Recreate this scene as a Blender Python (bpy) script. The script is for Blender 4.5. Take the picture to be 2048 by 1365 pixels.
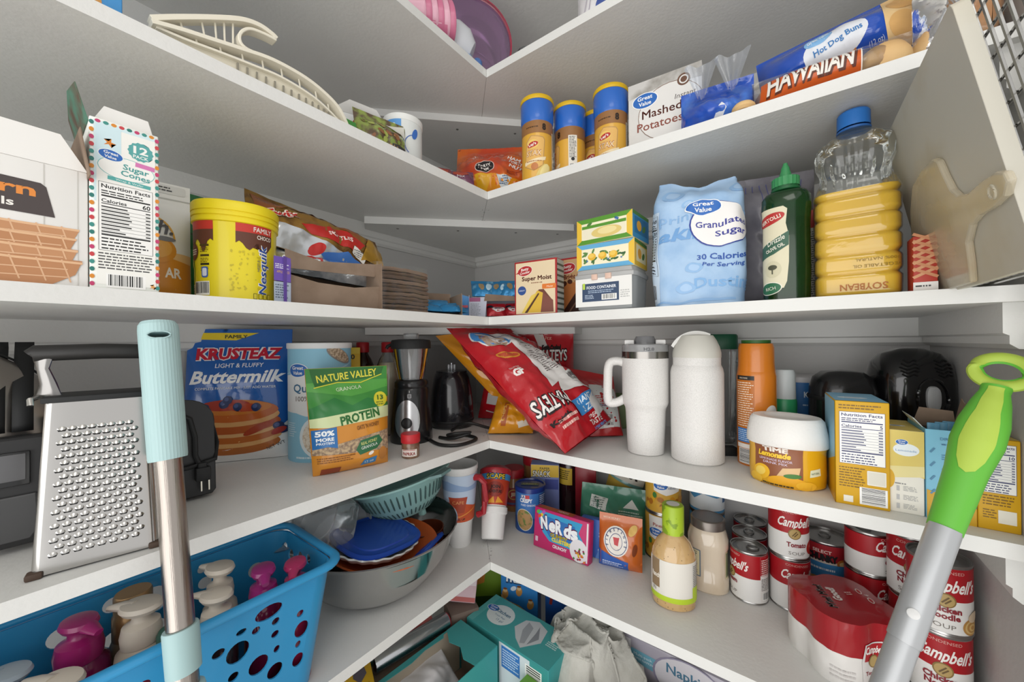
import bpy, bmesh, math, random
from mathutils import Vector, Matrix, Euler, noise

SC = bpy.context.scene
COL = SC.collection
for _o in list(bpy.data.objects):
    bpy.data.objects.remove(_o)

# ------------------------------------------------------------------ camera
CAM_F = 747.2137
cam = bpy.data.cameras.new('camera')
cam.sensor_width = 36.0
cam.sensor_fit = 'HORIZONTAL'
cam.lens = CAM_F * 36.0 / 2048.0
cam.clip_start = 0.01
cam_ob = bpy.data.objects.new('camera', cam)
COL.objects.link(cam_ob)
_yaw, _pit, _rol = -0.6409, 0.0029, -0.0082
_f = Vector((math.sin(_yaw), math.cos(_yaw), 0)); _r = Vector((math.cos(_yaw), -math.sin(_yaw), 0)); _u = Vector((0, 0, 1))
_f2 = _f * math.cos(_pit) + _u * math.sin(_pit); _u2 = _u * math.cos(_pit) - _f * math.sin(_pit)
_r3 = _r * math.cos(_rol) + _u2 * math.sin(_rol); _u3 = _u2 * math.cos(_rol) - _r * math.sin(_rol)
cam_ob.matrix_world = Matrix(((_r3.x, _u3.x, -_f2.x, 0.8917), (_r3.y, _u3.y, -_f2.y, -0.9868),
                              (_r3.z, _u3.z, -_f2.z, 1.5), (0, 0, 0, 1)))
SC.camera = cam_ob

# ------------------------------------------------------------------ light
W = bpy.data.worlds.new('daylit_kitchen'); SC.world = W
W.use_nodes = True
W.node_tree.nodes['Background'].inputs[0].default_value = (1.0, 0.995, 0.985, 1)
W.node_tree.nodes['Background'].inputs[1].default_value = 0.95


def area(name, loc, aim, sx, sy, power, col=(1, 1, 1)):
    l = bpy.data.lights.new(name, 'AREA'); l.shape = 'RECTANGLE'; l.size = sx; l.size_y = sy
    l.energy = power; l.color = col
    o = bpy.data.objects.new(name, l); COL.objects.link(o); o.location = loc
    o.rotation_euler = (Vector(aim) - Vector(loc)).to_track_quat('-Z', 'Y').to_euler()
    return o


# daylight through the open pantry doorway behind the photographer
area('doorway_daylight', (.85, -2.4, 1.1), (0.45, -0.3, 1.4), 2.3, 2.0, 30.0, (1.0, 0.99, 0.975))
# ceiling fixture in the pantry
area('ceiling_fixture', (1.05, -1.15, 2.38), (0.6, -0.6, 1.0), 0.5, 0.5, 2.5, (1.0, 0.97, 0.92))
vs = SC.view_settings
vs.view_transform = 'Standard'; vs.look = 'None'; vs.gamma = 1.0; vs.exposure = 0.0; vs.use_curve_mapping = False

# ------------------------------------------------------------------ materials
_MC = {}


def lin(h):
    h = h.lstrip('#')
    o = []
    for i in (0, 2, 4):
        c = int(h[i:i + 2], 16) / 255
        o.append(c / 12.92 if c <= .04045 else ((c + .055) / 1.055) ** 2.4)
    return (*o, 1.0)


def C(h, r=.45, m=0., tr=0., ior=1.45, al=1., bump=None, mix=None, coat=0., brush=None, spec=None):
    """procedural Principled material; mix=(hex, scale, lo, hi) noise blend; bump=(scale, strength)"""
    key = (h, r, m, tr, ior, al, bump, mix, coat, brush, spec)
    if key in _MC:
        return _MC[key]
    mt = bpy.data.materials.new('mat_' + h.strip('#') + '_%d' % len(_MC))
    mt.use_nodes = True
    nt = mt.node_tree
    b = nt.nodes['Principled BSDF']
    b.inputs['Base Color'].default_value = lin(h)
    b.inputs['Roughness'].default_value = r
    b.inputs['Metallic'].default_value = m
    b.inputs['Transmission Weight'].default_value = tr
    b.inputs['IOR'].default_value = ior
    b.inputs['Alpha'].default_value = al
    b.inputs['Coat Weight'].default_value = coat
    if spec is not None:
        b.inputs['Specular IOR Level'].default_value = spec
    tc = None
    if mix or bump or brush:
        tc = nt.nodes.new('ShaderNodeTexCoord')
    if mix:
        n = nt.nodes.new('ShaderNodeTexNoise'); n.inputs['Scale'].default_value = mix[1]; n.inputs['Detail'].default_value = 4
        nt.links.new(tc.outputs['Object'], n.inputs['Vector'])
        cr = nt.nodes.new('ShaderNodeValToRGB')
        cr.color_ramp.elements[0].position = mix[2]; cr.color_ramp.elements[1].position = mix[3]
        cr.color_ramp.elements[0].color = lin(h); cr.color_ramp.elements[1].color = lin(mix[0])
        nt.links.new(n.outputs['Fac'], cr.inputs['Fac']); nt.links.new(cr.outputs['Color'], b.inputs['Base Color'])
    if bump or brush:
        n = nt.nodes.new('ShaderNodeTexNoise'); n.inputs['Scale'].default_value = (bump or brush)[0]; n.inputs['Detail'].default_value = 5
        if brush:
            mp = nt.nodes.new('ShaderNodeMapping'); mp.inputs['Scale'].default_value = brush[2]
            nt.links.new(tc.outputs['Object'], mp.inputs['Vector']); nt.links.new(mp.outputs['Vector'], n.inputs['Vector'])
        else:
            nt.links.new(tc.outputs['Object'], n.inputs['Vector'])
        bp = nt.nodes.new('ShaderNodeBump'); bp.inputs['Strength'].default_value = (bump or brush)[1]; bp.inputs['Distance'].default_value = .002
        nt.links.new(n.outputs['Fac'], bp.inputs['Height']); nt.links.new(bp.outputs['Normal'], b.inputs['Normal'])
    _MC[key] = mt
    return mt


def CLEAR(tint='#f4f6f6', body=.06, gloss=.08, edge=.75, bump=None, milk='#eef0f0'):
    """thin clear plastic: see-through with Fresnel gloss and a little milky body"""
    key = ('clear', tint, body, gloss, edge, bump, milk)
    if key in _MC:
        return _MC[key]
    mt = bpy.data.materials.new('clear_plastic_%d' % len(_MC)); mt.use_nodes = True
    nt = mt.node_tree; nt.nodes.clear(); N = nt.nodes.new; K = nt.links.new
    out = N('ShaderNodeOutputMaterial'); tr = N('ShaderNodeBsdfTransparent'); tr.inputs[0].default_value = lin(tint)
    gl = N('ShaderNodeBsdfGlossy'); gl.inputs['Roughness'].default_value = gloss; gl.inputs['Color'].default_value = (1, 1, 1, 1)
    df = N('ShaderNodeBsdfDiffuse'); df.inputs[0].default_value = lin(milk)
    fr = N('ShaderNodeFresnel'); fr.inputs['IOR'].default_value = 1.5
    m0 = N('ShaderNodeMath'); m0.operation = 'MULTIPLY_ADD'; m0.inputs[1].default_value = edge; m0.inputs[2].default_value = .02; m0.use_clamp = True
    a = N('ShaderNodeMixShader'); a.inputs[0].default_value = body; b = N('ShaderNodeMixShader')
    K(tr.outputs[0], a.inputs[1]); K(df.outputs[0], a.inputs[2]); K(fr.outputs[0], m0.inputs[0]); K(m0.outputs[0], b.inputs[0])
    K(a.outputs[0], b.inputs[1]); K(gl.outputs[0], b.inputs[2]); K(b.outputs[0], out.inputs[0])
    if bump:
        tc = N('ShaderNodeTexCoord'); n = N('ShaderNodeTexNoise'); n.inputs['Scale'].default_value = bump[0]; n.inputs['Detail'].default_value = 4
        bp = N('ShaderNodeBump'); bp.inputs['Strength'].default_value = bump[1]; bp.inputs['Distance'].default_value = .002
        K(tc.outputs['Object'], n.inputs['Vector']); K(n.outputs['Fac'], bp.inputs['Height']); K(bp.outputs['Normal'], gl.inputs['Normal']); K(bp.outputs['Normal'], fr.inputs['Normal'])
    _MC[key] = mt
    return mt


WHITE = '#f1f0ec'; BLACK = '#141414'; KRAFT = '#8d7968'; GVB = '#2a68b8'
MW = C(WHITE, .45)
MK = C(BLACK, .5)

# ------------------------------------------------------------------ mesh builder


class MB:
    def __init__(s):
        s.v = []; s.f = []; s.m = []; s.mats = []

    def slot(s, mt):
        if mt not in s.mats:
            s.mats.append(mt)
        return s.mats.index(mt)

    def add(s, vs, fs, mt, M=None):
        o = len(s.v); k = s.slot(mt)
        for p in vs:
            p = Vector(p)
            s.v.append(tuple(M @ p if M else p))
        for f in fs:
            s.f.append([o + i for i in f]); s.m.append(k)
        return s

    def box(s, c, d, mt, M=None, bev=0.):
        x, y, z = c; a, b, h = d[0] / 2, d[1] / 2, d[2] / 2
        if bev <= 0:
            vs = [(x + i * a, y + j * b, z + k * h) for k in (-1, 1) for j in (-1, 1) for i in (-1, 1)]
            return s.add(vs, [(0, 2, 3, 1), (4, 5, 7, 6), (0, 1, 5, 4), (2, 6, 7, 3), (0, 4, 6, 2), (1, 3, 7, 5)], mt, M)
        bm = bmesh.new(); bmesh.ops.create_cube(bm, size=1)
        for v in bm.verts:
            v.co = Vector((x + v.co.x * d[0], y + v.co.y * d[1], z + v.co.z * d[2]))
        bmesh.ops.bevel(bm, geom=bm.edges[:] + bm.verts[:], offset=bev, segments=2, profile=.5, affect='EDGES')
        s.bm(bm, mt, M)
        return s

    def bm(s, bm, mt, M=None):
        bm.verts.index_update()
        s.add([v.co.copy() for v in bm.verts], [[v.index for v in f.verts] for f in bm.faces], mt, M)
        bm.free()

    def lathe(s, prof, mt, n=32, sx=1., sy=1., pw=2., M=None, a0=0., a1=None, cap=True):
        """prof [(r,z)] bottom to top; pw>2 gives a squarer section"""
        full = a1 is None
        a1 = 2 * math.pi if full else a1
        cnt = n if full else n + 1
        vs = []; fs = []
        for r, z in prof:
            for i in range(cnt):
                a = a0 + (a1 - a0) * i / n
                c, q = math.cos(a), math.sin(a)
                k = (abs(c) ** pw + abs(q) ** pw) ** (-1 / pw)
                vs.append((r * sx * c * k, r * sy * q * k, z))
        for j in range(len(prof) - 1):
            for i in range(n):
                i2 = (i + 1) % cnt if full else i + 1
                fs.append((j * cnt + i, j * cnt + i2, (j + 1) * cnt + i2, (j + 1) * cnt + i))
        if full and cap:
            if prof[0][0] > 1e-6:
                fs.append(tuple(range(cnt - 1, -1, -1)))
            if prof[-1][0] > 1e-6:
                k = (len(prof) - 1) * cnt
                fs.append(tuple(range(k, k + cnt)))
        return s.add(vs, fs, mt, M)

    def tube(s, pts, r, mt, n=8, closed=False, flat=1., M=None):
        pts = [Vector(p) for p in pts]
        L = len(pts); vs = []; fs = []
        up = Vector((.13, .21, 1)).normalized()
        for i, p in enumerate(pts):
            a = pts[(i - 1) % L] if (closed or i) else p
            b = pts[(i + 1) % L] if (closed or i < L - 1) else p
            t = (b - a).normalized()
            x = t.cross(up)
            x = x.normalized() if x.length > 1e-4 else t.orthogonal().normalized()
            y = x.cross(t).normalized()
            rr = r[i] if isinstance(r, (list, tuple)) else r
            for k in range(n):
                an = 2 * math.pi * k / n
                vs.append(p + x * math.cos(an) * rr + y * math.sin(an) * rr * flat)
        for i in range(L if closed else L - 1):
            i2 = (i + 1) % L
            for k in range(n):
                k2 = (k + 1) % n
                fs.append((i * n + k, i * n + k2, i2 * n + k2, i2 * n + k))
        if not closed:
            fs.append(tuple(range(n - 1, -1, -1))); fs.append(tuple(range((L - 1) * n, L * n)))
        return s.add(vs, fs, mt, M)

    def grid(s, F, u0, u1, v0, v1, nu, nv, mt, flip=False, M=None):
        vs = [F(u0 + (u1 - u0) * i / nu, v0 + (v1 - v0) * j / nv) for j in range(nv + 1) for i in range(nu + 1)]
        fs = []
        for j in range(nv):
            for i in range(nu):
                q = (j * (nu + 1) + i, j * (nu + 1) + i + 1, (j + 1) * (nu + 1) + i + 1, (j + 1) * (nu + 1) + i)
                fs.append(q[::-1] if flip else q)
        return s.add(vs, fs, mt, M)

    def prism(s, pts, t, mt, F=None, M=None):
        """outline pts (a,b) extruded by t; F(a,b,c)->xyz"""
        F = F or (lambda a, b, c: (a, c, b))
        n = len(pts)
        bm = bmesh.new()
        A = [bm.verts.new(F(a, b, 0)) for a, b in pts]; B = [bm.verts.new(F(a, b, t)) for a, b in pts]
        bm.faces.new(A); bm.faces.new(B[::-1])
        for i in range(n):
            bm.faces.new((A[i], B[i], B[(i + 1) % n], A[(i + 1) % n]))
        bmesh.ops.recalc_face_normals(bm, faces=bm.faces[:])
        bmesh.ops.triangulate(bm, faces=[f for f in bm.faces if len(f.verts) > 4])
        s.bm(bm, mt, M)
        return s

    def build(s, name, parent=None, smooth=40, weld=True, sub=0):
        me = bpy.data.meshes.new(name)
        me.from_pydata(s.v, [], s.f)
        for mt in s.mats:
            me.materials.append(mt)
        me.polygons.foreach_set('material_index', s.m)
        if weld:
            bm = bmesh.new(); bm.from_mesh(me)
            bmesh.ops.remove_doubles(bm, verts=bm.verts[:], dist=1e-5)
            bmesh.ops.recalc_face_normals(bm, faces=bm.faces[:])
            bm.to_mesh(me); bm.free()
        if smooth:
            me.polygons.foreach_set('use_smooth', [True] * len(me.polygons))
            me.set_sharp_from_angle(angle=math.radians(smooth))
        me.update()
        o = bpy.data.objects.new(name, me); COL.objects.link(o)
        if parent:
            o.parent = parent
        if sub:
            md = o.modifiers.new('sub', 'SUBSURF'); md.levels = sub; md.render_levels = sub
        return o


def tag(o, label, cat, group=None):
    o['label'] = label; o['category'] = cat
    if group:
        o['group'] = group
    return o


def thing(name, label, cat, loc, rz=0., rx=0., ry=0., group=None):
    o = bpy.data.objects.new(name, None); COL.objects.link(o)
    o.empty_display_size = .02
    o.location = loc
    o.rotation_euler = Euler((math.radians(rx), math.radians(ry), math.radians(rz)), 'XYZ')
    return tag(o, label, cat, group)


def dup(o, loc, rz, label, group=None):
    c = o.copy(); COL.objects.link(c); c.location = loc
    c.rotation_euler.z = math.radians(rz); c['label'] = label
    if group:
        c['group'] = group
    for ch in o.children:
        d = ch.copy(); COL.objects.link(d); d.parent = c
        for g in ch.children:
            e = g.copy(); COL.objects.link(e); e.parent = d
    return c


# ------------------------------------------------------------------ flat print laid on a surface
_TX = {}


def glyph(t, bold):
    k = (t, bold)
    if k not in _TX and bold and 'M' in t:      # this letter will not thicken cleanly: lay shifted copies
        vs, fs = glyph(t, 0.); V = []; F = []
        for i in range(8):
            a = i * math.pi / 4; n = len(V)
            V += [(x + bold * math.cos(a), y + bold * math.sin(a)) for x, y in vs]; F += [tuple(n + q for q in f) for f in fs]
        _TX[k] = (V, F)
    if k not in _TX:
        cu = bpy.data.curves.new('t', 'FONT'); cu.body = t; cu.offset = bold; cu.resolution_u = 2
        cu.fill_mode = 'FRONT'
        o = bpy.data.objects.new('t', cu)
        COL.objects.link(o)
        me = bpy.data.meshes.new_from_object(o)
        vs = [(v.co.x, v.co.y) for v in me.vertices]; fs = [tuple(p.vertices) for p in me.polygons]
        bpy.data.objects.remove(o); bpy.data.curves.remove(cu); bpy.data.meshes.remove(me)
        _TX[k] = (vs, fs)
    return _TX[k]


class Pr:
    """flat print: coloured shapes in (u,v) metres laid a hair above surface S(u,v)"""

    def __init__(s, S, du=None, dv=None, off=.0004, clip=None):
        s.S = S; s.du = du; s.dv = dv or getattr(S, 'dv', None); s.off = off; s.L = []; s.clip = clip

    def add(s, vs, fs, mt):
        if isinstance(mt, str):
            mt = C(mt, .4)
        s.L.append((vs, fs, mt)); return s

    def poly(s, pts, mt): return s.add(list(pts), [tuple(range(len(pts)))], mt)

    def rect(s, u, v, w, h, mt, rot=0., rd=0.):
        if rd:
            pts = []
            for cx, cy, a in ((w / 2 - rd, h / 2 - rd, 0), (-w / 2 + rd, h / 2 - rd, 90), (-w / 2 + rd, -h / 2 + rd, 180), (w / 2 - rd, -h / 2 + rd, 270)):
                pts += [(cx + rd * math.cos(math.radians(a + k * 30)), cy + rd * math.sin(math.radians(a + k * 30))) for k in range(4)]
        else:
            pts = [(-w / 2, -h / 2), (w / 2, -h / 2), (w / 2, h / 2), (-w / 2, h / 2)]
        c, q = math.cos(math.radians(rot)), math.sin(math.radians(rot))
        return s.poly([(u + x * c - y * q, v + x * q + y * c) for x, y in pts], mt)

    def ell(s, u, v, rx, ry, mt, rot=0., n=28, a0=0., a1=360.):
        c, q = math.cos(math.radians(rot)), math.sin(math.radians(rot)); pts = []
        m = n if a1 - a0 >= 359 else n + 1
        for i in range(m):
            a = math.radians(a0 + (a1 - a0) * i / n); x, y = rx * math.cos(a), ry * math.sin(a)
            pts.append((u + x * c - y * q, v + x * q + y * c))
        return s.poly(pts, mt)

    def star(s, u, v, r0, r1, n, mt, rot=0.):
        return s.poly([(u + (r0 if i % 2 else r1) * math.cos(math.pi * i / n + rot), v + (r0 if i % 2 else r1) * math.sin(math.pi * i / n + rot)) for i in range(2 * n)], mt)

    def band(s, pts, w, mt):
        """polyline with width"""
        L = [Vector((*p, 0)) for p in pts]; vs = []; fs = []
        for i, p in enumerate(L):
            t = (L[min(i + 1, len(L) - 1)] - L[max(i - 1, 0)]).normalized()
            nn = Vector((-t.y, t.x, 0)) * w / 2
            vs += [(p.x + nn.x, p.y + nn.y), (p.x - nn.x, p.y - nn.y)]
        for i in range(len(L) - 1):
            fs.append((2 * i, 2 * i + 1, 2 * i + 3, 2 * i + 2))
        return s.add(vs, fs, mt)

    def text(s, t, u, v, h, mt, w=None, al='c', rot=0., sh=0., bold=.0, arc=0., flip=False):
        """cap height h, baseline-centre at (u,v); w = fitted width; sh = italic shear"""
        vs, fs = glyph(t, bold)
        if not vs:
            return s
        x0 = min(p[0] for p in vs); x1 = max(p[0] for p in vs)
        k = h / .69
        kx = (w / (x1 - x0)) if w else k
        ofs = {'c': (x0 + x1) / 2, 'l': x0, 'r': x1}[al]
        c, q = math.cos(math.radians(rot)), math.sin(math.radians(rot)); o = []
        for x, y in vs:
            X = (x - ofs) * kx; Y = y * k
            X += sh * Y
            if flip:
                X, Y = -X, -Y
            Y += arc * X * X
            o.append((u + X * c - Y * q, v + X * q + Y * c))
        return s.add(o, fs, mt)

    def lines(s, u, v, w, h, n, mt, seed=1, fill=.5, ragged=.25):
        """n rows of tiny illegible print inside a box (u,v = top left)"""
        rd = random.Random(seed); ph = h / n
        for i in range(n):
            y = v - (i + .5) * ph; x = u; e = u + w * (1 - rd.random() * ragged)
            while x < e - .0006:
                l = min(rd.uniform(.0012, .006), e - x)
                s.rect(x + l / 2, y, l, ph * fill, mt); x += l + .0009
        return s

    def barcode(s, u, v, w, h, mt='#1c1c1c', bg='#f4f3f0', seed=3, horiz=False):
        rd = random.Random(seed)
        s.rect(u, v, w, h, bg); a = -.44
        while a < .43:
            b = rd.choice((.012, .012, .024, .036)); L = w if not horiz else h
            if horiz:
                s.rect(u, v + (a + b / 2) * h, w * .84, b * h, mt)
            else:
                s.rect(u + (a + b / 2) * w, v + h * .04, b * w, h * .8, mt)
            a += b + rd.choice((.014, .022, .034))
        return s

    def nutri(s, u, v, w, h, title='Nutrition Facts', cal='60', ink='#222222', bg='#f2f1ee', seed=5):
        """panel, centre (u,v)"""
        s.rect(u, v, w, h, ink); s.rect(u, v, w - .0008, h - .0008, bg)
        t = v + h / 2; l = u - w / 2 + w * .05; W_ = w * .9
        s.text(title, u, t - h * .085, h * .055, ink, w=W_, bold=.02)
        s.lines(l, t - h * .11, W_, h * .07, 2, ink, seed, .45)
        s.rect(u, t - h * .20, W_, h * .022, ink)
        s.text('Calories', l, t - h * .295, h * .05, ink, al='l', w=W_ * .5, bold=.02); s.text(cal, u + W_ / 2, t - h * .295, h * .062, ink, al='r', bold=.02)
        s.rect(u, t - h * .315, W_, h * .012, ink)
        rd = random.Random(seed); y = t - h * .36
        for i in range(8):
            a = W_ * rd.uniform(.35, .62); s.rect(l + a / 2, y, a, h * .018, ink); s.rect(u + W_ / 2 - W_ * .05, y, W_ * .1, h * .018, ink)
            s.rect(u, y - h * .026, W_, h * .004, ink); y -= h * .052
        s.rect(u, y + h * .008, W_, h * .022, ink)
        s.lines(l, y - h * .02, W_, y - h * .03 - (v - h / 2), 4, ink, seed + 1, .4)
        return s

    def gv(s, u, v, k, rot=0.):
        s.ell(u, v, k, k * .62, '#f4f4f2', rot); s.ell(u, v, k * .93, k * .56, GVB, rot)
        c, q = math.cos(math.radians(rot)), math.sin(math.radians(rot))
        for t, dy, ww in (('Great', .08, 1.15), ('Value', -.36, .95)):
            s.text(t, u - q * dy * k, v + c * dy * k, k * .3, '#f4f4f2', w=k * ww, rot=rot, bold=.02)
        return s

    def build(s, name, parent):
        bm = bmesh.new(); mats = []; done = []; gap = 2.4e-4 if s.du else 5e-5
        for vs, fs, mt in s.L:
            if mt not in mats:
                mats.append(mt)
            k = mats.index(mt)
            x0 = min(p[0] for p in vs); x1 = max(p[0] for p in vs); y0 = min(p[1] for p in vs); y1 = max(p[1] for p in vs)
            lay = 0                                # one layer above whatever it overlaps
            for b in done:
                if b[4] >= lay and x0 < b[1] and x1 > b[0] and y0 < b[3] and y1 > b[2]:
                    lay = b[4] + 1
            done.append((x0, x1, y0, y1, lay)); z = lay * gap
            V = [bm.verts.new((x, y, z)) for x, y in vs]
            for f in fs:
                try:
                    F = bm.faces.new([V[i] for i in f]); F.material_index = k
                except ValueError:
                    pass
        big = [f for f in bm.faces if len(f.verts) > 4]
        if big:
            bmesh.ops.triangulate(bm, faces=big)
        for ax, d in ((0, s.du), (1, s.dv)):
            if d and bm.verts:
                lo = min(v.co[ax] for v in bm.verts); hi = max(v.co[ax] for v in bm.verts)
                a = math.ceil(lo / d) * d
                while a < hi:
                    co = Vector((0, 0, 0)); co[ax] = a; no = Vector((0, 0, 0)); no[ax] = 1
                    bmesh.ops.bisect_plane(bm, geom=bm.verts[:] + bm.edges[:] + bm.faces[:], dist=1e-7, plane_co=co, plane_no=no)
                    a += d
        if s.clip:
            u0, u1, v0, v1 = s.clip
            for ax, a, sg in ((0, u0, -1), (0, u1, 1), (1, v0, -1), (1, v1, 1)):
                co = Vector((0, 0, 0)); co[ax] = a; no = Vector((0, 0, 0)); no[ax] = sg
                bmesh.ops.bisect_plane(bm, geom=bm.verts[:] + bm.edges[:] + bm.faces[:], dist=1e-7, plane_co=co, plane_no=no, clear_outer=True)
        e = 1e-4; S = s.S
        for v in bm.verts:
            u, w, z = v.co
            p = Vector(S(u, w))
            n = (Vector(S(u + e, w)) - Vector(S(u - e, w))).cross(Vector(S(u, w + e)) - Vector(S(u, w - e)))
            n = n.normalized() if n.length > 1e-14 else Vector((0, -1, 0))
            v.co = p + n * (s.off + z)
        me = bpy.data.meshes.new(name); bm.to_mesh(me); bm.free()
        for mt in mats:
            me.materials.append(mt)
        if s.du:
            me.polygons.foreach_set('use_smooth', [True] * len(me.polygons))
        me.update()
        o = bpy.data.objects.new(name, me); COL.objects.link(o); o.parent = parent
        return o


def fplane(d, w=0): return lambda u, v: (u, -d / 2, v)                       # front of a box of depth d
def rplane(w): return lambda u, v: (w / 2, u, v)                              # right side
def lplane(w): return lambda u, v: (-w / 2, -u, v)
def tplane(h): return lambda u, v: (u, v, h)                                  # top
def cyl(r): return lambda u, v: (r * math.sin(u / r), -r * math.cos(u / r), v)


def lcyl(prof, sx=1., sy=1., pw=2., r0=None):
    """surface over a lathe profile, u = arc length at radius r0 measured from the front"""
    r0 = r0 or max(p[0] for p in prof)

    def S(u, v):
        r = prof[-1][0]
        if v <= prof[0][1]:
            r = prof[0][0]
        else:
            for (ra, za), (rb, zb) in zip(prof, prof[1:]):
                if za <= v <= zb and zb > za:
                    r = ra + (rb - ra) * (v - za) / (zb - za); break
        a = u / r0 - math.pi / 2; c, q = math.cos(a), math.sin(a)
        k = (abs(c) ** pw + abs(q) ** pw) ** (-1 / pw)
        return (r * sx * c * k, r * sy * q * k, v)
    S.dv = .006
    return S


def smooth(a, b, x):
    t = min(1, max(0, (x - a) / (b - a))) if b != a else float(x > a)
    return t * t * (3 - 2 * t)


class Pouch:
    """soft plastic bag standing on z=0, front is -y; closed shell with bulge and wrinkles"""

    def __init__(s, w, h, t, seed=0, wr=.0022, bot=.12, top=.35, a=3., flare=0., seal=.012, k=28., crn=None):
        s.w, s.h, s.t, s.seed, s.wr, s.bot, s.top, s.a, s.fl, s.seal, s.k, s.crn = w, h, t, seed, wr, bot, top, a, flare, seal, k, crn

    def _T(s, u, v):
        x = min(1, abs(2 * u / s.w)); y = v / s.h
        g = smooth(-.02, s.bot, y) ** .6 * smooth(0, s.top, 1 - y - s.seal / s.h) ** .8
        return s.t / 2 * max(0, 1 - x ** s.a) ** .55 * g

    def pt(s, u, v, sg):
        T = s._T(u, v)
        env = min(1, T / (s.t * .2 + 1e-9))
        n = noise.noise(Vector((u * s.k, v * s.k * .6, s.seed * 3.7 + sg))) + .6 * noise.noise(Vector((u * s.k * 2.3 + v * s.k, v * s.k * 1.7, s.seed + sg * 2.)))
        wob = noise.noise(Vector((v * 9, s.seed * 1.3, .5 * sg * 0))) * .004
        x = u * (1 + s.fl * (v / s.h - .5)) - math.copysign(1, u) * T * abs(2 * u / s.w) * .25
        y = sg * (T + 0.0004) + n * s.wr * (.25 + .75 * env) + wob
        z = v
        if s.crn:
            a, b, c, d = s.crn                      # bilinear warp corners BL BR TR TL
            fu, fv = u / s.w + .5, v / s.h
            P = a * (1 - fu) * (1 - fv) + b * fu * (1 - fv) + c * fu * fv + d * (1 - fu) * fv
            nn = (b - a + c - d).cross(d - a + c - b).normalized()   # towards the front
            return P + nn * (-y)
        return Vector((x, y, z))

    def F(s, u, v): return s.pt(max(-s.w / 2, min(s.w / 2, u)), max(0, min(s.h, v)), -1)

    def S(s, u, v): return s.pt(u, v, -1)

    def mesh(s, mt, mb=None, nu=26, nv=30, back=None):
        mb = mb or MB()
        mb.grid(lambda u, v: s.pt(u, v, -1), -s.w / 2, s.w / 2, 0, s.h, nu, nv, mt)
        mb.grid(lambda u, v: s.pt(u, v, 1), -s.w / 2, s.w / 2, 0, s.h, nu, nv, back or mt, flip=True)
        return mb

    def pr(s, d=.006): return Pr(s.S, d, d, .0006, clip=(-s.w / 2 + .0005, s.w / 2 - .0005, .0005, s.h - .0005))


def arc(cx, cy, r, a0, a1, n=10): return [(cx + r * math.cos(math.radians(a0 + (a1 - a0) * i / n)), cy + r * math.sin(math.radians(a0 + (a1 - a0) * i / n))) for i in range(n + 1)]


def carton(name, parent, w, d, h, mt, top=None, side=None, bev=.0012):
    """closed folding carton with crisp slightly rounded edges"""
    mb = MB(); mb.box((0, 0, h / 2), (w, d, h), mt, bev=bev)
    o = mb.build(name, parent, 50)
    return o


S1, S2, S3, S4, S5, S6 = 2.158, 1.863, 1.561, 1.264, 0.972, 0.680
XW, YW, XS = -0.095, 0.098, 1.112        # left wall, back wall, side wall planes
XF, YF = 0.3087, -0.2998                 # shelf front edges
TH = .019

# ================================================================== the pantry shell
M_WALL = C('#c9c8c6', .7, bump=(90., .22), mix=('#c4c3c1', 3., .35, .7))
M_SHELF = C('#dededb', .42, bump=(160., .16), mix=('#d8d7d4', 6., .45, .75))
M_CEIL = C('#e4e3df', .8, bump=(60., .3))
M_FLOOR = C('#c3bdb3', .5, mix=('#b6afa3', 8., .3, .7))


def struct(name, mb, sm=0):
    o = mb.build(name, None, sm); o['kind'] = 'structure'; return o


struct('floor', MB().box((.6, -1.2, -.05), (3.4, 3.2, .1), M_FLOOR))
struct('ceiling', MB().box((.6, -.95, 2.49), (1.6, 2.3, .1), M_CEIL))
struct('wall_left', MB().box((XW - .05, -1.0, 1.22), (.1, 2.4, 2.44), M_WALL))
struct('wall_back', MB().box(((XW + XS) / 2, YW + .05, 1.22), (XS - XW + .2, .1, 2.44), M_WALL))
wall_r = struct('wall_right', MB().box((XS + .05, YW - .229, 1.22), (.1, .458, 2.44), M_WALL))
M_PATCH = C('#f0efec', .6, bump=(70., .3))  # irregular whiter patches laid on the side wall by the cleat ends
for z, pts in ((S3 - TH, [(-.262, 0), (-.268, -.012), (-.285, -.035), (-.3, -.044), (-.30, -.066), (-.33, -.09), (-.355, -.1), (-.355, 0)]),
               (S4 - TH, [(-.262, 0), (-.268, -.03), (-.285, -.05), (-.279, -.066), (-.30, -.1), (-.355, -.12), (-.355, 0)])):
    MB().prism(pts, .0012, M_PATCH, F=lambda a, b, c, z=z: (XS - c - .0002, a, z + b)).build('white_patch', wall_r, 0)

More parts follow.
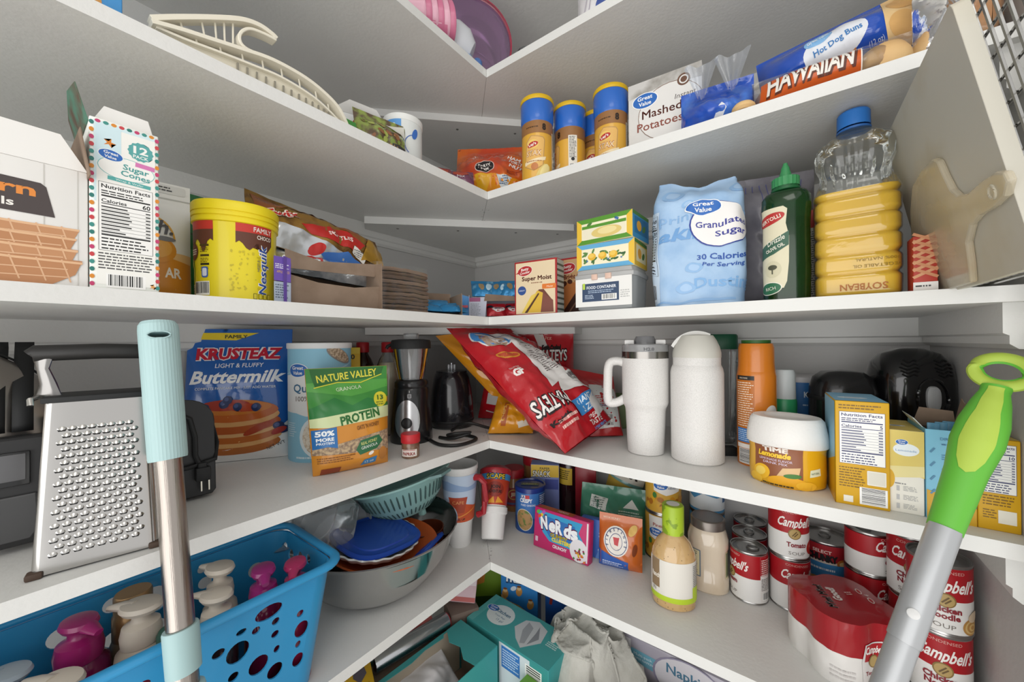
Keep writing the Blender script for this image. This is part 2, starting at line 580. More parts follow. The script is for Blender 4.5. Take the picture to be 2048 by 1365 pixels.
LAB = {1: 'highest white L-shaped pantry shelf, with the purple tub on it',
       2: 'white L-shaped pantry shelf carrying the chip canisters and bread bags',
       3: 'white L-shaped pantry shelf at eye level carrying sugar and cooking oil',
       4: 'white L-shaped pantry shelf carrying the white tumblers and the box grater',
       5: 'white L-shaped pantry shelf carrying soup cans and the steel bowl',
       6: 'lowest white L-shaped pantry shelf, under the trash bag boxes and towel'}
CLP = [(0, 0), (.019, 0), (.019, -.036), (.014, -.039), (.014, -.049), (.007, -.055), (0, -.055)]
for i, z in ((1, S1), (2, S2), (3, S3), (4, S4), (5, S5), (6, S6)):
    t = thing('shelf', LAB[i], 'shelf', (0, 0, 0), group='pantry shelves')
    g = .0004
    FZ = lambda a, b, c, z=z: (a, b, z - TH + c)
    XF_, YF_ = (XF, YF) if i < 6 else (XF + .09, YF - .09)
    MB().prism([(XW, -1.75), (XF_, -1.75), (XF_, YF_ - g), (XW, YW - g * 2)], TH, M_SHELF, FZ).build('left_board', t, 0)
    MB().prism([(XW + g * 2, YW), (XF_ + g, YF_), (XS - .0002, YF_), (XS - .0002, YW)], TH, M_SHELF, FZ).build('right_board', t, 0)
    zb = z - TH
    MB().prism(CLP, 1.85, M_SHELF, lambda a, b, c: (XW + a, YW - c, zb + b)).build('cleat', t, 0)
    MB().prism(CLP, XS - XW - .019, M_SHELF, lambda a, b, c: (XW + .019 + c, YW - a, zb + b)).build('cleat', t, 0)
    MB().prism(CLP, .364, M_SHELF, lambda a, b, c: (XS - a, YW - .019 - c, zb + b)).build('cleat', t, 0)
    if i in (2, 4, 5):
        rd = random.Random(i); sg = -1 if i == 2 else 1
        p = Pr((lambda u, v, z=z: (u, v, z)) if sg > 0 else (lambda u, v, z=z: (u, -v, z - TH)), off=.0003)
        for q in range(11):
            s_ = rd.uniform(.01, .12); u = XF - s_ + rd.uniform(-.012, .006); v = YF + s_ * .98 + rd.uniform(-.008, .01)
            p.ell(u, v * sg, rd.uniform(.0008, .003), rd.uniform(.0005, .0014), '#8c8b88', rd.uniform(0, 180), 8)
        p.build('scuff_marks', t)['kind'] = 'stuff'
    if i < 6:
        k = .02
        MB().prism([(XW + k, YW - k), (XW + k, -.385), (-.03, -.415), (.385, .0), (.37, YW - k)], TH, M_SHELF,
                   lambda a, b, c: (a, b, zb - TH + c)).build('corner_brace', t, 0)
        for a, b in ((.0, -.33), (.12, -.21), (.24, -.09), (.33, .0)):
            MB().lathe([(.004, 0), (.003, -.0008)], C('#8e8e8c', .4, .8), 10, M=Matrix.Translation((a, b, zb - TH - .0003))).build('screw_head', t)

# ================================================================== eye-level shelf, left run (facing +x)
def flap(parent, pts, t, mt, F, name='flap'):
    return MB().prism(pts, t, mt, F).build(name, parent, 0)


# --- waffle bowl box
M_CARD = C('#eceae6', .5); M_KRAFT = C(KRAFT, .8, mix=('#7f6b5a', 30., .4, .7)); M_DARKIN = C('#3c342d', .8)
t = thing('waffle_bowl_box', 'white carton printed with stacked waffle bowls, at the left edge', 'box', (.236, -1.014, S3), 90)
carton('carton', t, .152, .125, .121, M_CARD)
flap(t, [(-.076, .121), (.076, .121), (.058, .156), (-.076, .160)], .0008, M_CARD, lambda a, b, c: (a, -.0625 + (b - .121) * .15 + c, b), 'top_flap')
flap(t, [(-.06, 0), (.05, 0), (.045, .055), (-.05, .05)], .0008, M_KRAFT, lambda a, b, c: (.076 - b * .12 + c, a - .02, .115 + b), 'side_flap')
p = Pr(fplane(.125))
for u in (-.06, -.033, -.006, .02, .047, .069):
    p.rect(u, .06, .0007, .12, '#c9c6c0')
p.poly([(-.076, .105), (.045, .1), (.0485, .097), (.054, .068), (-.076, .07)], '#4a4140')
p.text('rn', .031, .086, .011, '#e08a3c', w=.022, bold=.03); p.text('ls', .0255, .0735, .007, '#eeeae4', w=.007, bold=.02)
p.rect(-.05, .011, .05, .012, '#d9983f')
for k, (v, hw) in enumerate(((.046, .072), (.036, .070), (.024, .071), (.012, .074))):
    col = '#b9835a' if k % 2 else '#c18c63'
    pts = [(-.076, v + .016), (hw - .002, v + .012 + k * .001), (hw - .007, v), (hw - .022, v - .011), (.02, v - .014), (-.03, v - .012), (-.076, v - .006)]
    p.poly(pts, col)
    p.band([(-.076, v + .0155), (-.02, v + .0145), (.03, v + .0125), (hw - .002, v + .0125)], .0022, '#dfb48c')
    for q in range(9):
        a = -.07 + q * .016
        p.band([(a, v + .0145), (a + .006, v - .008)], .0011, '#dcb08a')
    for q in (.004, -.004):
        p.band([(-.076, v + q + .002), (.0, v + q - .001), (hw - .012, v + q + .001)], .0011, '#dcb08a')
p.build('printed_front', t)

# --- sugar cone box
t = thing('sugar_cone_box', 'tall narrow sugar cone carton with coloured dotted border', 'box', (.245, -.910, S3), 90)
w, d, h = .054, .11, .183
carton('carton', t, w, d, h, C('#eef0ea', .5))
flap(t, [(-.024, 0), (.025, 0), (.02, .021), (-.015, .022)], .0008, M_CARD, lambda a, b, c: (a, -d / 2 + .012 + c, h + b * .9), 'front_flap')
flap(t, [(-.03, 0), (.04, 0), (.03, .03), (-.012, .032)], .0008, C('#a8a49e', .7), lambda a, b, c: (w / 2 + c - b * .06, a, h + b), 'right_flap')
flap(t, [(-.05, 0), (.05, 0), (.045, .03), (.0, .045), (-.05, .036)], .0008, C('#4d7a66', .6, mix=('#5a4636', 25., .45, .6)), lambda a, b, c: (-w / 2 - c - b * .25, a, h - .004 + b), 'left_flap')
p = Pr(fplane(d))
p.rect(.0, .137, w - .006, .086, '#d4e8ec'); p.rect(.001, .09, w - .008, .17, '#f1f0ea'); p.rect(-.013, .157, .019, .04, '#cfe6ec')
cols = ['#c23f6d', '#3f8f86', '#d98a2e', '#c9444a', '#2f7a72']
for k in range(23):
    v = .005 + k * .0078
    for s in (-1, 1):
        p.ell(s * (w / 2 - .0015), v, .0019, .0024, cols[(k * 2 + (s > 0)) % 5], n=10)
for k in range(8):
    p.ell(-w / 2 + .006 + k * .006, .1795, .0022, .0019, cols[k % 5], n=10)
p.star(-.0125, .159, .0017, .0052, 5, '#d7812f')
p.star(.012, .158, .0098, .0108, 14, '#5aa6a4'); p.text('12', .012, .156, .0078, '#f3f3ef', w=.012, bold=.03); p.text('PACK', .012, .1505, .0034, '#f3f3ef', w=.0125, bold=.02)
p.ell(.001, .134, .0225, .0125, '#7cc0bf'); p.ell(.001, .134, .0219, .0119, '#f4f3ee')
p.gv(-.0115, .146, .0098, -6); p.rect(.0155, .1425, .016, .005, '#d67bb4', -4)
p.text('Sugar', .008, .1335, .0058, '#4f9c99', w=.021, bold=.02, rot=-5); p.text('Cones', .0075, .1262, .0058, '#4f9c99', w=.0235, bold=.02, rot=-5)
p.rect(.003, .1205, .034, .004, '#57aaa6', -3); p.text('Wrap & Wafer', .003, .1195, .002, '#eef3f0', w=.022, rot=-3)
p.nutri(.0005, .0785, .0425, .074, cal='60')
p.lines(-.021, .040, .044, .019, 6, '#555555', 3, .45, .1)
p.barcode(.0, .0095, .031, .015, seed=8)
p.star(.0215, .006, .0012, .0032, 5, '#e0a05a')
p.build('printed_front', t)

# --- white and orange drink pouch behind it
t = thing('drink_mix_pouch', 'white and orange stand-up pouch half hidden behind the sugar cone box', 'pouch', (.158, -.873, S3), 84, rx=-3)
t.scale = (1, 1, 1.15)
P = Pouch(.10, .155, .045, 3, .0012, top=.3, seal=.03)
P.mesh(C('#e9e9e6', .35, coat=.2)).build('pouch', t)
p = P.pr()
p.poly([(-.05, 0), (.05, 0), (.05, .052), (.02, .058), (-.05, .05)], '#d98f2f'); p.poly([(-.05, .048), (.02, .056), (.05, .05), (.05, .062), (-.05, .062)], C('#e6bd83', .4))
p.ell(.014, .064, .021, .017, '#d8902f'); p.ell(.012, .066, .018, .013, '#e3a64a')
p.band(arc(.0, .075, .033, 5, 95, 14), .0022, '#d9a447')
p.text('h.', .022, .084, .018, '#55555a', w=.018, sh=.2, bold=.02); p.ell(.022, .078, .012, .003, '#77787c')
p.text('AR', .031, .03, .012, '#f2ece2', w=.019, bold=.03)
p.ell(.04, .007, .016, .004, '#e6b265'); p.rect(0, .135, .1, .0015, '#bdbdb9'); p.rect(.02, .147, .05, .011, '#d9d9d6', rd=.003); p.lines(-.003, .151, .04, .007, 2, '#444444', 2, .5)
p.build('printed_front', t)

# --- dark green carton at the back
t = thing('green_carton', 'dark green carton with a notched top behind the yellow canister', 'box', (.085, -.79, S3), 88)
mb = MB(); mb.prism([(-.055, 0), (.055, 0), (.055, .176), (.013, .180), (.004, .173), (-.004, .184), (-.05, .187), (-.055, .16)], .05, C('#1f6a35', .45), F=lambda a, b, c: (a, c - .025, b))
mb.build('carton', t, 0)
p = Pr(fplane(.05)); p.rect(.0, .12, .108, .003, '#174e28'); p.rect(-.01, .07, .07, .05, '#2c8045'); p.text('M', -.045, .02, .02, '#d9c23a', w=.014); p.build('printed_front', t)

# --- yellow chocolate powder canister
t = thing('chocolate_powder_canister', 'yellow plastic chocolate drink powder canister with brown drip label', 'canister', (.228, -.784, S3), 62)
prof = [(.052, 0), (.0555, .003), (.0575, .1), (.058, .111)]
kx, ky = 1.08, .92
M_YEL = C('#e2cf1d', .35, coat=.2)
t.scale = (.8, .84, 1)
MB().lathe(prof, M_YEL, 48, kx, ky, 2.3).build('body', t)
lid = [(.0585, .110), (.0605, .111), (.0605, .117), (.0595, .1175), (.0595, .1185), (.0612, .119), (.0612, .124), (.06, .1245), (.06, .1255), (.0615, .126), (.0615, .137), (.059, .140), (0, .1405)]
MB().lathe(lid, C('#e6d019', .4), 48, kx, ky, 2.3).build('lid', t)
p = Pr(lcyl(prof, kx, ky, 2.3), .004)
for a, b in ((-.072, -.022), (.008, .064)):
    p.rect((a + b) / 2, .104, b - a, .012, '#c0352a'); n = 12
    low = [(a + (b - a) * i / n, .079 + .006 * math.sin(i * 1.1 + a * 60) - (.006 if i in (8, 9) else 0)) for i in range(n + 1)]
    p.poly([(a, .098)] + low + [(b, .098)], '#5e3526')
p.ell(-.060, .068, .0125, .012, '#5b2a23'); p.lines(-.069, .072, .018, .009, 3, '#e6dcd6', 3, .5, .1)
p.text('FAMILY', .047, .1005, .0065, '#f0e6dd', w=.03, bold=.02); p.text('CHOCO', .049, .0905, .0055, '#e6dad0', w=.024, bold=.02)
for v, c in ((.076, '#4a3a12'), (.062, '#4a3a12'), (.05, '#222211')):
    p.rect(-.036, v, .015, .0028, c); p.lines(-.0435, v - .003, .015, .007, 3, '#6a5a12', 3, .4, .2)
p.rect(-.036, .039, .011, .015, '#3d62b0', rd=.003); p.rect(-.036, .039, .0075, .011, '#d6dcec', rd=.002)
p.poly([(-.075, .05), (-.063, .055), (-.058, .045), (-.064, .022), (-.075, .018)], '#9aa929'); p.poly([(-.075, .056), (-.066, .060), (-.062, .05), (-.07, .045)], '#b6c46a')
p.barcode(-.0435, .017, .030, .019, seed=12); p.rect(-.068, .014, .012, .018, '#ded9c9'); p.lines(-.073, .022, .01, .016, 5, '#333333', 9, .5)
rd = random.Random(4)
for k in range(46):
    p.rect(rd.uniform(.0, .045), rd.uniform(.012, .075), rd.uniform(.001, .004), rd.uniform(.001, .003), '#c4b427', rd.uniform(0, 90))
p.text('Nesquik', .0525, .046, .0125, '#f3efe2', w=.0735, rot=90, bold=.06, sh=.2); p.text('Nesquik', .0525, .046, .012, '#2c4f9e', w=.071, rot=90, bold=.015, sh=.2)
p.text('NESTLE', .041, .052, .0034, '#3d4a6a', w=.016, rot=90)
for k in range(4):
    p.rect(.035 + k * .0075, .008, .0055, .008, '#4f4a1a'); p.rect(.035 + k * .0075, .008, .0043, .0066, '#d8c83a')
p.build('printed_label', t)

# --- open snack cartons
M_PURP = C('#6a50a6', .45)
t = thing('torn_snack_carton', 'torn-open purple snack carton showing its brown cardboard inside', 'box', (.225, -.655, S3), 86)
w, d, h = .155, .13, .068
mb = MB(); k = .0012
mb.box((0, 0, k / 2), (w, d, k), M_KRAFT); mb.box((0, d / 2, h * .75), (w, k, h * 1.5), M_KRAFT); mb.box((w / 2, 0, h * .62), (k, d, h * 1.24), M_KRAFT)
mb.build('tray', t, 0)
flap(t, [(-.033, 0), (.0, 0), (.001, .03), (-.002, .036), (.002, .043), (-.003, .05), (.002, .058), (-.001, .068), (-.035, .07)], .0012, M_PURP, lambda a, b, c: (-w / 2 + .004 + a * .35, -d / 2 + c + a * .2, b), 'front_panel')
flap(t, [(-.074, .0), (.078, .0), (.084, .044), (.03, .036), (-.03, .038), (-.072, .046)], .0012, M_KRAFT, lambda a, b, c: (a, -d / 2 + .012 + c - b * .1, b), 'torn_front_flap')
flap(t, [(-.074, .07), (.076, .074), (.08, .098), (-.02, .088), (-.074, .10)], .0012, M_KRAFT, lambda a, b, c: (a, -d / 2 + .022 + c, b - .012), 'torn_top_flap')
p = Pr(lambda u, v: (-w / 2 - .006 + u, -d / 2 - .004 + u * .2, v))
p.rect(-.003, .05, .024, .036, '#6f55ad'); p.rect(-.003, .016, .024, .030, '#a9b4c4'); p.text('APPLE SAUCE', -.002, .044, .0035, '#e2b63a', w=.018); p.lines(-.013, .058, .02, .008, 3, '#e8e4f2', 4); p.lines(-.013, .028, .02, .022, 6, '#5f6a7a', 4)
p.build('printed_panel', t)
M_BLUEFOIL = C('#5f93b5', .25, .35, bump=(120., .6)); M_BLUEF2 = C('#2f86bd', .22, .3, bump=(90., .5), mix=('#8cc6e4', 40., .55, .7))


def packet(name, label, group, loc, rot, w, h, t_, mt, seed, pr=None):
    o = thing(name, label, 'packet', loc, rot[2], rot[0], rot[1], group)
    P_ = Pouch(w, h, t_, seed, .002, bot=.3, top=.3, k=60)
    P_.mesh(mt, nu=14, nv=16).build('wrapper', o)
    if pr:
        q = P_.pr(.008); pr(q); q.build('printed_wrapper', o)
    return o


for k, (y, r) in enumerate(((-.69, 20), (-.655, -30))):
    packet('snack_packet', ('left', 'right')[k] + ' crumpled pale blue packet inside the torn purple carton', 'pale blue packets', (.255, y, S3 + .012), (-70, 0, 90 + r), .05, .05, .016, M_BLUEFOIL, k)

# --- bag of mixed candy resting on the carton
t = thing('candy_bag', 'gold and brown mixed candy bag with red lettering, slumped over cartons', 'bag', (.222, -.645, S3 + .082), 88, rx=-36, ry=10)
P = Pouch(.25, .13, .075, 7, .006, bot=.35, top=.4, a=2.4, k=34)
P.mesh(C('#9a7434', .2, .45, bump=(60., .5), mix=('#6b4a22', 22., .45, .6))).build('bag', t)
p = P.pr(.007)
p.poly([(-.117, .06), (-.06, .085), (.0, .08), (.06, .05), (.06, .09), (-.02, .118), (-.117, .12)], C('#8c4f22', .25)); p.ell(-.02, .095, .05, .014, C('#b4622c', .3), 8)
p.poly([(-.06, .04), (.02, .066), (.07, .05), (.05, .028), (-.04, .03)], C('#b3241e', .25)); p.poly([(-.117, .035), (-.05, .03), (.02, .02), (.06, .0), (-.117, .0)], C('#c2c5c8', .18, .6))
p.text('Twix', -.085, .05, .018, '#efe6da', w=.05, bold=.08, rot=8); p.text('Twix', -.085, .05, .0175, '#c02722', w=.049, bold=.03, rot=8); p.text('Twix', -.07, .102, .009, '#c02722', w=.034, bold=.04, rot=-6)
p.text('SKITTLES', .015, .04, .008, '#ead6cf', w=.05, bold=.03, rot=6)
p.poly([(-.02, .008), (.03, .022), (.07, .012), (.05, .0), (.0, .0)], '#3e6fb4'); p.ell(-.025, .012, .014, .008, '#c02722', 20); p.rect(.055, .026, .03, .014, '#dedad2', -20); p.lines(.043, .033, .024, .012, 4, '#777777', 3)
p.rect(.095, .05, .014, .05, '#c6302a', 30); p.rect(-.055, .088, .018, .009, '#6a4fa0', -14); p.poly([(.06, .02), (.117, .03), (.117, .07), (.08, .075)], C('#c99b3c', .18, .6))
p.build('printed_bag', t)
t = thing('clear_candy_bag', 'crinkled clear bag of red and blue candies under the gold candy bag', 'bag', (.235, -.655, S3 + .052), 88, rx=-25, ry=4)
P = Pouch(.17, .06, .05, 9, .005, bot=.4, top=.5, k=50)
P.mesh(C('#aeb4ba', .15, .55, bump=(80., .7), mix=('#e6e8ea', 35., .45, .62))).build('bag', t)
p = P.pr(.008); p.ell(.01, .025, .025, .014, '#3d6db4', 10); p.ell(-.03, .018, .016, .010, '#b7322c'); p.ell(.05, .03, .02, .01, '#d5d8db'); p.build('candies', t)

# --- brown folded napkins in clear wrap
t = thing('brown_napkin_pack', 'clear-wrapped stack of brown paper napkins', 'napkins', (.215, -.507, S3), 84)
mats = [C(c, .75, bump=(140., .5)) for c in ('#7c6553', '#8a7260', '#6d5747')]
for k in range(11):
    mb = MB(); z = .001 + k * .0082; w_ = .118 - abs(k - 4) * .001

    def F(u, v, sg, k=k, z=z):
        e = .0016 * noise.noise(Vector((u * 60, v * 60, k * 2.1))) + .0014 * noise.noise(Vector((u * 20, k, v * 9)))
        cur = .004 * (u / .06) ** 2 * (k / 10)
        return (u, v + .0015 * math.sin(k * 2.3), z + (.0068 if sg else 0) + e - cur)
    G_ = 10
    mb.grid(lambda u, v: F(u, v, 1), -w_ / 2, w_ / 2, -.05, .05, 20, G_, mats[k % 3]); mb.grid(lambda u, v: F(u, v, 0), -w_ / 2, w_ / 2, -.05, .05, 20, G_, mats[k % 3], True)
    mb.grid(lambda u, s_: F(u, -.05, 0) if s_ < .3 else ((F(u, -.053, 0)[0], -.0535, (F(u, -.05, 0)[2] + F(u, -.05, 1)[2]) / 2) if s_ < .7 else F(u, -.05, 1)), -w_ / 2, w_ / 2, 0, 1, 20, 2, mats[k % 3])
    for sx in (-1, 1):
        mb.grid(lambda v, s_: F(sx * w_ / 2, v, s_ > .5), -.05, .05, 0, 1, G_, 1, mats[k % 3])
    mb.build('folded_napkin', t)
M_CLR = CLEAR('#fcfcfc', .02, .12, .3, (60., .4))
mb = MB()
def wrapF(u, v):
    a = u * 2 * math.pi; c, q = math.cos(a), math.sin(a); k = (abs(c) ** 8 + abs(q) ** 8) ** (-1 / 8)
    n = .0022 * noise.noise(Vector((c * 6, q * 6, v * 60)))
    return (c * k * (.0625 + n), q * k * (.0565 + n), v)
mb.grid(wrapF, 0, 1, .001, .096, 60, 14, M_CLR); mb.build('clear_wrap', t)

# --- blue snack cartons near the corner
def open_tray(name, label, loc, rz, w, d, h, outer, backh=1.5):
    t = thing(name, label, 'box', loc, rz); k = .0012
    mb = MB(); mb.box((0, 0, k / 2), (w, d, k), M_KRAFT); mb.box((0, d / 2 - k, h * backh / 2), (w, k, h * backh), M_KRAFT)
    mb.box((w / 2 - k, 0, h * .5), (k, d, h), M_KRAFT); mb.box((-w / 2 + k, 0, h * .6), (k, d, h * 1.2), outer)
    mb.build('tray', t, 0); return t


t = open_tray('open_snack_tray', 'low open snack carton with bright blue packets beside the napkins', (.235, -.392, S3), 62, .085, .10, .05, C('#e8e6e2', .5), 1.2)
for k, (dx, dy, r) in enumerate(((.262, -.432, 10), (.275, -.40, -25), (.285, -.372, 20), (.25, -.40, 0))):
    packet('blue_packet', ('bright blue packet leftmost in the low open carton', 'bright blue packet second from left in the low open carton', 'bright blue packet at the right front of the low carton', 'bright blue packet lying on top in the low open carton')[k], 'bright blue packets', (dx, dy, S3 + .008 + .008 * (k == 3)), (-62, 0, 62 + r), .055, .05, .016, M_BLUEF2, 20 + k)
t = thing('variety_snack_box', 'lavender and blue snack box torn open at the inner corner, red packets inside', 'box', (.268, -.215, S3), 35)
w, d, h = .135, .10, .058
mb = MB(); k = .0012; MLAV = C('#b9bccb', .5)
mb.box((0, 0, k / 2), (w, d, k), M_KRAFT); mb.box((0, d / 2, h / 2), (w, k, h), MLAV); mb.box((w / 2, 0, h / 2), (k, d, h), C('#6d2026', .5)); mb.box((-w / 2, 0, h / 2), (k, d, h), MLAV); mb.box((0, .02, h), (w, d * .6, k), MLAV)
mb.build('carton', t, 0)
flap(t, [(-w / 2, 0), (-.027, 0), (-.022, .054), (-w / 2, .05)], k, MLAV, lambda a, b, c: (a, -d / 2 + c, b), 'front_panel')
flap(t, [(-w / 2 - .028, 0), (-w / 2, 0), (-w / 2, .055), (-w / 2 - .018, .06), (-w / 2 - .03, .048)], k, C('#4d8fcc', .45), lambda a, b, c: (a, -d / 2 + .006 + c, b), 'torn_side_panel')
flap(t, [(-.03, .043), (w / 2, .043), (w / 2, .052), (-.025, .06)], k, M_KRAFT, lambda a, b, c: (a, -d / 2 + c - (b - .043) * .6, b), 'torn_lip')
p = Pr(lambda u, v: (u, -d / 2, v)); p.rect(-.053, .047, .028, .010, '#8f3f6d'); p.lines(-.064, .038, .026, .032, 9, '#8a8d97', 5); p.rect(-w / 2 - .012, .03, .018, .006, '#c75a66'); p.build('printed_front', t)
MRF = C('#b01f2a', .25, .2, bump=(80., .5))
for k, (a, b, r) in enumerate(((.0, -.008, 8), (.04, 0, -14))):
    q = Matrix.Rotation(math.radians(35), 3, 'Z') @ Vector((a, -.02 + b, 0))
    packet('red_packet', ('left', 'right')[k] + ' red and white packet inside the lavender snack box', 'red packets', (.268 + q.x, -.215 + q.y, S3 + .006), (-40, 0, 35 + r), .05, .045, .02, MRF, 40 + k,
           lambda p: (p.ell(.005, .02, .018, .012, '#e7e2e2'), p.ell(-.015, .03, .009, .008, '#1e1f2c'), p.lines(-.004, .025, .016, .01, 3, '#666a77', 3)))
for k, (a, b, r) in enumerate(((-.035, .0, 12), (.0, .004, -8), (.04, .0, 6))):
    q = Matrix.Rotation(math.radians(35), 3, 'Z') @ Vector((a, b, 0))
    packet('blue_wafer_packet', ('left', 'middle', 'right')[k] + ' bright blue wafer packet of three on the lavender snack box', 'blue packets on the lavender box', (.268 + q.x, -.215 + q.y, S3 + .0605), (-46, 0, 35 + r), .062, .07, .024, M_BLUEF2, 50 + k,
           lambda p: (p.ell(-.006, .03, .008, .014, '#9a8460', 12), p.ell(.016, .03, .008, .016, '#bfe0f0', -14)))

# ================================================================== eye-level shelf, right run
def cakebox(label, x, y, rz, bg, name2, cake, k=1.):
    t = thing('cake_mix_box', label, 'box', (x, y, S3), rz, group='cake mix boxes')
    t.scale = (k, 1, k)
    w, d, h = .108, .04, .126
    carton('carton', t, w, d, h, C('#a92a2c', .45))
    p = Pr(fplane(d)); p.rect(0, h / 2, w - .008, h - .008, bg)
    p.ell(-.026, .103, .0195, .012, '#f0e8e0', 8); p.ell(-.026, .103, .0185, .011, '#b3272c', 8); p.poly([(-.05, .097), (-.04, .105), (-.041, .098)], '#b3272c')
    p.text('Betty', -.026, .104, .006, '#f4ece6', w=.02, bold=.02, sh=.2, rot=8); p.text('Crocker', -.026, .0965, .0055, '#f4ece6', w=.026, bold=.02, sh=.2, rot=8)
    p.text(name2, .004, .080, .0095, '#6b2b20', w=.076, bold=.03); p.lines(-.01, .076, .03, .004, 1, '#8a5a40', 3)
    if cake == 'y':
        p.rect(.035, .064, .034, .011, '#dd7a33', rd=.002); p.text('Moist', .037, .0615, .004, '#f7ead8', w=.015)
        p.ell(-.034, .058, .011, .0105, '#33508f', n=20); p.text('GREAT', -.034, .0565, .003, '#dfe6f2', w=.015)
        p.poly([(-.035, .006), (.01, .058), (.022, .058), (.045, .03), (.046, .006)], '#6e3f33')
        p.poly([(-.035, .006), (.006, .056), (.02, .05), (.014, .006)], '#d8b13f'); p.poly([(-.027, .006), (.008, .05), (.011, .048), (-.02, .006)], '#4d3026')
        p.poly([(.014, .006), (.02, .05), (.045, .032), (.046, .006)], '#7d4a3e'); p.poly([(-.035, .006), (-.028, .006), (.006, .052), (-.01, .045)], '#e3c55c')
    else:
        p.poly([(-.048, .006), (-.048, .072), (.048, .072), (.048, .006)], '#b9743f'); p.poly([(-.04, .006), (.0, .058), (.04, .062), (.048, .05), (.048, .006)], '#3b2119')
        p.band([(-.024, .006), (.012, .052)], .003, '#7a5a48'); p.ell(-.035, .07, .008, .006, '#4c2a1e', 20); p.ell(-.02, .074, .006, .005, '#4c2a1e', -20)
        for k in range(3):
            p.rect(-.044, .014 + k * .011, .008, .009, '#c9c2b4')
    p.build('printed_front', t)
    p = Pr(rplane(w)); p.rect(0, h / 2, d - .003, h - .004, '#c9cdc6')
    for k in range(9):
        p.rect(0, .012 + k * .0125, d - .003, .005, '#56615a')
    p.build('printed_side', t)


cakebox('cake mix box with red border, cream front and a yellow cake slice', .4235, -.2525, 6, '#e3cfac', 'Super Moist', 'y')
cakebox('cake mix box with red border and a dark chocolate cake slice', .492, -.168, 2, '#c9a274', 'Bright Chocolate', 'b', 1.11)

t = thing('clear_food_box', 'clear plastic food container with navy label, under the lemon boxes', 'container', (.5965, -.245, S3), 2)
w, d, h = .122, .1, .07
MB().lathe([(.054, 0), (.058, .004), (.061, h)], C('#dfe3e4', .25, tr=.55, al=.85), 40, 1., .82, 10).build('tub', t)
MB().lathe([(.0625, h - .006), (.0635, h - .004), (.0635, h + .002), (.06, h + .004), (.058, h + .012), (.0, h + .012)], C('#c4c4c3', .3, tr=.3), 40, 1., .82, 10).build('lid', t)
mb = MB()
for a in (-.016, .012):
    mb.box((a, -.0525, h - .004), (.012, .005, .011), C('#d9b9a8', .4), bev=.001)
mb.build('latches', t)
p = Pr(lambda u, v: (u, -.0512, v)); p.rect(0, .036, .114, .056, '#e4e3e0'); p.rect(-.005, .036, .075, .036, '#2f4362'); p.rect(-.039, .049, .005, .012, '#b6cf4a'); p.text('FOOD CONTAINER', -.003, .043, .0055, '#e6eaf0', w=.06, bold=.02)
p.lines(-.03, .041, .055, .007, 2, '#9fb0c8', 3); p.barcode(.013, .026, .03, .011, seed=6); p.lines(-.037, .032, .022, .009, 3, '#aebcd0', 2); p.lines(.035, .038, .018, .016, 4, '#b5b5b3', 3)
p.build('printed_label', t)


def lemonbox(label, z, top, trim, rz, dx):
    t = thing('lemon_bar_box', label, 'box', (.5965 + dx, -.243, z), rz, group='lemon mix boxes')
    w, d, h = .118, .085, .052
    carton('carton', t, w, d, h, C('#e9dfb8', .45))
    p = Pr(fplane(d))
    p.rect(0, h / 2, w - .001, h - .001, '#eee6c6')
    for v in (.005, h - .005):
        p.rect(0, v, w - .001, .009, trim)
    for s in (-1, 1):
        p.poly([(s * w / 2, 0), (s * (w / 2 - .011), .009), (s * (w / 2 - .011), h - .009), (s * w / 2, h)], '#e2b93a')
    rd = random.Random(int(z * 1000))
    if top:
        p.poly([(-.045, .009), (.045, .009), (.045, .03), (.0, .036), (-.045, .03)], '#e9e2c8'); p.ell(.006, .02, .032, .011, '#dcc478'); p.ell(.008, .022, .02, .007, '#e8d79a')
        p.rect(0, .0345, w - .024, .006, trim); p.ell(-.03, .046 - .006, .006, .003, '#4f7d3a', 25); p.star(.028, .041, .002, .005, 6, '#3f6fa8')
    else:
        for k in range(26):
            u = rd.uniform(-.045, .045); p.ell(u, .026 + rd.uniform(-.011, .012), .0055, .0022, rd.choice(('#3f6d34', '#58823f', '#2f5a33')), rd.uniform(0, 180), 10)
        for u in (-.026, -.004, .018):
            p.ell(u, .026, .0085, .0072, '#e0ae2f'); p.ell(u - .001, .028, .006, .0045, '#eac356')
        for u in (-.036, .034, .008):
            p.star(u, .018, .0012, .003, 5, '#3f6fa8')
    p.build('printed_front', t)
    p = Pr(rplane(w)); p.rect(0, h / 2, d - .001, h - .001, '#3c8ab8' if top else '#e2b93a'); p.rect(0, h / 2, d - .02, h - .02, '#e9dfb8' if not top else '#2c6f9a'); p.ell(-.01, .026, .012, .010, '#e0a22f'); p.ell(.015, .024, .010, .006, '#4f7d3a', 30); p.rect(0, h - .004, d - .001, .007, '#4e7f35'); p.build('printed_side', t)


lemonbox('lemon-print box with sky blue trim, lower of the two on the clear container', S3 + .0835, False, '#5fa6cf', 2, 0)
lemonbox('lemon-print box with leaf green trim, topmost on the clear container', S3 + .1365, True, '#56922f', -3, .002)

# --- paper sugar bag
t = thing('sugar_bag', 'large pale blue paper bag of granulated sugar with crumpled top', 'bag', (.752, -.215, S3), 12)
mb = MB(); M_SUG = C('#a9c6e4', .55, bump=(45., .4), mix=('#94b6da', 18., .45, .65))
SW, SD, SH = .073, .05, .235


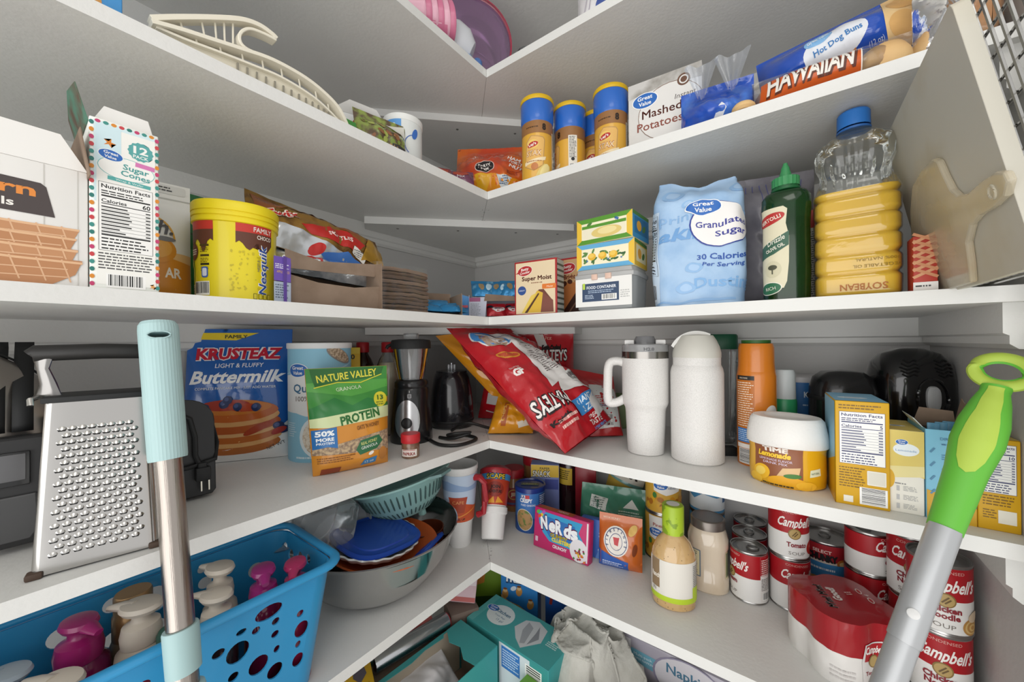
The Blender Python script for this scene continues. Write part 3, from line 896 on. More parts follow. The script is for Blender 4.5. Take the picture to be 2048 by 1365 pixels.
def sugarF(u, v):
    """u angle 0..1 round the bag, v height fraction 0..1"""
    a = u * 2 * math.pi - math.pi / 2; c, q = math.cos(a), math.sin(a); k = (abs(c) ** 4.5 + abs(q) ** 4.5) ** (-1 / 4.5)
    z = v * SH
    b = 1 + .035 * math.sin(min(1, v / .85) * math.pi)
    n = .0032 * noise.noise(Vector((c * 3, q * 3, z * 26))) + .0008 * noise.noise(Vector((c * 6, q * 6, z * 45)))
    sq = smooth(.80, 1.0, v)
    X = c * k * (SW * b + n) * (1 - .12 * sq); Y = q * k * (SD * b + n) * (1 - .97 * sq)
    Z = max(.0004, z + n * 1.6) - .010 * smooth(.9, 1, v) * (.5 + .5 * math.sin(X * 70 + 1.3)) + .010 * smooth(.85, 1, v) * smooth(-.02, -.06, X)
    return Vector((X, Y, Z))


mb.grid(sugarF, 0, 1, 0, 1, 72, 46, M_SUG); mb.add([sugarF(i / 72, 0) for i in range(72)], [tuple(range(71, -1, -1))], M_SUG)
mb.build('paper_bag', t, 60)
PER = 2 * math.pi * .058
p = Pr(lambda u, v: sugarF(u / PER, v / SH), .004, .005, .0007)
LB = '#86aed8'
p.text('Sprinkling', -.012, .150, .016, LB, w=.085, bold=.01); p.text('Baking', -.02, .118, .022, '#6f9fd2', w=.09, bold=.03, sh=.3, rot=4); p.text('Dusting', .03, .031, .017, '#7cabd9', w=.07, bold=.02)
for (u, v, r) in ((-.015, .033, .012), (.05, .205, .012), (-.03, .205, .014), (-.005, .066, .011), (.055, .16, .008), (-.012, .182, .008)):
    p.ell(u, v, r, r * .8, '#8fb6de'); p.ell(u, v, r * .6, r * .5, '#a6c5e6')
p.rect(-.005, .008, .09, .004, '#86aed8', 2)
p.ell(.026, .140, .0365, .0375, '#2d3f93'); p.ell(.0265, .1405, .0352, .0362, '#eceae8')
p.gv(.006, .170, .0215)
p.text('Granulated', .0255, .137, .0105, '#3b3f92', w=.057, bold=.015); p.text('Sugar', .036, .120, .0105, '#3b3f92', w=.032, bold=.015)
p.text('30 Calories', .0265, .081, .0105, '#2f55a4', w=.056, bold=.02); p.text('Per Serving', .0275, .067, .0078, '#2f55a4', w=.046, bold=.015, sh=.15)
p.rect(-.066, .092, .042, .168, '#c4d6e8'); p.nutri(-.066, .115, .037, .11, cal='30', bg='#c4d6e8'); p.barcode(-.064, .028, .026, .03, bg='#d5dfe9')
p.build('printed_label', t)

# --- grey plastic grocery bag
t = thing('grey_grocery_bag', 'crumpled grey plastic grocery bag wedged behind the olive oil', 'bag', (.865, -.125, S3), 12)
P = Pouch(.13, .25, .09, 15, .009, bot=.1, top=.25, a=2.6, k=26)
P.mesh(C('#8d8a90', .32, bump=(35., .8), mix=('#77747c', 14., .4, .6)), nu=40, nv=50).build('bag', t, 60)
p = P.pr(.008); rd = random.Random(2)
for k in range(9):
    u = -.045 + k * .011; p.band([(u, .20 + rd.uniform(-.02, .02)), (u + .003, .235)], .0016, '#5f6190')
p.build('print', t)

# --- olive oil squeeze bottle
t = thing('olive_oil_bottle', 'green squeeze bottle of olive oil with cream label', 'bottle', (.887, -.243, S3), 0)
prof = [(.024, 0), (.029, .003), (.030, .05), (.0295, .12), (.031, .15), (.0305, .165), (.026, .172), (.017, .176)]
M_GB = C('#1c5a24', .12, tr=.75, ior=1.4, coat=.3)
MB().lathe(prof, M_GB, 40, 1.05, .92, 2.5).build('bottle', t)
MB().lathe([(.022, .003), (.0265, .006), (.0275, .12), (.0275, .128), (0, .128)], C('#3a3d0c', .2, tr=.3), 32, 1.05, .92, 2.5).build('oil', t)
mb = MB(); mb.lathe([(.0185, .176), (.0195, .177), (.0195, .180), (.0175, .181), (.0175, .184)], C('#1f5c34', .35), 36)
n = 40
vs = []; M_CAP = C('#3a8a54', .4)
for z in (.183, .197):
    for i in range(n):
        r = .0178 + (.0008 if i % 2 else 0); a = 2 * math.pi * i / n; vs.append((r * math.cos(a), r * math.sin(a), z))
mb.add(vs, [(i, (i + 1) % n, n + (i + 1) % n, n + i) for i in range(n)] + [tuple(range(n, 2 * n))], M_CAP)
mb.lathe([(.0165, .197), (.0085, .2), (.0075, .206), (.006, .21), (.0058, .214), (.0035, .219), (.003, .222), (0, .2225)], M_CAP, 20)
mb.build('cap', t)
S_ = lcyl(prof, 1.05, .92, 2.5)
p = Pr(S_, .004)
pts = [(-.037, .02), (-.003, .02), (.001, .03), (.0035, .06), (.004, .1), (.0, .12), (.002, .142), (-.003, .147), (-.037, .146)]
p.poly(pts, '#dcd5b8'); p.ell(-.022, .129, .0215, .0085, '#b5322e', 16); p.text('BERTOLLI', -.02, .1265, .0055, '#eee6d6', w=.03, bold=.02, rot=16)
p.poly([(-.037, .086), (-.02, .094), (.004, .108), (.0035, .086), (-.015, .074), (-.037, .066)], '#3d6350'); p.text('Drizzle', -.012, .0915, .0075, '#e9e6d8', w=.024, sh=.3, rot=24, bold=.01); p.text('OLIVE OIL', -.013, .081, .005, '#e9e6d8', w=.026, rot=24, bold=.02)
p.ell(-.017, .05, .0115, .013, '#cfc9ab'); p.ell(-.017, .053, .006, .004, '#4f5040'); p.rect(-.017, .047, .0016, .009, '#4f5040'); p.ell(-.022, .02, .017, .010, '#e9e6d8', 8); p.ell(-.022, .02, .0155, .0088, '#2f6b4a', 8); p.text('RICH', -.02, .0175, .005, '#e9e6d8', w=.014, rot=8)
p.build('printed_label', t)
t = thing('red_white_carton', 'narrow red and white carton squeezed between the oil bottles', 'box', (.922, -.16, S3), 0)
carton('carton', t, .03, .06, .155, C('#b8352f', .5)); p = Pr(fplane(.06)); p.rect(.0, .065, .024, .12, '#dcd8cc'); p.lines(-.01, .12, .02, .11, 30, '#555555', 4); p.build('printed_front', t)

# --- vegetable oil jug
t = thing('vegetable_oil_jug', 'large clear jug of yellow vegetable oil with blue cap', 'jug', (.970, -.228, S3), -3)
t.scale = (.885, .9, .975)
JX, JY = 1.0, .88


def jugr(z):
    P_ = [(0, .050), (.006, .054), (.03, .0545), (.155, .0545), (.168, .050), (.183, .0445), (.195, .046), (.213, .0515), (.225, .0525), (.236, .049), (.246, .036), (.254, .022), (.262, .0185)]
    for (a, ra), (b, rb) in zip(P_, P_[1:]):
        if a <= z <= b:
            return ra + (rb - ra) * smooth(0, 1, (z - a) / (b - a))
    return P_[-1][1]


def jugF(u, z, ins=0.):
    a = u * 2 * math.pi - math.pi / 2; c, q = math.cos(a), math.sin(a)
    pw = 5.5 - 3. * smooth(.15, .2, z); k = (abs(c) ** pw + abs(q) ** pw) ** (-1 / pw)
    r = jugr(z) - ins
    if z < .158:
        ph = (z - .006) / .0285; fr = ph - math.floor(ph); r -= .004 * smooth(.3, .5, abs(fr - .5)) if z > .02 else 0
    elif z < .24:
        r -= .003 * (.5 + .5 * math.cos(a * 20)) * smooth(.165, .19, z) * smooth(.24, .225, z)
    return Vector((r * JX * c * k, r * JY * q * k, z))


mb = MB(); M_PET = CLEAR('#f8faf8', .03, .05, .7, (30., .2))
zs = [.0005 + .2615 * i / 90 for i in range(91)]
mb.grid(lambda u, v: jugF(u, v), 0, 1, .0005, .262, 96, 90, M_PET); mb.build('jug', t, 0 or 60)
mb = MB(); M_OIL = C('#f3c71c', .15, tr=.15, ior=1.3, coat=.2)
mb.grid(lambda u, v: jugF(u, v, .0015), 0, 1, .002, .158, 72, 44, M_OIL); mb.add([jugF(i / 72, .158, .0015) for i in range(72)], [tuple(range(72))], M_OIL); mb.add([jugF(i / 72, .002, .0015) for i in range(72)], [tuple(range(71, -1, -1))], M_OIL)
mb.build('oil', t, 60)
mb = MB(); M_BC = C('#2c74c4', .35); n = 48; vs = []
for z, rr in ((.262, .0215), (.284, .021)):
    for i in range(n):
        r = rr + (.0005 if i % 2 else 0); a = 2 * math.pi * i / n; vs.append((r * math.cos(a), r * math.sin(a), z))
mb.add(vs, [(i, (i + 1) % n, n + (i + 1) % n, n + i) for i in range(n)], M_BC); mb.lathe([(.0212, .284), (.0195, .2865), (0, .287)], M_BC, 48); mb.lathe([(.0195, .256), (.0225, .2565), (.0225, .2595), (.02, .26)], C('#2a62a8', .4), 40)
mb.build('cap', t)
PJ = 2 * math.pi * .0545
p = Pr(lambda u, v: jugF(u / PJ, v), .004, .005, .0005)
p.text('SOYBEAN', .006, .018, .009, '#b0691a', w=.052, bold=.02, flip=True); p.text('VEGETABLE OIL', .02, .045, .0045, '#8a6d12', w=.05, flip=True); p.text('100% NATURAL', .02, .054, .004, '#8a6d12', w=.044, flip=True)
p.build('embossed_print', t)

# --- little lattice-crust box
t = thing('lattice_pie_box', 'small red box printed with a lattice pie crust, beside the oil jug', 'box', (1.031, -.27, S3), 0)
carton('carton', t, .022, .03, .072, C('#b33a2c', .5))
p = Pr(fplane(.03))
for k in range(6):
    p.band([(-.011, .018 + k * .009), (.011, .03 + k * .009)], .0035, '#d29a72'); p.band([(-.011, .03 + k * .009), (.011, .018 + k * .009)], .0035, '#c98c63')
p.rect(0, .006, .022, .012, '#e9e6e2'); p.lines(-.009, .009, .018, .004, 1, '#444444', 2); p.build('printed_front', t)

# --- cutting boards leaning at the right end
t = thing('white_cutting_board', 'big worn white plastic cutting board leaning out over the shelf end', 'cutting board', (1.065, -.35, S3))
o0 = Vector((1.065, -.35, S3)); up_ = Vector((-.046, 0, .242)); upn = up_.normalized(); nb = Vector((upn.z, 0, -upn.x)); L_ = up_.length


def brd(a, b, c): return Vector((0, -a, 0)) + upn * b + nb * (-c)


M_BRD = C('#cfcbbe', .55, bump=(30., .25), mix=('#c2b79c', 7., .45, .7), tr=.05)
pts = arc(-.147, .008, .008, 180, 270, 4) + arc(.127, .008, .008, 270, 360, 4) + arc(.127, L_ - .008, .008, 0, 90, 4) + arc(-.147, L_ - .008, .008, 90, 180, 4)
mb = MB(); mb.prism(pts, .011, M_BRD, brd)
ob = mb.build('board', t, 0)
md = ob.modifiers.new('bev', 'BEVEL'); md.width = .003; md.segments = 2; md.limit_method = 'ANGLE'
# clear acrylic paddle board, handle towards the room
t = thing('acrylic_paddle_board', 'small clear acrylic paddle board with a hole in its handle', 'cutting board', (1.0535, -.35, S3))
PAD = [(-0.1746, 0.0), (-0.1506, 0.0705), (-0.1076, 0.12), (-0.0719, 0.143), (-0.02, 0.1479), (0.0171, 0.1447), (0.0281, 0.137), (0.0322, 0.1189), (0.0387, 0.1004), (0.0504, 0.0891), (0.0743, 0.0844), (0.1086, 0.0849), (0.1339, 0.0834), (0.1473, 0.0782), (0.1493, 0.069), (0.1368, 0.06), (0.1156, 0.0576), (0.083, 0.0584), (0.0588, 0.0546), (0.037, 0.0408), (0.0273, 0.0177), (0.0173, 0.0)]
mb = MB(); mb.prism(PAD, .006, C('#efe7d3', .18, tr=.35, ior=1.3, al=.6, mix=('#e2d2a8', 12., .4, .7)), brd)
ob = mb.build('paddle', t, 0); md = ob.modifiers.new('bev', 'BEVEL'); md.width = .002; md.segments = 2; md.limit_method = 'ANGLE'
mb = MB(); hc = (.1221, .0695)
mb.tube([brd(hc[0] + .006 * math.cos(a * math.pi / 8), hc[1] + .006 * math.sin(a * math.pi / 8), .0062) for a in range(16)], .0012, C('#f3ecd8', .2, tr=.5), 6, True)
mb.build('hanging_hole_rim', t)

# ================================================================== fourth shelf, left run
def fc(x, y, k=1.): return math.degrees(math.atan2((.892 - x) * k, .987 + y))


M_BLK = C('#17181a', .28, coat=.3); M_BLKM = C('#1d1e1f', .6); M_CHR = C('#c9c7c4', .14, 1.); M_STEEL = C('#b9b7b4', .3, 1., brush=(60., .25, (1, 1, 40)))

# --- round waffle maker standing on edge
t = thing('waffle_maker', 'round chrome waffle maker on edge with black strap handle, far left', 'appliance', (.10, -1.06, S4), 88, rx=-4)
RM = Matrix.Translation((0, 0, .122)) @ Matrix.Rotation(math.pi / 2, 4, 'X')
MB().lathe([(.118, -.028), (.12, -.02), (.12, .012), (.112, .03), (.085, .045), (.04, .054), (0, .056)], C('#a9a39c', .3, 1., bump=(14., .12)), 56, M=RM).build('dome', t)
MB().lathe([(.121, -.004), (.1235, -.002), (.1235, .006), (.121, .008)], M_BLKM, 56, M=RM, cap=False).build('seam_ring', t)
mb = MB()
for u in (.062, .083):
    mb.grid(lambda a, v, u=u: (u + a, -.058 + .30 * max(0, (v - .122)) ** 2 / .1 + .028 * smooth(.16, .245, v), v), -.008, .008, .13, .243, 2, 12, M_BLKM)
mb2 = mb.build('handle_straps', t, 40, False); md = mb2.modifiers.new('s', 'SOLIDIFY'); md.thickness = .012
hp = [(.03, .03), (.036, .012), (.056, .002), (.09, .002), (.108, .012), (.114, .03), (.112, .1), (.118, .112), (.112, .126), (.03, .126), (.024, .112), (.032, .1)]
ob = MB().prism(hp, .03, C('#2d2d2e', .45), F=lambda a, b, c: (a, -.085 + c, b)).build('latch_handle', t, 0); md = ob.modifiers.new('bev', 'BEVEL'); md.width = .006; md.segments = 3; md.limit_method = 'ANGLE'
ob = MB().prism([(.05, .02), (.056, .01), (.09, .01), (.096, .02), (.094, .06), (.052, .06)], .004, C('#4a4a4b', .35), F=lambda a, b, c: (a, -.089 + c, b)).build('grip_inset', t, 0); md = ob.modifiers.new('bev', 'BEVEL'); md.width = .0018; md.segments = 2
mb = MB(); mb.box((.074, -.0865, .09), (.03, .004, .038), M_BLK, bev=.001); mb.box((.074, -.0885, .092), (.024, .003, .03), C('#626264', .3), bev=.001); mb.build('indicator_window', t)

# --- box grater
t = thing('box_grater', 'stainless steel box grater with black grip, standing near the shelf front', 'grater', (.250, -.923, S4), 79)
H = .177; bw, bd, tw, td = .095, .076, .078, .060


def gr(u, v, s):      # front s=-1 / back s=1 of a tapered box, rounded corners ; u in -1..1
    f = v / H; return (u * (bw + (tw - bw) * f) / 2, s * (bd + (td - bd) * f) / 2, v)


M_GR = C('#b9b7b4', .2, 1., bump=(16., .08))
mb = MB()
def rring(v):
    f = v / H; w_ = (bw + (tw - bw) * f) / 2; d_ = (bd + (td - bd) * f) / 2; r = .006; o = []
    for cx, cy, a in ((w_ - r, d_ - r, 0), (-w_ + r, d_ - r, 90), (-w_ + r, -d_ + r, 180), (w_ - r, -d_ + r, 270)):
        o += [(cx + r * math.cos(math.radians(a + q * 22.5)), cy + r * math.sin(math.radians(a + q * 22.5)), v) for q in range(5)]
    return o
vs = []; nr = 20
for v in (.002, .06, .12, H):
    vs += rring(v)
mb.add(vs, [(j * nr + i, j * nr + (i + 1) % nr, (j + 1) * nr + (i + 1) % nr, (j + 1) * nr + i) for j in range(3) for i in range(nr)], M_GR)
mb.build('steel_body', t, 30)
mb = MB(); M_HOLE = C('#151413', .6)
for j in range(19):
    v = .02 + j * .0071; f = v / H; hw = (bw + (tw - bw) * f) / 2 - .012
    n = 8; off = (j % 2) * .5
    for i in range(n):
        u = -hw + (i + off) * 2 * hw / n + hw / n * .5
        if u > hw:
            continue
        y = gr(0, v, -1)[1]
        M = Matrix.Translation((u, y, v))
        V = []; Fc = []
        for k in range(9):
            a = math.pi * k / 8
            V.append((.0036 * math.cos(a), 0, .0030 * math.sin(a)))
        V.append((0, -.0026, -.0006)); q = 9
        for k in range(8):
            Fc.append((k, k + 1, q))
        mb.add(V, Fc, M_GR, M); mb.add([(-.0034, -.0004, .0003), (.0034, -.0004, .0003), (.0024, -.0004, -.0022), (-.0024, -.0004, -.0022)], [(0, 1, 2, 3)], M_HOLE, M)
ob = mb.build('grating_teeth', t, 60); ob['kind'] = 'stuff'
mb = MB()
for s in (-1, 1):
    mb.tube([(s * .047, -.033, H - .002), (s * .0475, -.03, H + .004), (s * .0475, .03, H + .004)], .0025, M_CHR, 8)
mb.box((0, 0, H + .002), (tw + .004, td + .004, .006), M_BLKM, bev=.001); mb.build('top_rim', t)
for s in (-1, 1):
    mb = MB(); mb.tube([(s * .041, 0, H + .003), (s * .0405, 0, H + .018), (s * .044, 0, H + .034), (s * .044, 0, H + .047)], [.012, .009, .007, .009], C('#8f8d8b', .25, 1.), 12, flat=.5); mb.build('handle_post', t)
MB().tube([(-.052, 0, H + .049), (-.05, 0, H + .051), (0, 0, H + .0525), (.05, 0, H + .051), (.052, 0, H + .049)], [.007, .0088, .0088, .0088, .007], C('#2b2a29', .5, bump=(60., .2)), 14).build('grip', t)
mb = MB()
for sx in (-1, 1):
    for sy in (-1, 1):
        mb = MB(); mb.box((sx * (bw / 2 - .003), sy * (bd / 2 - .003), .0035), (.012, .012, .007), C('#4a3a30', .7), bev=.002); mb.build('rubber_foot', t)

# --- black griddle on edge with its cord
t = thing('black_griddle', 'black electric griddle on edge with cord and plug, behind the grater', 'appliance', (.10, -.865, S4), 85, rx=-5)
sp = [(-.075, 0), (.07, 0), (.075, .006), (.075, .09)] + arc(.04, .112, .035, 0, 90, 6) + [(-.075, .147)]
for nm, yy, dd in (('lid_shell', -.065, .028), ('base_shell', -.031, .03)):
    ob = MB().prism(sp, dd, C('#1b1b1c', .38), F=lambda a, b, c: (a, yy + c, b)).build(nm, t, 0); md = ob.modifiers.new('bev', 'BEVEL'); md.width = .005; md.segments = 3; md.limit_method = 'ANGLE'
mb = MB(); mb.tube([(.03, -.068, .128), (.045, -.07, .118), (.05, -.071, .09), (.05, -.072, .062), (.054, -.072, .05)], .0034, M_BLKM, 8); mb.tube([(.0, -.068, .05), (.04, -.074, .046), (.074, -.07, .052), (.08, -.05, .075), (.078, -.03, .1)], .003, M_BLKM, 8); mb.build('cord', t)
mb = MB(); mb.box((.058, -.075, .034), (.018, .014, .02), M_BLKM, bev=.002); mb.box((.057, -.075, .047), (.011, .010, .008), M_BLKM, bev=.002); mb.build('plug', t)
for s in (-.0045, .0045):
    MB().box((.06 + s, -.075, .017), (.0016, .006, .016), C('#cfcabd', .25, 1.)).build('prong', t)

# --- pancake mix pouch
t = thing('pancake_mix_pouch', 'large blue buttermilk pancake mix pouch leaning on the left wall', 'pouch', (-.012, -.712, S4), 56, rx=-7)
P = Pouch(.186, .27, .055, 21, .0035, bot=.12, top=.3, a=3.5, seal=.03, k=20)
P.mesh(C('#1f5fae', .18, coat=.5)).build('pouch', t, 60)
p = P.pr(.007)
p.poly([(-.099, .262), (.03, .262), (-.01, .246), (-.099, .249)], C('#e3c727', .25)); p.text('FAMILY', -.01, .2505, .007, '#3a3a1c', w=.04, bold=.03)
p.poly([(-.099, 0), (.099, 0), (.099, .085), (.08, .06), (.03, .03), (-.04, .022), (-.099, .03)], C('#e6e4e2', .25))
for dx, dy, c, b in ((0, 0, '#f2efee', .1), (.0, .0, '#c8253a', .045)):
    p.text('KRUSTEAZ', .0, .206 + dy, .022, C(c, .3), w=.152, bold=b)
p.text('LIGHT & FLUFFY', .004, .1875, .0085, C('#eef0f2', .3), w=.088, bold=.01)
p.text('Buttermilk', .0, .157, .024, C('#f4f4f4', .3), w=.168, sh=.3, bold=.03); p.text('COMPLETE PANCAKE MIX - JUST ADD WATER', .0, .144, .0048, C('#e4e9ee', .3), w=.146, bold=.01)
for v, rx, c in ((.036, .084, '#b4672f'), (.05, .086, '#d9a56a'), (.058, .085, '#b9652c'), (.07, .084, '#dba972'), (.077, .084, '#b3592a'), (.091, .082, '#d8a268'), (.1, .08, '#c0632b')):
    p.ell(-.002, v, rx, .022, C(c, .3))
p.ell(-.003, .107, .07, .015, C('#c9782f', .3)); p.ell(-.015, .112, .045, .011, C('#a8392a', .25)); p.ell(.02, .106, .03, .008, C('#b5482c', .25)); p.ell(.045, .064, .03, .007, C('#a8442a', .25), 25)
for u, v in ((-.052, .108), (-.018, .114), (-.012, .122), (.006, .108), (.04, .106), (.078, .066), (.084, .058)):
    p.ell(u, v, .0085, .0082, C('#26345f', .3)); p.ell(u - .002, v + .002, .004, .004, C('#4a5b8c', .3))
p.ell(.078, .056, .012, .006, C('#a8332c', .3), 30); p.text('NET WT', .075, .024, .006, '#444444', w=.03, rot=20)
p.build('printed_front', t)

# --- oats canister
OX, OY = .084, -.591
t = thing('oats_canister', 'light blue cardboard canister of quick oats with white lid', 'canister', (OX, OY, S4), fc(OX, OY) + 2)
r, h = .0605, .238
MB().lathe([(r - .001, 0), (r, .002), (r, h - .008)], C('#8ec5dd', .5), 56).build('tube', t)
MB().lathe([(r + .0012, h - .012), (r + .0018, h - .01), (r + .0018, h - .001), (r, h), (r - .003, h), (r - .004, h - .003), (0, h - .003)], C('#e6e8e8', .4), 56).build('lid', t)
p = Pr(cyl(r), .004)
p.poly([(-.085, .1), (-.05, .098), (-.03, .092), (.0, .090), (.07, .1), (.07, .175), (.0, .182), (-.085, .172)], '#e9ebea'); p.band([(-.085, .175), (-.02, .186), (.03, .183), (.08, .198)], .002, '#b8dbe8')
p.gv(-.046, .183, .0225); p.text('Quick Oats', -.002, .140, .0155, '#3c6f92', w=.108, bold=.02, al='c'); p.text('100% Whole Grain', .002, .122, .0095, '#7d756e', w=.105, bold=.01)
p.ell(.036, .212, .030, .0125, '#8b8580', -28); p.ell(.036, .213, .027, .0105, C('#cbb79e', .6, mix=('#8f7a62', 260., .4, .6)), -28)
p.ell(.008, .05, .05, .047, '#dfe9ec'); p.ell(.008, .05, .044, .041, C('#e3dccd', .6, mix=('#bda98a', 150., .45, .62))); p.ell(.006, .05, .006, .0055, '#3b4769'); p.lines(-.075, .08, .025, .03, 7, '#cfe6f0', 3, .4); p.lines(-.05, .013, .1, .006, 1, '#dff0f6', 3, .6)
p.build('printed_label', t)

# --- thin yellow box and the two red-capped bottles behind
t = thing('thin_yellow_box', 'thin yellow box standing between the oats canister and a red-capped bottle', 'box', (.016, -.478, S4), 60)
carton('carton', t, .034, .05, .226, C('#e0b41f', .45)); p = Pr(fplane(.05)); p.rect(0, .218, .033, .014, '#e8c93a'); p.text('60', -.004, .198, .011, '#2a2410', w=.018, bold=.03); p.rect(0, .1, .03, .12, '#caa01a'); p.build('printed_front', t)


def sauce(label, x, y, mt, liquid):
    t = thing('sauce_bottle', label, 'bottle', (x, y, S4), 60, group='red-capped sauce bottles')
    MB().lathe([(.028, 0), (.031, .004), (.031, .15), (.0285, .175), (.021, .195), (.0135, .208), (.013, .214)], mt, 36).build('bottle', t)
    if liquid:
        MB().lathe([(.026, .003), (.029, .006), (.029, .15), (.0265, .172), (.022, .186), (0, .186)], liquid, 32).build('liquid', t)
    MB().lathe([(.0155, .212), (.016, .213), (.016, .236), (.0145, .2385), (0, .239)], C('#b01f28', .4), 32).build('cap', t)


sauce('dark soy sauce bottle with red cap, beside the thin yellow box', -.017, -.43, C('#2a1a12', .12, coat=.4), None)
sauce('clear empty-topped bottle with red cap, left of the blender jar', .047, -.398, CLEAR('#eef2f4', .1, .06, 1.2), C('#d9c9a8', .3))

# --- countertop blender
BX_, BY_ = .150, -.404
t = thing('blender', 'small black and silver blender with clear jar and black lid', 'blender', (BX_, BY_, S4), fc(BX_, BY_) - 14)
prof = [(.048, 0), (.05, .004), (.049, .03), (.043, .1), (.041, .125), (.038, .13), (0, .13)]
MB().lathe(prof, M_BLK, 48).build('motor_base', t)
S_ = lcyl(prof, r0=.046)
p = Pr(S_, .003, .006, .0008); p.ell(0, .058, .03, .045, C('#b9b9ba', .25, .9)); p.ell(0, .05, .0125, .0125, C('#111111', .3)); p.ell(-.0005, .051, .0085, .0085, C('#2b2b2d', .25)); p.rect(.006, .112, .010, .010, C('#8d8d8f', .4), rd=.002); p.text('II', .006, .109, .006, '#222222', w=.004); p.rect(.006, .122, .0012, .005, '#dddddd')
p.build('control_panel', t)
MB().lathe([(.0375, .128), (.04, .131), (.04, .142), (.036, .147)], M_BLK, 40).build('collar', t)
MB().lathe([(.026, .145), (.03, .148), (.036, .18), (.043, .225), (.0445, .228)], CLEAR('#e9ecee', .16, .08, 1.2, (20., .2)), 48, cap=False).build('jar', t)
MB().lathe([(.0462, .222), (.047, .2225), (.047, .238), (.045, .243), (.03, .245), (0, .245)], M_BLKM, 48).build('lid', t)
MB().lathe([(.017, .244), (.018, .245), (.019, .257), (.0175, .259), (0, .259)], C('#dfe3e5', .08, tr=.8, al=.7), 12).build('measuring_cap', t)
mb = MB(); mb.tube([(-.048, 0, .232), (-.056, -.004, .228), (-.058, -.005, .222)], .004, M_BLKM, 8); mb.build('lid_spout', t)

# --- black food chopper
GX, GY = .118, -.238
t = thing('food_chopper', 'glossy black rounded food chopper base beside the blender', 'appliance', (GX, GY, S4), fc(GX, GY))
MB().lathe([(.052, 0), (.058, .004), (.061, .02), (.06, .06), (.056, .105), (.05, .135), (.046, .148), (.044, .15), (.043, .156), (.03, .158), (0, .158)], C('#1a1a1d', .22, coat=.5, mix=('#33343b', 40., .55, .8)), 48).build('body', t)
MB().lathe([(.0605, .016), (.062, .018), (.062, .021), (.0605, .023)], M_BLKM, 48, cap=False).build('base_ring', t)
mb = MB()
for k in range(4):
    a = k * math.pi / 2; mb.box((.008 * math.cos(a), .008 * math.sin(a), .166), (.006, .006, .016), C('#c9ccd0', .15, tr=.4), bev=.001)
mb.lathe([(.004, .158), (.004, .178), (0, .179)], C('#b9bcc0', .2, .8), 12); mb.build('drive_coupling', t)

# --- spice jar
t = thing('spice_jar', 'tiny spice jar with red cap and brown powder', 'jar', (.258, -.492, S4), 40)
MB().lathe([(.0165, 0), (.018, .002), (.018, .026), (.0165, .03), (.0165, .032)], C('#6b4a38', .3, coat=.5, mix=('#8a6a52', 60., .4, .6)), 32).build('glass', t)
MB().lathe([(.019, .031), (.0195, .032), (.0195, .0475), (.0185, .049), (0, .049)], C('#b8232b', .4), 32).build('cap', t)
p = Pr(cyl(.018), .004); p.rect(0, .012, .034, .014, '#e8e1da'); p.text('PAPRIKA', 0, .0075, .0065, '#8a2a26', w=.026, bold=.03); p.lines(-.013, .018, .026, .003, 1, '#a33', 2, .5) if False else p.rect(0, .0175, .026, .0012, '#aa3333'); p.build('printed_label', t)
t = thing('appliance_cord', 'black appliance cords looping on the shelf beside the spice jar', 'cord', (.2, -.36, S4))


def spl(P, n=10):
    """Catmull-Rom through P"""
    P = [Vector(p) for p in P]; Q = [P[0]] + P + [P[-1]]; o = []
    for i in range(1, len(Q) - 2):
        for k in range(n):
            s = k / n; a, b, c, d = Q[i - 1:i + 3]
            o.append(.5 * ((2 * b) + (c - a) * s + (2 * a - 5 * b + 4 * c - d) * s * s + (3 * b - a - 3 * c + d) * s ** 3))
    return o + [P[-1]]


M_CORD = C('#1b1b1b', .5)
MB().tube(spl([(-.0, -.03, .004), (.055, -.045, .0045), (.09, -.02, .0045), (.085, .04, .0045), (.04, .05, .0045), (.01, .02, .006), (.05, -.005, .02), (.075, .03, .02), (.05, .0, .009), (0, 0, .004)]), .0038, M_CORD, 8).build('cord_loop', t)
MB().tube(spl([(-.02, .06, .006), (.03, .07, .03), (.07, .12, .012), (.1, .19, .006), (.08, .24, .006), (.03, .25, .006)]), .0038, M_CORD, 8).build('cord_tail', t)

# --- granola pouch in front
t = thing('granola_pouch', 'green and orange protein granola pouch near the front of the shelf', 'pouch', (.228, -.603, S4), 74, rx=-8)
P = Pouch(.142, .192, .05, 31, .0028, bot=.1, top=.4, a=3., flare=.12, seal=.02, k=24)
P.mesh(C('#d0892c', .28, coat=.3)).build('pouch', t, 60)
p = P.pr(.006); g1 = C('#3f8a3c', .3)
p.poly([(-.072, .11), (-.045, .1), (.0, .103), (.071, .13), (.071, .192), (-.072, .192)], g1); p.poly([(-.072, .15), (.0, .135), (.03, .14), (.071, .15), (.071, .165), (-.072, .165)], C('#56a146', .3))
p.poly([(-.072, .118), (-.03, .135), (.0, .118), (.03, .13), (.071, .118), (.071, .104), (.0, .104), (-.072, .1)], C('#2f7a3d', .3))
p.poly([(-.058, .157), (.058, .172), (.064, .19), (-.064, .19)], C('#2d6a2f', .3)); p.text('NATURE VALLEY', -.001, .169, .0135, C('#e5dc4a', .3), w=.105, rot=5, bold=.02); p.band([(-.06, .155), (-.02, .163), (.02, .160), (.06, .175)], .0018, C('#d9d63f', .3))
p.text('GRANOLA', -.002, .147, .007, C('#d7e6c4', .3), w=.045, rot=4)
p.poly([(-.072, .1), (.071, .112), (.071, .09), (-.045, .082), (-.072, .085)], C('#cfd9a6', .3)); p.text('PROTEIN', .014, .089, .015, C('#2f6b33', .3), w=.077, bold=.04, rot=8)
p.ell(.055, .125, .013, .0145, C('#d8cf3a', .3)); p.text('13', .055, .124, .0085, C('#3d6a2d', .3), w=.012, bold=.04); p.lines(.046, .121, .018, .008, 2, '#6a7a2a', 2, .5)
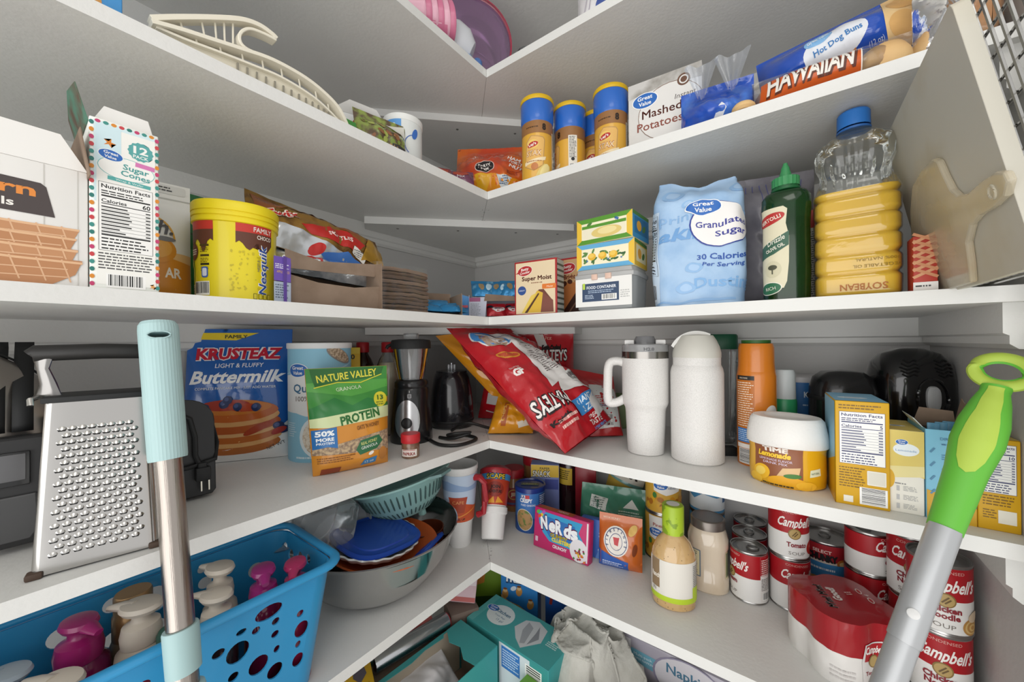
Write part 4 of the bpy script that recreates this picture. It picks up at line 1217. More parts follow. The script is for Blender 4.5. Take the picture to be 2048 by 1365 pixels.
p.text("OATS 'N HONEY", .028, .074, .0075, '#7a4a1e', w=.045, rot=6, bold=.02)
p.poly([(-.072, .046), (.07, .066), (.07, .028), (.03, .03), (-.072, .036)], C('#8a7462', .6, mix=('#c4ab88', 190., .4, .62)))
p.poly([(-.07, .08), (-.033, .082), (-.033, .045), (-.05, .049), (-.07, .046)], C('#2f6fae', .3)); p.text('50%', -.052, .0685, .0085, '#eef2f4', w=.029, bold=.04); p.text('MORE', -.052, .0595, .0055, '#eef2f4', w=.027, bold=.04); p.text('PROTEIN', -.052, .0535, .0038, '#eef2f4', w=.027, bold=.02)
p.poly([(.002, .036), (.012, .052), (.05, .058), (.058, .046), (.046, .033), (.01, .026)], '#2f6a45'); p.text('REAL HONEY', .03, .045, .0055, '#dfe08a', w=.034, rot=8); p.text('GRANOLA', .03, .037, .0055, '#e9efe4', w=.034, rot=8)
p.lines(-.066, .031, .07, .011, 3, '#8a5418', 4, .5); p.rect(-.044, .006, .034, .010, '#8f3f22'); p.poly([(.012, .006), (.018, .016), (.046, .019), (.042, .008)], '#3c7fb4'); p.text('12 oz', .029, .0105, .004, '#e9f0f4', w=.018, rot=6)
p.ell(.058, .022, .008, .012, '#b87a3a'); p.ell(.033, .026, .006, .003, '#efe9e0', 20)
p.build('printed_front', t)

# ================================================================== chip bags in the corner
M_RED = C('#b01722', .2, coat=.4, bump=(30., .8))


def quadbag(name, label, BL, BR, TR, TL, th, mt, seed, wr=.006, group=None, **kw):
    a, b, c, d = [Vector(q) for q in (BL, BR, TR, TL)]
    base = (a + b) / 2
    t = thing(name, label, 'bag', base, group=group)
    w_ = ((b - a).length + (c - d).length) / 2; h_ = ((d - a).length + (c - b).length) / 2
    P_ = Pouch(w_, h_, th, seed, wr, crn=(a - base, b - base, c - base, d - base), **kw)
    P_.mesh(mt, nu=40, nv=52).build('bag', t, 60)
    return t, P_


# orange chip bags
t, P = quadbag('orange_chip_bag', 'orange chip bag poking out at the upper left of the red chip bag', (.235, -.20, S4 + .09), (.31, -.08, S4 + .06), (.25, -.13, S4 + .275), (.11, -.29, S4 + .255), .06, C('#cf8a1d', .18, coat=.5, bump=(26., .4)), 61, bot=.3, top=.4, k=22)
p = P.pr(.009); p.ell(.02, .08, .03, .04, C('#7a96ac', .3)); p.ell(.02, .075, .022, .03, C('#a08868', .4, mix=('#5f4a38', 60., .4, .6))); p.build('printed_front', t)
t, P = quadbag('orange_snack_bag', 'small shiny orange snack bag on the shelf below the red chip bag', (.272, -.262, S4 + .004), (.365, -.195, S4 + .004), (.345, -.145, S4 + .10), (.262, -.20, S4 + .105), .055, C('#d28d1c', .18, coat=.5, bump=(26., .4)), 62, bot=.25, top=.4, k=30)
p = P.pr(.008); p.rect(-.02, .045, .012, .06, '#a8541f'); p.text('CHIPS', -.02, .045, .007, '#e6c26a', w=.04, rot=90); p.rect(.03, .02, .03, .014, '#ddd5c4', 20); p.build('printed_front', t)
# red bags
t, P = quadbag('red_chip_bag', 'red chip bag standing upright in the shelf corner behind', (.12, -.13, S4 + .004), (.37, .02, S4 + .004), (.38, .0, S4 + .272), (.19, -.13, S4 + .27), .09, M_RED, 63, bot=.2, top=.35, k=18)
p = P.pr(.01); p.poly([(.0, .26), (.03, .26), (.05, .22), (.02, .225)], '#d9d5d0'); p.text('Kettle Cooked', .06, .215, .012, '#1a1412', w=.06, bold=.1); p.text('MATEYS', .065, .185, .03, '#1a1214', w=.09, bold=.08); p.text('MATEYS', .065, .185, .029, '#ece6e2', w=.086, bold=.02); p.text('Utz', .045, .243, .010, '#e6b0a0', w=.03); p.rect(-.085, .07, .055, .035, '#cfcbc8'); p.band([(-.11, .03), (-.02, .018)], .004, '#dcd8d4'); p.build('printed_front', t)
t, P = quadbag('white_red_chip_bag', 'white and red chip bag seen behind the big red bag at its right', (.455, -.18, S4 + .004), (.56, -.09, S4 + .004), (.50, .0, S4 + .14), (.37, -.08, S4 + .17), .05, C('#b52a2c', .2, coat=.4, bump=(26., .3)), 64, bot=.25, top=.4, k=22)
p = P.pr(.01); p.poly([(-.02, .012), (.066, .02), (.066, .14), (.0, .14)], '#d9dcd9'); p.barcode(.035, .035, .026, .035); p.lines(.0, .1, .05, .03, 6, '#b33a3a', 3, .5); p.text('Medium', .03, .07, .007, '#3f8ab0', w=.03); p.build('printed_front', t)
t, P = quadbag('big_red_chip_bag', 'big red chip bag lying slanted across the corner, seen from its back', (.528, -.325, S4 + .012), (.545, -.125, S4 + .05), (.262, -.15, S4 + .272), (.19, -.325, S4 + .272), .095, M_RED, 65, bot=.28, top=.3, k=24, wr=.011)
p = P.pr(.009)
h_ = P.h; w_ = P.w
WT = C('#dcd9d6', .3); INK = '#4a3a3a'
p.ell(-.035, h_ - .075, .045, .05, WT); p.ell(-.035, h_ - .075, .042, .047, C('#3f86c4', .3)); p.ell(-.043, h_ - .092, .027, .036, C('#b59c88', .5, mix=('#7a6252', 40., .4, .6))); p.poly([(-.06, h_ - .05), (-.05, h_ - .11), (-.025, h_ - .12), (-.03, h_ - .06)], C('#d5d0cc', .2))
p.poly([(-.014, h_ - .03), (.035, h_ - .05), (.058, h_ - .14), (.05, h_ - .25), (-.02, h_ - .27), (-.012, h_ - .14)], WT); p.poly([(.02, h_ - .25), (.088, h_ - .235), (.088, h_ - .33), (.055, h_ - .3), (-.012, h_ - .29)], WT)
p.poly([(.088, h_ - .02), (.096, h_ - .02), (.096, h_ - .3), (.084, h_ - .25), (.082, h_ - .12)], WT)
for k in range(11):
    p.rect(.028, h_ - .06 - k * .0075, .03 - .001 * abs(k - 5), .0022, INK, -4)
p.lines(.002, h_ - .15, .045, .08, 14, INK, 4, .4); p.barcode(.058, h_ - .262, .028, .035); p.lines(.045, h_ - .25, .035, .012, 3, INK, 6, .45); p.ell(.075, h_ - .245, .006, .006, INK)
p.ell(-.052, h_ - .155, .028, .010, C('#c8862f', .3), -18); p.ell(-.052, h_ - .155, .024, .006, C('#b0452a', .3), -18)
p.text('MATEYS', -.05, h_ - .285, .034, '#241418', w=.088, bold=.09, rot=174); p.text('MATEYS', -.05, h_ - .285, .033, '#e9e4e0', w=.086, bold=.02, rot=174); p.text('Kettle', -.055, h_ - .345, .010, '#241418', w=.06, bold=.06)
p.text('GF', -.066, h_ - .215, .016, '#eae2de', w=.024, bold=.06); p.text('GLUTEN', -.066, h_ - .195, .005, '#eae2de', w=.026)
p.rect(.03, h_ - .335, .078, .036, C('#3f86c4', .3), 4); p.text('GIANT', .03, h_ - .333, .012, '#dbe8f2', w=.05, rot=4, bold=.03); p.text('SIZE', .03, h_ - .35, .011, '#dbe8f2', w=.036, rot=4, bold=.03); p.text('GREAT', .04, h_ - .368, .008, '#efe6e2', w=.034, bold=.02); p.text('TASTE', .042, h_ - .382, .011, '#efe6e2', w=.05, bold=.03); p.text('LOW PRICE', .048, h_ - .396, .009, '#5f8fc8', w=.05, bold=.04)
p.lines(-.07, .055, .06, .024, 2, '#e6b8b0', 3, .5); p.poly([(.05, .02), (.085, .03), (.075, .08), (.04, .06)], WT)
p.build('printed_back', t)

# ================================================================== fourth shelf, right run
t = thing('green_mug', 'pale green mug tucked behind the white tumbler', 'mug', (.508, .03, S4), 20)
MB().lathe([(.033, 0), (.038, .006), (.042, .05), (.04, .085), (.038, .086), (.0395, .05), (.036, .008), (0, .006)], C('#93a97c', .4), 40).build('body', t)
mb = MB(); mb.tube([(-.038, 0, .074), (-.058, 0, .07), (-.064, 0, .05), (-.058, 0, .028), (-.039, 0, .02)], .005, C('#93a97c', .4), 10); mb.build('handle', t)

M_SPK = C('#e2e0dd', .4, bump=(900., .3), mix=('#d2d0cd', 800., .45, .65))
t = thing('white_tumbler', 'white speckled tumbler with side handle and clear lid', 'tumbler', (.642, -.178, S4), fc(.642, -.178))
prof = [(.034, 0), (.0365, .002), (.038, .03), (.0405, .088), (.0415, .095), (.0455, .103), (.047, .108), (.0475, .2)]
MB().lathe(prof, M_SPK, 56).build('body', t)
MB().lathe([(.0472, .2), (.0472, .214), (.046, .215)], C('#8d8a86', .22, 1.), 56, cap=False).build('steel_band', t)
MB().lathe([(.0462, .212), (.0472, .214), (.047, .228), (.043, .230), (.043, .224), (0, .224)], C('#c6c7c8', .12, tr=.5, al=.9), 48).build('lid', t)
mb = MB(); mb.lathe([(.019, .224), (.021, .226), (.021, .24), (.018, .246), (0, .247)], C('#a7a8ab', .15, tr=.5, al=.9), 32); mb.build('straw_cap', t)
for s in (-1, 1):
    MB().box((s * .031, -.004, .233), (.02, .03, .012), C('#e2e1df', .4), bev=.003).build('lid_tab', t)
mb = MB(); mb.tube(spl([(-.042, -.002, .190), (-.06, -.004, .193), (-.074, -.005, .185), (-.077, -.006, .15), (-.077, -.006, .115), (-.073, -.005, .102), (-.058, -.003, .103), (-.041, -.001, .112)], 6), [.010] * 3 + [.0095] * 37 + [.010] * 3, M_SPK, 14); mb.build('handle', t)
p = Pr(cyl(.0474), .004); p.text('H2.0', .008, .2165, .006, '#55565a', w=.02, bold=.02); p.build('lid_print', t)

t = thing('white_water_bottle', 'tall white speckled water bottle with flip lid', 'bottle', (.741, -.172, S4), fc(.741, -.172))
prof = [(.044, 0), (.0475, .003), (.048, .01), (.048, .172), (.0465, .181), (.0435, .188)]
MB().lathe(prof, M_SPK, 56).build('body', t)
MB().lathe([(.0432, .188), (.0432, .204)], M_SPK, 48, cap=False).build('neck_ring', t)
mb = MB(); M_LID = C('#cfcdc4', .45)
prof = [(.0438, .203), (.0438, .212), (.041, .224), (.036, .236), (.03, .246), (.0, .25)]
mb.lathe(prof, M_LID, 48); mb.build('lid', t)
ob = MB().prism(arc(.0, .205, .05, 60, 155, 16) + arc(.0, .203, .045, 155, 60, 16), .03, C('#e0dfdb', .4), F=lambda a, b, c: (a, c - .015, b)).build('carry_loop', t, 40)
MB().prism([(-.046, .225), (-.02, .232), (-.006, .246), (-.02, .248), (-.036, .24)], .026, C('#8a93ad', .4), F=lambda a, b, c: (a, c - .013, b)).build('spout_button', t)

t = thing('green_lid_pitcher', 'clear pitcher with dark green lid hidden behind the water bottle', 'pitcher', (.742, .018, S4), 15)
MB().lathe([(.038, 0), (.042, .004), (.046, .2), (.0465, .22)], CLEAR('#d9dcdc', .25, .1, 1.), 40, pw=4).build('jug', t)
MB().lathe([(.048, .216), (.0485, .218), (.0485, .246), (.046, .25), (0, .25)], C('#1c5b40', .4), 40, pw=5).build('lid', t)
mb = MB(); mb.tube([(.045, -.02, .19), (.066, -.025, .185), (.07, -.026, .15), (.068, -.026, .09), (.05, -.02, .07)], .006, C('#c2c5c6', .2, tr=.5), 10); mb.build('handle', t)

t = thing('orange_spray_can', 'tall orange aerosol can with blue panel and orange cap', 'spray can', (.838, -.133, S4), fc(.838, -.133) - 14)
prof = [(.0315, 0), (.0325, .002), (.0325, .168), (.031, .176), (.0295, .18)]
M_ORG = C('#cf771c', .3, coat=.4)
MB().lathe(prof, M_ORG, 48).build('can', t)
MB().lathe([(.0305, .174), (.0308, .178), (.0296, .188), (.0292, .222), (.027, .2295), (0, .231)], M_ORG, 48).build('cap', t)
MB().lathe([(.024, .23), (.024, .236), (0, .236)], C('#2d5a22', .5), 32).build('cap_disc', t)
p = Pr(cyl(.0325), .004); p.rect(-.012, .085, .034, .165, C('#b96a22', .35)); p.rect(-.012, .165, .034, .008, '#222222'); p.text('DIRECTIONS', -.014, .1632, .003, '#e9d9c4', w=.016)
p.lines(-.028, .158, .032, .085, 20, '#ecd9c4', 5, .4); p.rect(-.012, .057, .034, .026, '#3b78bd'); p.lines(-.027, .068, .03, .022, 6, '#c4d8ee', 3, .4); p.rect(-.012, .037, .034, .008, '#ece8e2'); p.barcode(-.011, .018, .028, .028, horiz=True)
p.ell(.035, .10, .013, .016, '#e9e6e0'); p.build('printed_label', t)

t = thing('charger_plug', 'small black plug lying beside the orange spray can', 'plug', (.786, -.105, S4), 30)
MB().box((0, 0, .009), (.03, .02, .018), M_BLKM, bev=.002).build('body', t)
for s in (.004, .013):
    MB().box((-.02, 0, s), (.012, .004, .0015), C('#2b2b2b', .4, .6)).build('prong', t)

t = thing('green_white_bottle', 'small green bottle with frosted white cap behind the lemonade tub', 'bottle', (.880, -.082, S4), 40)
MB().lathe([(.019, 0), (.021, .003), (.021, .118), (.0195, .122)], C('#2f9460', .35), 36).build('bottle', t)
MB().lathe([(.019, .118), (.0195, .12), (.0185, .172), (.016, .178), (0, .179)], C('#dfe6e6', .4, tr=.2), 36).build('cap', t)
t = thing('blue_white_canister', 'blue and white cardboard canister partly hidden behind the green bottle', 'canister', (.905, .035, S4), 6)
MB().lathe([(.052, 0), (.052, .15)], C('#2f6fae', .45), 48).build('tube', t)
MB().lathe([(.0532, .148), (.0532, .158), (.05, .16), (0, .16)], C('#c9c7c8', .35), 48).build('lid', t)
p = Pr(cyl(.052), .004); p.ell(-.05, .10, .024, .03, '#e6e8ea'); p.ell(-.047, .13, .013, .012, '#3476bb'); p.text('Fa', -.045, .098, .009, '#222a33', w=.012, bold=.02); p.text('Kroger', .02, .118, .011, '#e6eef4', w=.036, bold=.03); p.lines(.0, .105, .03, .006, 1, '#bcd4e8', 2, .5); p.build('printed_label', t)

# --- lemonade powder tub
t = thing('lemonade_tub', 'yellow lemonade drink mix tub with domed white lid', 'tub', (.884, -.212, S4), fc(.888, -.212) - 6)
t.scale = (1., 1., 1.)
prof = [(.044, 0), (.0475, .003), (.0485, .02), (.048, .056), (.0495, .064), (.0495, .068)]
LX, LY = 1.08, .9
MB().lathe(prof, C('#e0a91c', .3, coat=.4), 56, LX, LY).build('tub', t)
MB().lathe([(.051, .064), (.052, .066), (.0515, .08), (.047, .104), (.043, .109), (.03, .1095), (.026, .107), (0, .107)], C('#e9e7e3', .35, bump=(260., .25)), 56, LX, LY).build('lid', t)
p = Pr(lcyl(prof, LX, LY), .004)
p.rect(-.008, .04, .066, .05, C('#8c5334', .35)); p.text('TIME', -.01, .056, .007, '#efe6dc', w=.034, bold=.05); p.text('Lemonade', -.012, .0475, .008, '#f0c638', w=.044, bold=.05, sh=.15); p.text('LEMONADE FLAVOR', -.010, .041, .0036, '#e0d4ea', w=.044); p.text('DRINK MIX', -.010, .036, .0036, '#e0d4ea', w=.032)
p.poly([(-.01, .014), (.018, .014), (.022, .036), (.0, .032)], C('#d9b480', .3)); p.ell(-.03, .02, .014, .012, '#eab52a', 30); p.ell(-.031, .021, .009, .007, '#f0cf5f', 30); p.ell(.006, .010, .026, .010, '#e9a91f'); p.ell(.03, .008, .014, .007, '#eeb52c'); p.ell(.012, .0215, .011, .0035, '#3f7a2f', 6)
p.poly([(.034, .022), (.052, .025), (.051, .036), (.035, .033)], '#dfe3c6'); p.text('NATURAL', .043, .027, .003, '#3c5a2c', w=.013, rot=8); p.lines(-.028, .006, .056, .004, 1, '#4a3a1a', 2, .5)
p.ell(-.04, .008, .012, .008, '#efc03a')
p.build('printed_label', t)

# --- drink stick boxes


def stickbox(label, x, y, rz, w, d, h, kind):
    t = thing('drink_mix_box', label, 'box', (x, y, S4), rz, group='drink mix boxes')
    MYE = C('#d3a216', .45); MBL = C('#7fc0dc', .45)
    if kind == 'open':
        k = .001; mb = MB(); mb.box((0, -d / 2, h / 2), (w, k, h), MBL); mb.box((0, d / 2, h / 2), (w, k, h), M_KRAFT); mb.box((-w / 2, 0, h / 2), (k, d, h), MBL); mb.box((w / 2, 0, h / 2), (k, d, h), M_KRAFT); mb.box((0, 0, .001), (w, d, k), M_KRAFT)
        mb.build('carton', t, 0)
        flap(t, [(-w / 2, 0), (w / 2, 0), (w / 2 - .004, .03), (-w / 2 + .006, .034)], .0008, M_KRAFT, lambda a, b, c: (a, d / 2 - .02 + c - b * .2, h - .006 + b * .8), 'back_flap')
        flap(t, [(-.03, 0), (.03, 0), (.02, .036), (.006, .03), (-.02, .04)], .0008, M_KRAFT, lambda a, b, c: (w / 2 + c + b * .12, a, h + b), 'side_flap')
        flap(t, [(-.03, 0), (.03, 0), (.024, .018), (-.026, .016)], .0008, C('#d9e6ea', .5), lambda a, b, c: (-w / 2 - c - b * .5, a, h + b * .7), 'left_flap')
        for q in range(3):
            MB().box((-.008 + q * .01, -.012 + q * .012, h * .5 + .004), (.012, .003, h), C('#5f9dc0', .3), bev=.001).build('drink_stick', t)
    else:
        carton('carton', t, w, d, h, C('#e9e6dc', .45) if kind == 'pale' else MYE)
    p = Pr(fplane(d + .002 * (kind == 'open')))
    if kind == 'facts':
        p.lines(-w / 2 + .004, h - .004, w - .01, .008, 2, '#7a5a10', 3, .45); p.nutri(0, h - .052, w - .009, .074, cal='5', ink='#33386a')
        p.lines(-w / 2 + .004, .055, w * .52, .03, 8, '#7a5a10', 4, .4); p.rect(w * .26, .042, w * .34, .02, '#e9e6dc', rd=.001); p.rect(w * .26, .042, w * .3, .017, '#ddd9cc'); p.barcode(w * .2, .016, w * .5, .024, horiz=True); p.rect(-w * .26, .009, w * .18, .009, '#e5e1d4')
    elif kind == 'pale':
        p.poly([(-w / 2, .06), (w / 2, .05), (w / 2, h), (-w / 2, h)], '#dcc66a'); p.poly([(-w / 2, .046), (w / 2, .052), (w / 2, .066), (-w / 2, .062)], '#e6d99a'); p.ell(-.017, .045, .006, .013, '#d9a91f'); p.ell(.0, h - .026, .0125, .0085, '#e9f0f4'); p.gv(-.004, h - .016, .0062); p.text('Lemonade', .0, h - .0285, .0028, '#5f8fbf', w=.02)
        for q in range(3):
            p.rect(-.008, .033 - q * .012, .003, .007, '#b9b9b9'); p.lines(-.003, .037 - q * .012, .014, .007, 4, '#a5a5a5', q, .4)
        p.lines(-.011, .041, .014, .003, 1, '#888888', 2, .5)
    elif kind == 'open':
        p.poly([(-w / 2, 0), (w / 2, 0), (w / 2, .022), (0, .03), (-w / 2, .038)], '#cfa01c'); p.text('DIRECTIONS', .004, h - .013, .0035, '#3b6f97', w=.026); p.lines(-.008, h - .017, .022, .003, 1, '#3b6f97', 3, .5)
        for q in range(4):
            p.ell(.004, h - .026 - q * .018, .0024, .0024, '#33668f', n=12); p.lines(-.008, h - .031 - q * .018, .026, .008, 3, '#4f86aa', q, .4); p.band([(-.018, h - .03 - q * .018), (-.014, h - .024 - q * .018)], .002, '#4f86aa')
    else:
        p.nutri(0, h - .036, w - .007, .06, cal='10', ink='#33386a'); p.lines(-w / 2 + .004, .044, w - .008, .014, 4, '#7a5a10', 3, .4); p.rect(w * .18, .018, w * .42, .016, '#e5e1d4'); p.lines(-w / 2 + .004, .026, w * .34, .012, 4, '#7a5a10', 6, .4)
    p.build('printed_front', t)
    if kind != 'open':
        p = Pr(tplane(h)); p.rect(0, 0, w - .001, d - .001, '#7fb6d6' if kind == 'facts' else '#d8c26a'); p.ell(-.004, -d * .1, w * .3, w * .14, '#e6eef2'); p.ell(-.004, -d * .1, w * .16, w * .07, GVB) if kind == 'pale' else p.rect(-.004, -d * .1, w * .3, .003, '#6a93b4'); p.build('printed_top', t)
        p = Pr(lplane(w)); p.rect(0, h * .65, d - .002, h * .68, '#8fc0d8'); p.poly([(-d / 2, 0), (d / 2, 0), (d / 2, h * .45), (-d / 2, h * .25)], '#d3a216'); p.build('printed_side', t)


stickbox('yellow drink mix box turned to its nutrition panel, beside the lemonade tub', .968, -.222, 3, .057, .1, .148, 'facts')
stickbox('pale yellow and white drink mix box, second from the lemonade tub', 1.0145, -.222, 1, .034, .085, .112, 'pale')
stickbox('opened light blue drink mix box with torn brown flaps', 1.0545, -.222, 1, .043, .085, .117, 'open')
stickbox('yellow drink mix box at the side wall, partly behind the green handle', 1.094, -.229, 0, .034, .075, .112, 'end')

# --- black appliances at the back
t = thing('black_can_opener', 'black boxy appliance with domed lid behind the nutrition-panel drink box', 'appliance', (.967, -.062, S4), 22)
prof = [(.044, 0), (.046, .006), (.046, .13), (.0455, .145), (.04, .165), (.028, .176), (0, .18)]
MB().lathe(prof, C('#1c1c1e', .25, coat=.4), 48, 1.0, .95, 3.).build('body', t)
MB().lathe([(.0468, .124), (.0476, .126), (.0476, .130), (.0468, .132)], M_BLKM, 48, 1., .95, 3., cap=False).build('seam', t)
mb = MB(); mb.lathe([(.012, 0), (.012, .006), (.01, .007), (0, .007)], C('#2a2a2c', .3), 24, M=Matrix.Translation((0, -.043, .112)) @ Matrix.Rotation(math.pi / 2, 4, 'X')); mb.build('dial', t)
mb = MB(); mb.grid(lambda u, v: (u, -.046 + .0004 - .0012, v), -.03, .03, .02, .1, 6, 4, C('#0f0f10', .08)); mb.build('front_window', t)
t = thing('black_popcorn_maker', 'tall glossy black appliance with vents and grey button by the side wall', 'appliance', (1.058, -.038, S4), 20)
M_GL = C('#121214', .15, coat=.6)
prof = [(.046, 0), (.05, .006), (.052, .06), (.053, .13), (.052, .165), (.047, .193), (.036, .21), (.018, .219), (0, .221)]
MB().lathe(prof, M_GL, 56, 1., .92, 3.).build('shell', t)
S_ = lcyl(prof, 1., .92, 3.)
for u0 in (-.024, .024):
    mb = MB()
    for q in range(5):
        v = .174 + q * .006; w_ = .013 - abs(q - 2) * .0018
        pts = [Vector(S_(u0 + (i - 4) / 4 * w_, v + .002 * math.cos(i))) + Vector((0, -.0006, .0002)) for i in range(9)]
        mb.tube(pts, .0012, C('#050505', .8), 5)
    mb.build('vent_slots', t)
mb = MB()
mb.lathe([(.012, 0), (.013, .002), (.012, .006), (.008, .008), (0, .0085)], C('#b9bbbd', .35), 24, .75, 1.6, 3, M=Matrix.Translation(Vector(S_(.004, .137)) + Vector((0, .003, 0))) @ Matrix.Rotation(math.pi / 2, 4, 'X')); mb.build('button', t)
mb = MB(); mb.tube([Vector(S_(.004 + .020 * math.cos(a * math.pi / 12), .137 + .032 * math.sin(a * math.pi / 12))) + Vector((0, -.001, 0)) for a in range(24)], .0022, M_GL, 6, True); mb.build('button_surround', t)

# ================================================================== second shelf, left run
t = thing('blue_snack_carton', 'bright blue carton at the far upper left of the photo', 'box', (.235, -.975, S2), 90)
carton('carton', t, .13, .1, .22, C('#4b97d4', .45)); p = Pr(fplane(.1)); p.ell(.037, .016, .012, .009, '#c98f4a'); p.ell(.037, .011, .012, .004, '#7a4a2a'); p.rect(.05, .03, .012, .004, '#3f7fc0', 20); p.build('printed_front', t)

# --- cream plastic scoop-shaped strainer with hook handle, lying along the shelf edge (y,z outline in the plane of the shelf front)
t = thing('cream_plastic_strainer', 'cream plastic strainer with curled hook handle on the upper left shelf edge', 'strainer', (.27, -.775, S2))
M_CR = C('#e6e0cf', .45, bump=(40., .1)); M_CRD = C('#ddd6c2', .5)


def stripe(pts, x0, x1, th, mt, nm):
    """I-beam like band following pts (y,z), from x0 to x1"""
    L = spl([(0, a, b) for a, b in pts], 8); mb = MB(); vs = []; fs = []
    for i, q in enumerate(L):
        tg = (L[min(i + 1, len(L) - 1)] - L[max(i - 1, 0)]).normalized(); n = Vector((0, -tg.z, tg.y)) * th / 2
        for x, s in ((x0, 1), (x1, 1), (x1, -1), (x0, -1)):
            vs.append((x, q.y + n.y * s, q.z + n.z * s))
    for i in range(len(L) - 1):
        for k in range(4):
            k2 = (k + 1) % 4; fs.append((i * 4 + k, i * 4 + k2, i * 4 + 4 + k2, i * 4 + 4 + k))
    fs.append((3, 2, 1, 0)); e = (len(L) - 1) * 4; fs.append((e, e + 1, e + 2, e + 3)); mb.add(vs, fs, mt)
    ob = mb.build(nm, t, 30); md = ob.modifiers.new('b', 'BEVEL'); md.width = .001; md.segments = 2; md.limit_method = 'ANGLE'
    return ob


top = [(-.1124, .0215), (-.09, .038), (-.055, .062), (-.022, .0823), (-.0006, .0889), (.0153, .0872), (.0219, .0841)]
spine = [(-.1124, .0167), (-.0852, .0251), (-.0553, .0325), (-.022, .0406), (.0151, .0485), (.0567, .0485), (.0873, .0415), (.112, .029), (.127, .009), (.129, .001)]
hook = [(.0215, .082), (.0056, .0808), (-.0099, .077), (-.0189, .0696), (-.0242, .0592), (-.0231, .0496), (-.0161, .0457), (-.004, .0465)]
rim = [(-.1081, .0150), (-.0805, .0175), (-.05, .0225), (-.0102, .028), (.0283, .032), (.0716, .0275), (.0993, .0175), (.1188, .006), (.122, .001)]
stripe(top, .008, .024, .006, M_CR, 'handle_rail'); stripe(hook, .008, .024, .004, M_CR, 'hook'); stripe(spine, .006, .026, .005, M_CR, 'spine_rail'); stripe(rim, .01, .022, .003, M_CR, 'lower_rail')
mb = MB()
for (a, b), (c, d) in (((-.085, .041), (-.082, .026)), ((-.064, .056), (-.06, .031)), ((-.05, .065), (-.048, .034)), ((-.04, .071), (-.039, .036)), ((-.03, .077), (-.03, .038))):
    mb = MB(); mb.tube([(.016, a, b), (.016, c, d)], .0012, M_CR, 6); mb.build('rib', t)
for y, a, b in ((-.07, .03, .02), (-.045, .037, .024), (-.02, .042, .028), (.005, .045, .031), (.03, .047, .033), (.055, .046, .033), (.08, .04, .029), (.1, .03, .02)):
    MB().tube([(.016, y, a), (.016, y + .002, b)], .0012, M_CR, 6).build('rib', t)
MB().prism([(a, b) for a, b in rim] + [(.06, .0005), (-.05, .0005)], .002, M_CRD, F=lambda a, b, c: (.014 + c, a, b)).build('web', t, 0)


def dishF(u, v):
    a = u * math.pi; y = -.118 + .246 * (1 - math.cos(a)) / 2
    h_ = .003 + .028 * math.sin(a) ** .8; return Vector((.012 - v * .075 * math.sin(a) ** .7, y + 0 * v, .001 + h_ * (1 - .75 * math.sin(v * math.pi / 2))))


mb = MB(); mb.grid(dishF, 0.01, .99, 0, 1, 40, 10, M_CR); ob = mb.build('scoop_bowl', t, 60, False); md = ob.modifiers.new('s', 'SOLIDIFY'); md.thickness = .0018
mb = MB()
for k in range(14):
    u = .42 + k * .03; y = dishF(u, .1).y; z = dishF(u, 0).z
    MB().box((.019, y, z * .45), (.002, .0022, z * .5), C('#8f8a7c', .6)).build('drain_slot', t)

# --- green bag sliver, mixed snack bag, open carton, white canister
packet('green_packet', 'small bright green packet at the end of the cream strainer', None, (.262, -.625, S2), (-20, 0, 90), .045, .05, .014, C('#3c8f35', .3, coat=.3), 71)
t = thing('open_white_carton', 'open white carton with red triangle mark behind the trail mix bag', 'box', (.185, -.565, S2), 70)
w, d, h = .1, .06, .085
carton('carton', t, w, d, h, C('#dfe0df', .5)); flap(t, [(-.05, 0), (.05, 0), (.03, .022), (-.02, .026)], .0008, M_CARD, lambda a, b, c: (a, -d / 2 + c - b * .6, h + b * .7), 'top_flap')
p = Pr(fplane(d)); p.poly([(-.01, .075), (.01, .06), (-.006, .04), (-.02, .055)], '#b4262c'); p.lines(.012, .078, .036, .05, 9, '#556070', 3, .5); p.rect(-.036, .05, .014, .03, '#46698c'); p.build('printed_front', t)
t = thing('trail_mix_bag', 'clear bag of green and brown trail mix beside the white canister', 'bag', (.258, -.553, S2), 78, ry=0, rx=-10)
P = Pouch(.1, .085, .045, 73, .005, bot=.3, top=.4, flare=.1, k=40)
P.mesh(C('#5d4a36', .22, coat=.5, mix=('#8fa04a', 45., .45, .6))).build('bag', t, 60)
p = P.pr(.008); rd = random.Random(5)
for k in range(26):
    p.ell(rd.uniform(-.04, .04), rd.uniform(.008, .06), rd.uniform(.004, .009), rd.uniform(.003, .006), rd.choice(('#a9b35a', '#7c8f3a', '#8a5a38', '#b58a5a', '#6a4a34')), rd.uniform(0, 180), 10)
p.poly([(.01, .07), (.048, .082), (.048, .05), (.03, .06)], '#d8d6cc'); p.rect(.03, .012, .03, .02, '#3b3a38'); p.build('trail_mix_print', t)
t = thing('white_blue_canister', 'white canister with sky blue label edge on the upper left shelf', 'canister', (.222, -.478, S2), fc(.222, -.478) - 12)
MB().lathe([(.038, 0), (.04, .002), (.04, .104), (.039, .108)], C('#dfe2e0', .4), 48).build('tub', t)
MB().lathe([(.0405, .1), (.0415, .102), (.0415, .112), (.039, .114), (0, .114)], C('#e9eae7', .4), 48).build('lid', t)
p = Pr(cyl(.04), .004); p.rect(-.02, .06, .05, .08, '#5f9bd6'); p.rect(-.026, .058, .038, .068, '#eef0ef', rd=.003); p.lines(-.043, .088, .032, .056, 12, '#3a3f48', 3, .45); p.rect(-.026, .05, .03, .003, '#333333'); p.band(arc(.034, .05, .022, 100, 230, 12), .0016, '#3b64b4'); p.ell(.034, .075, .006, .012, '#3f6fc0', -20); p.ell(.02, .012, .008, .006, '#8f9a5a'); p.build('printed_label', t)
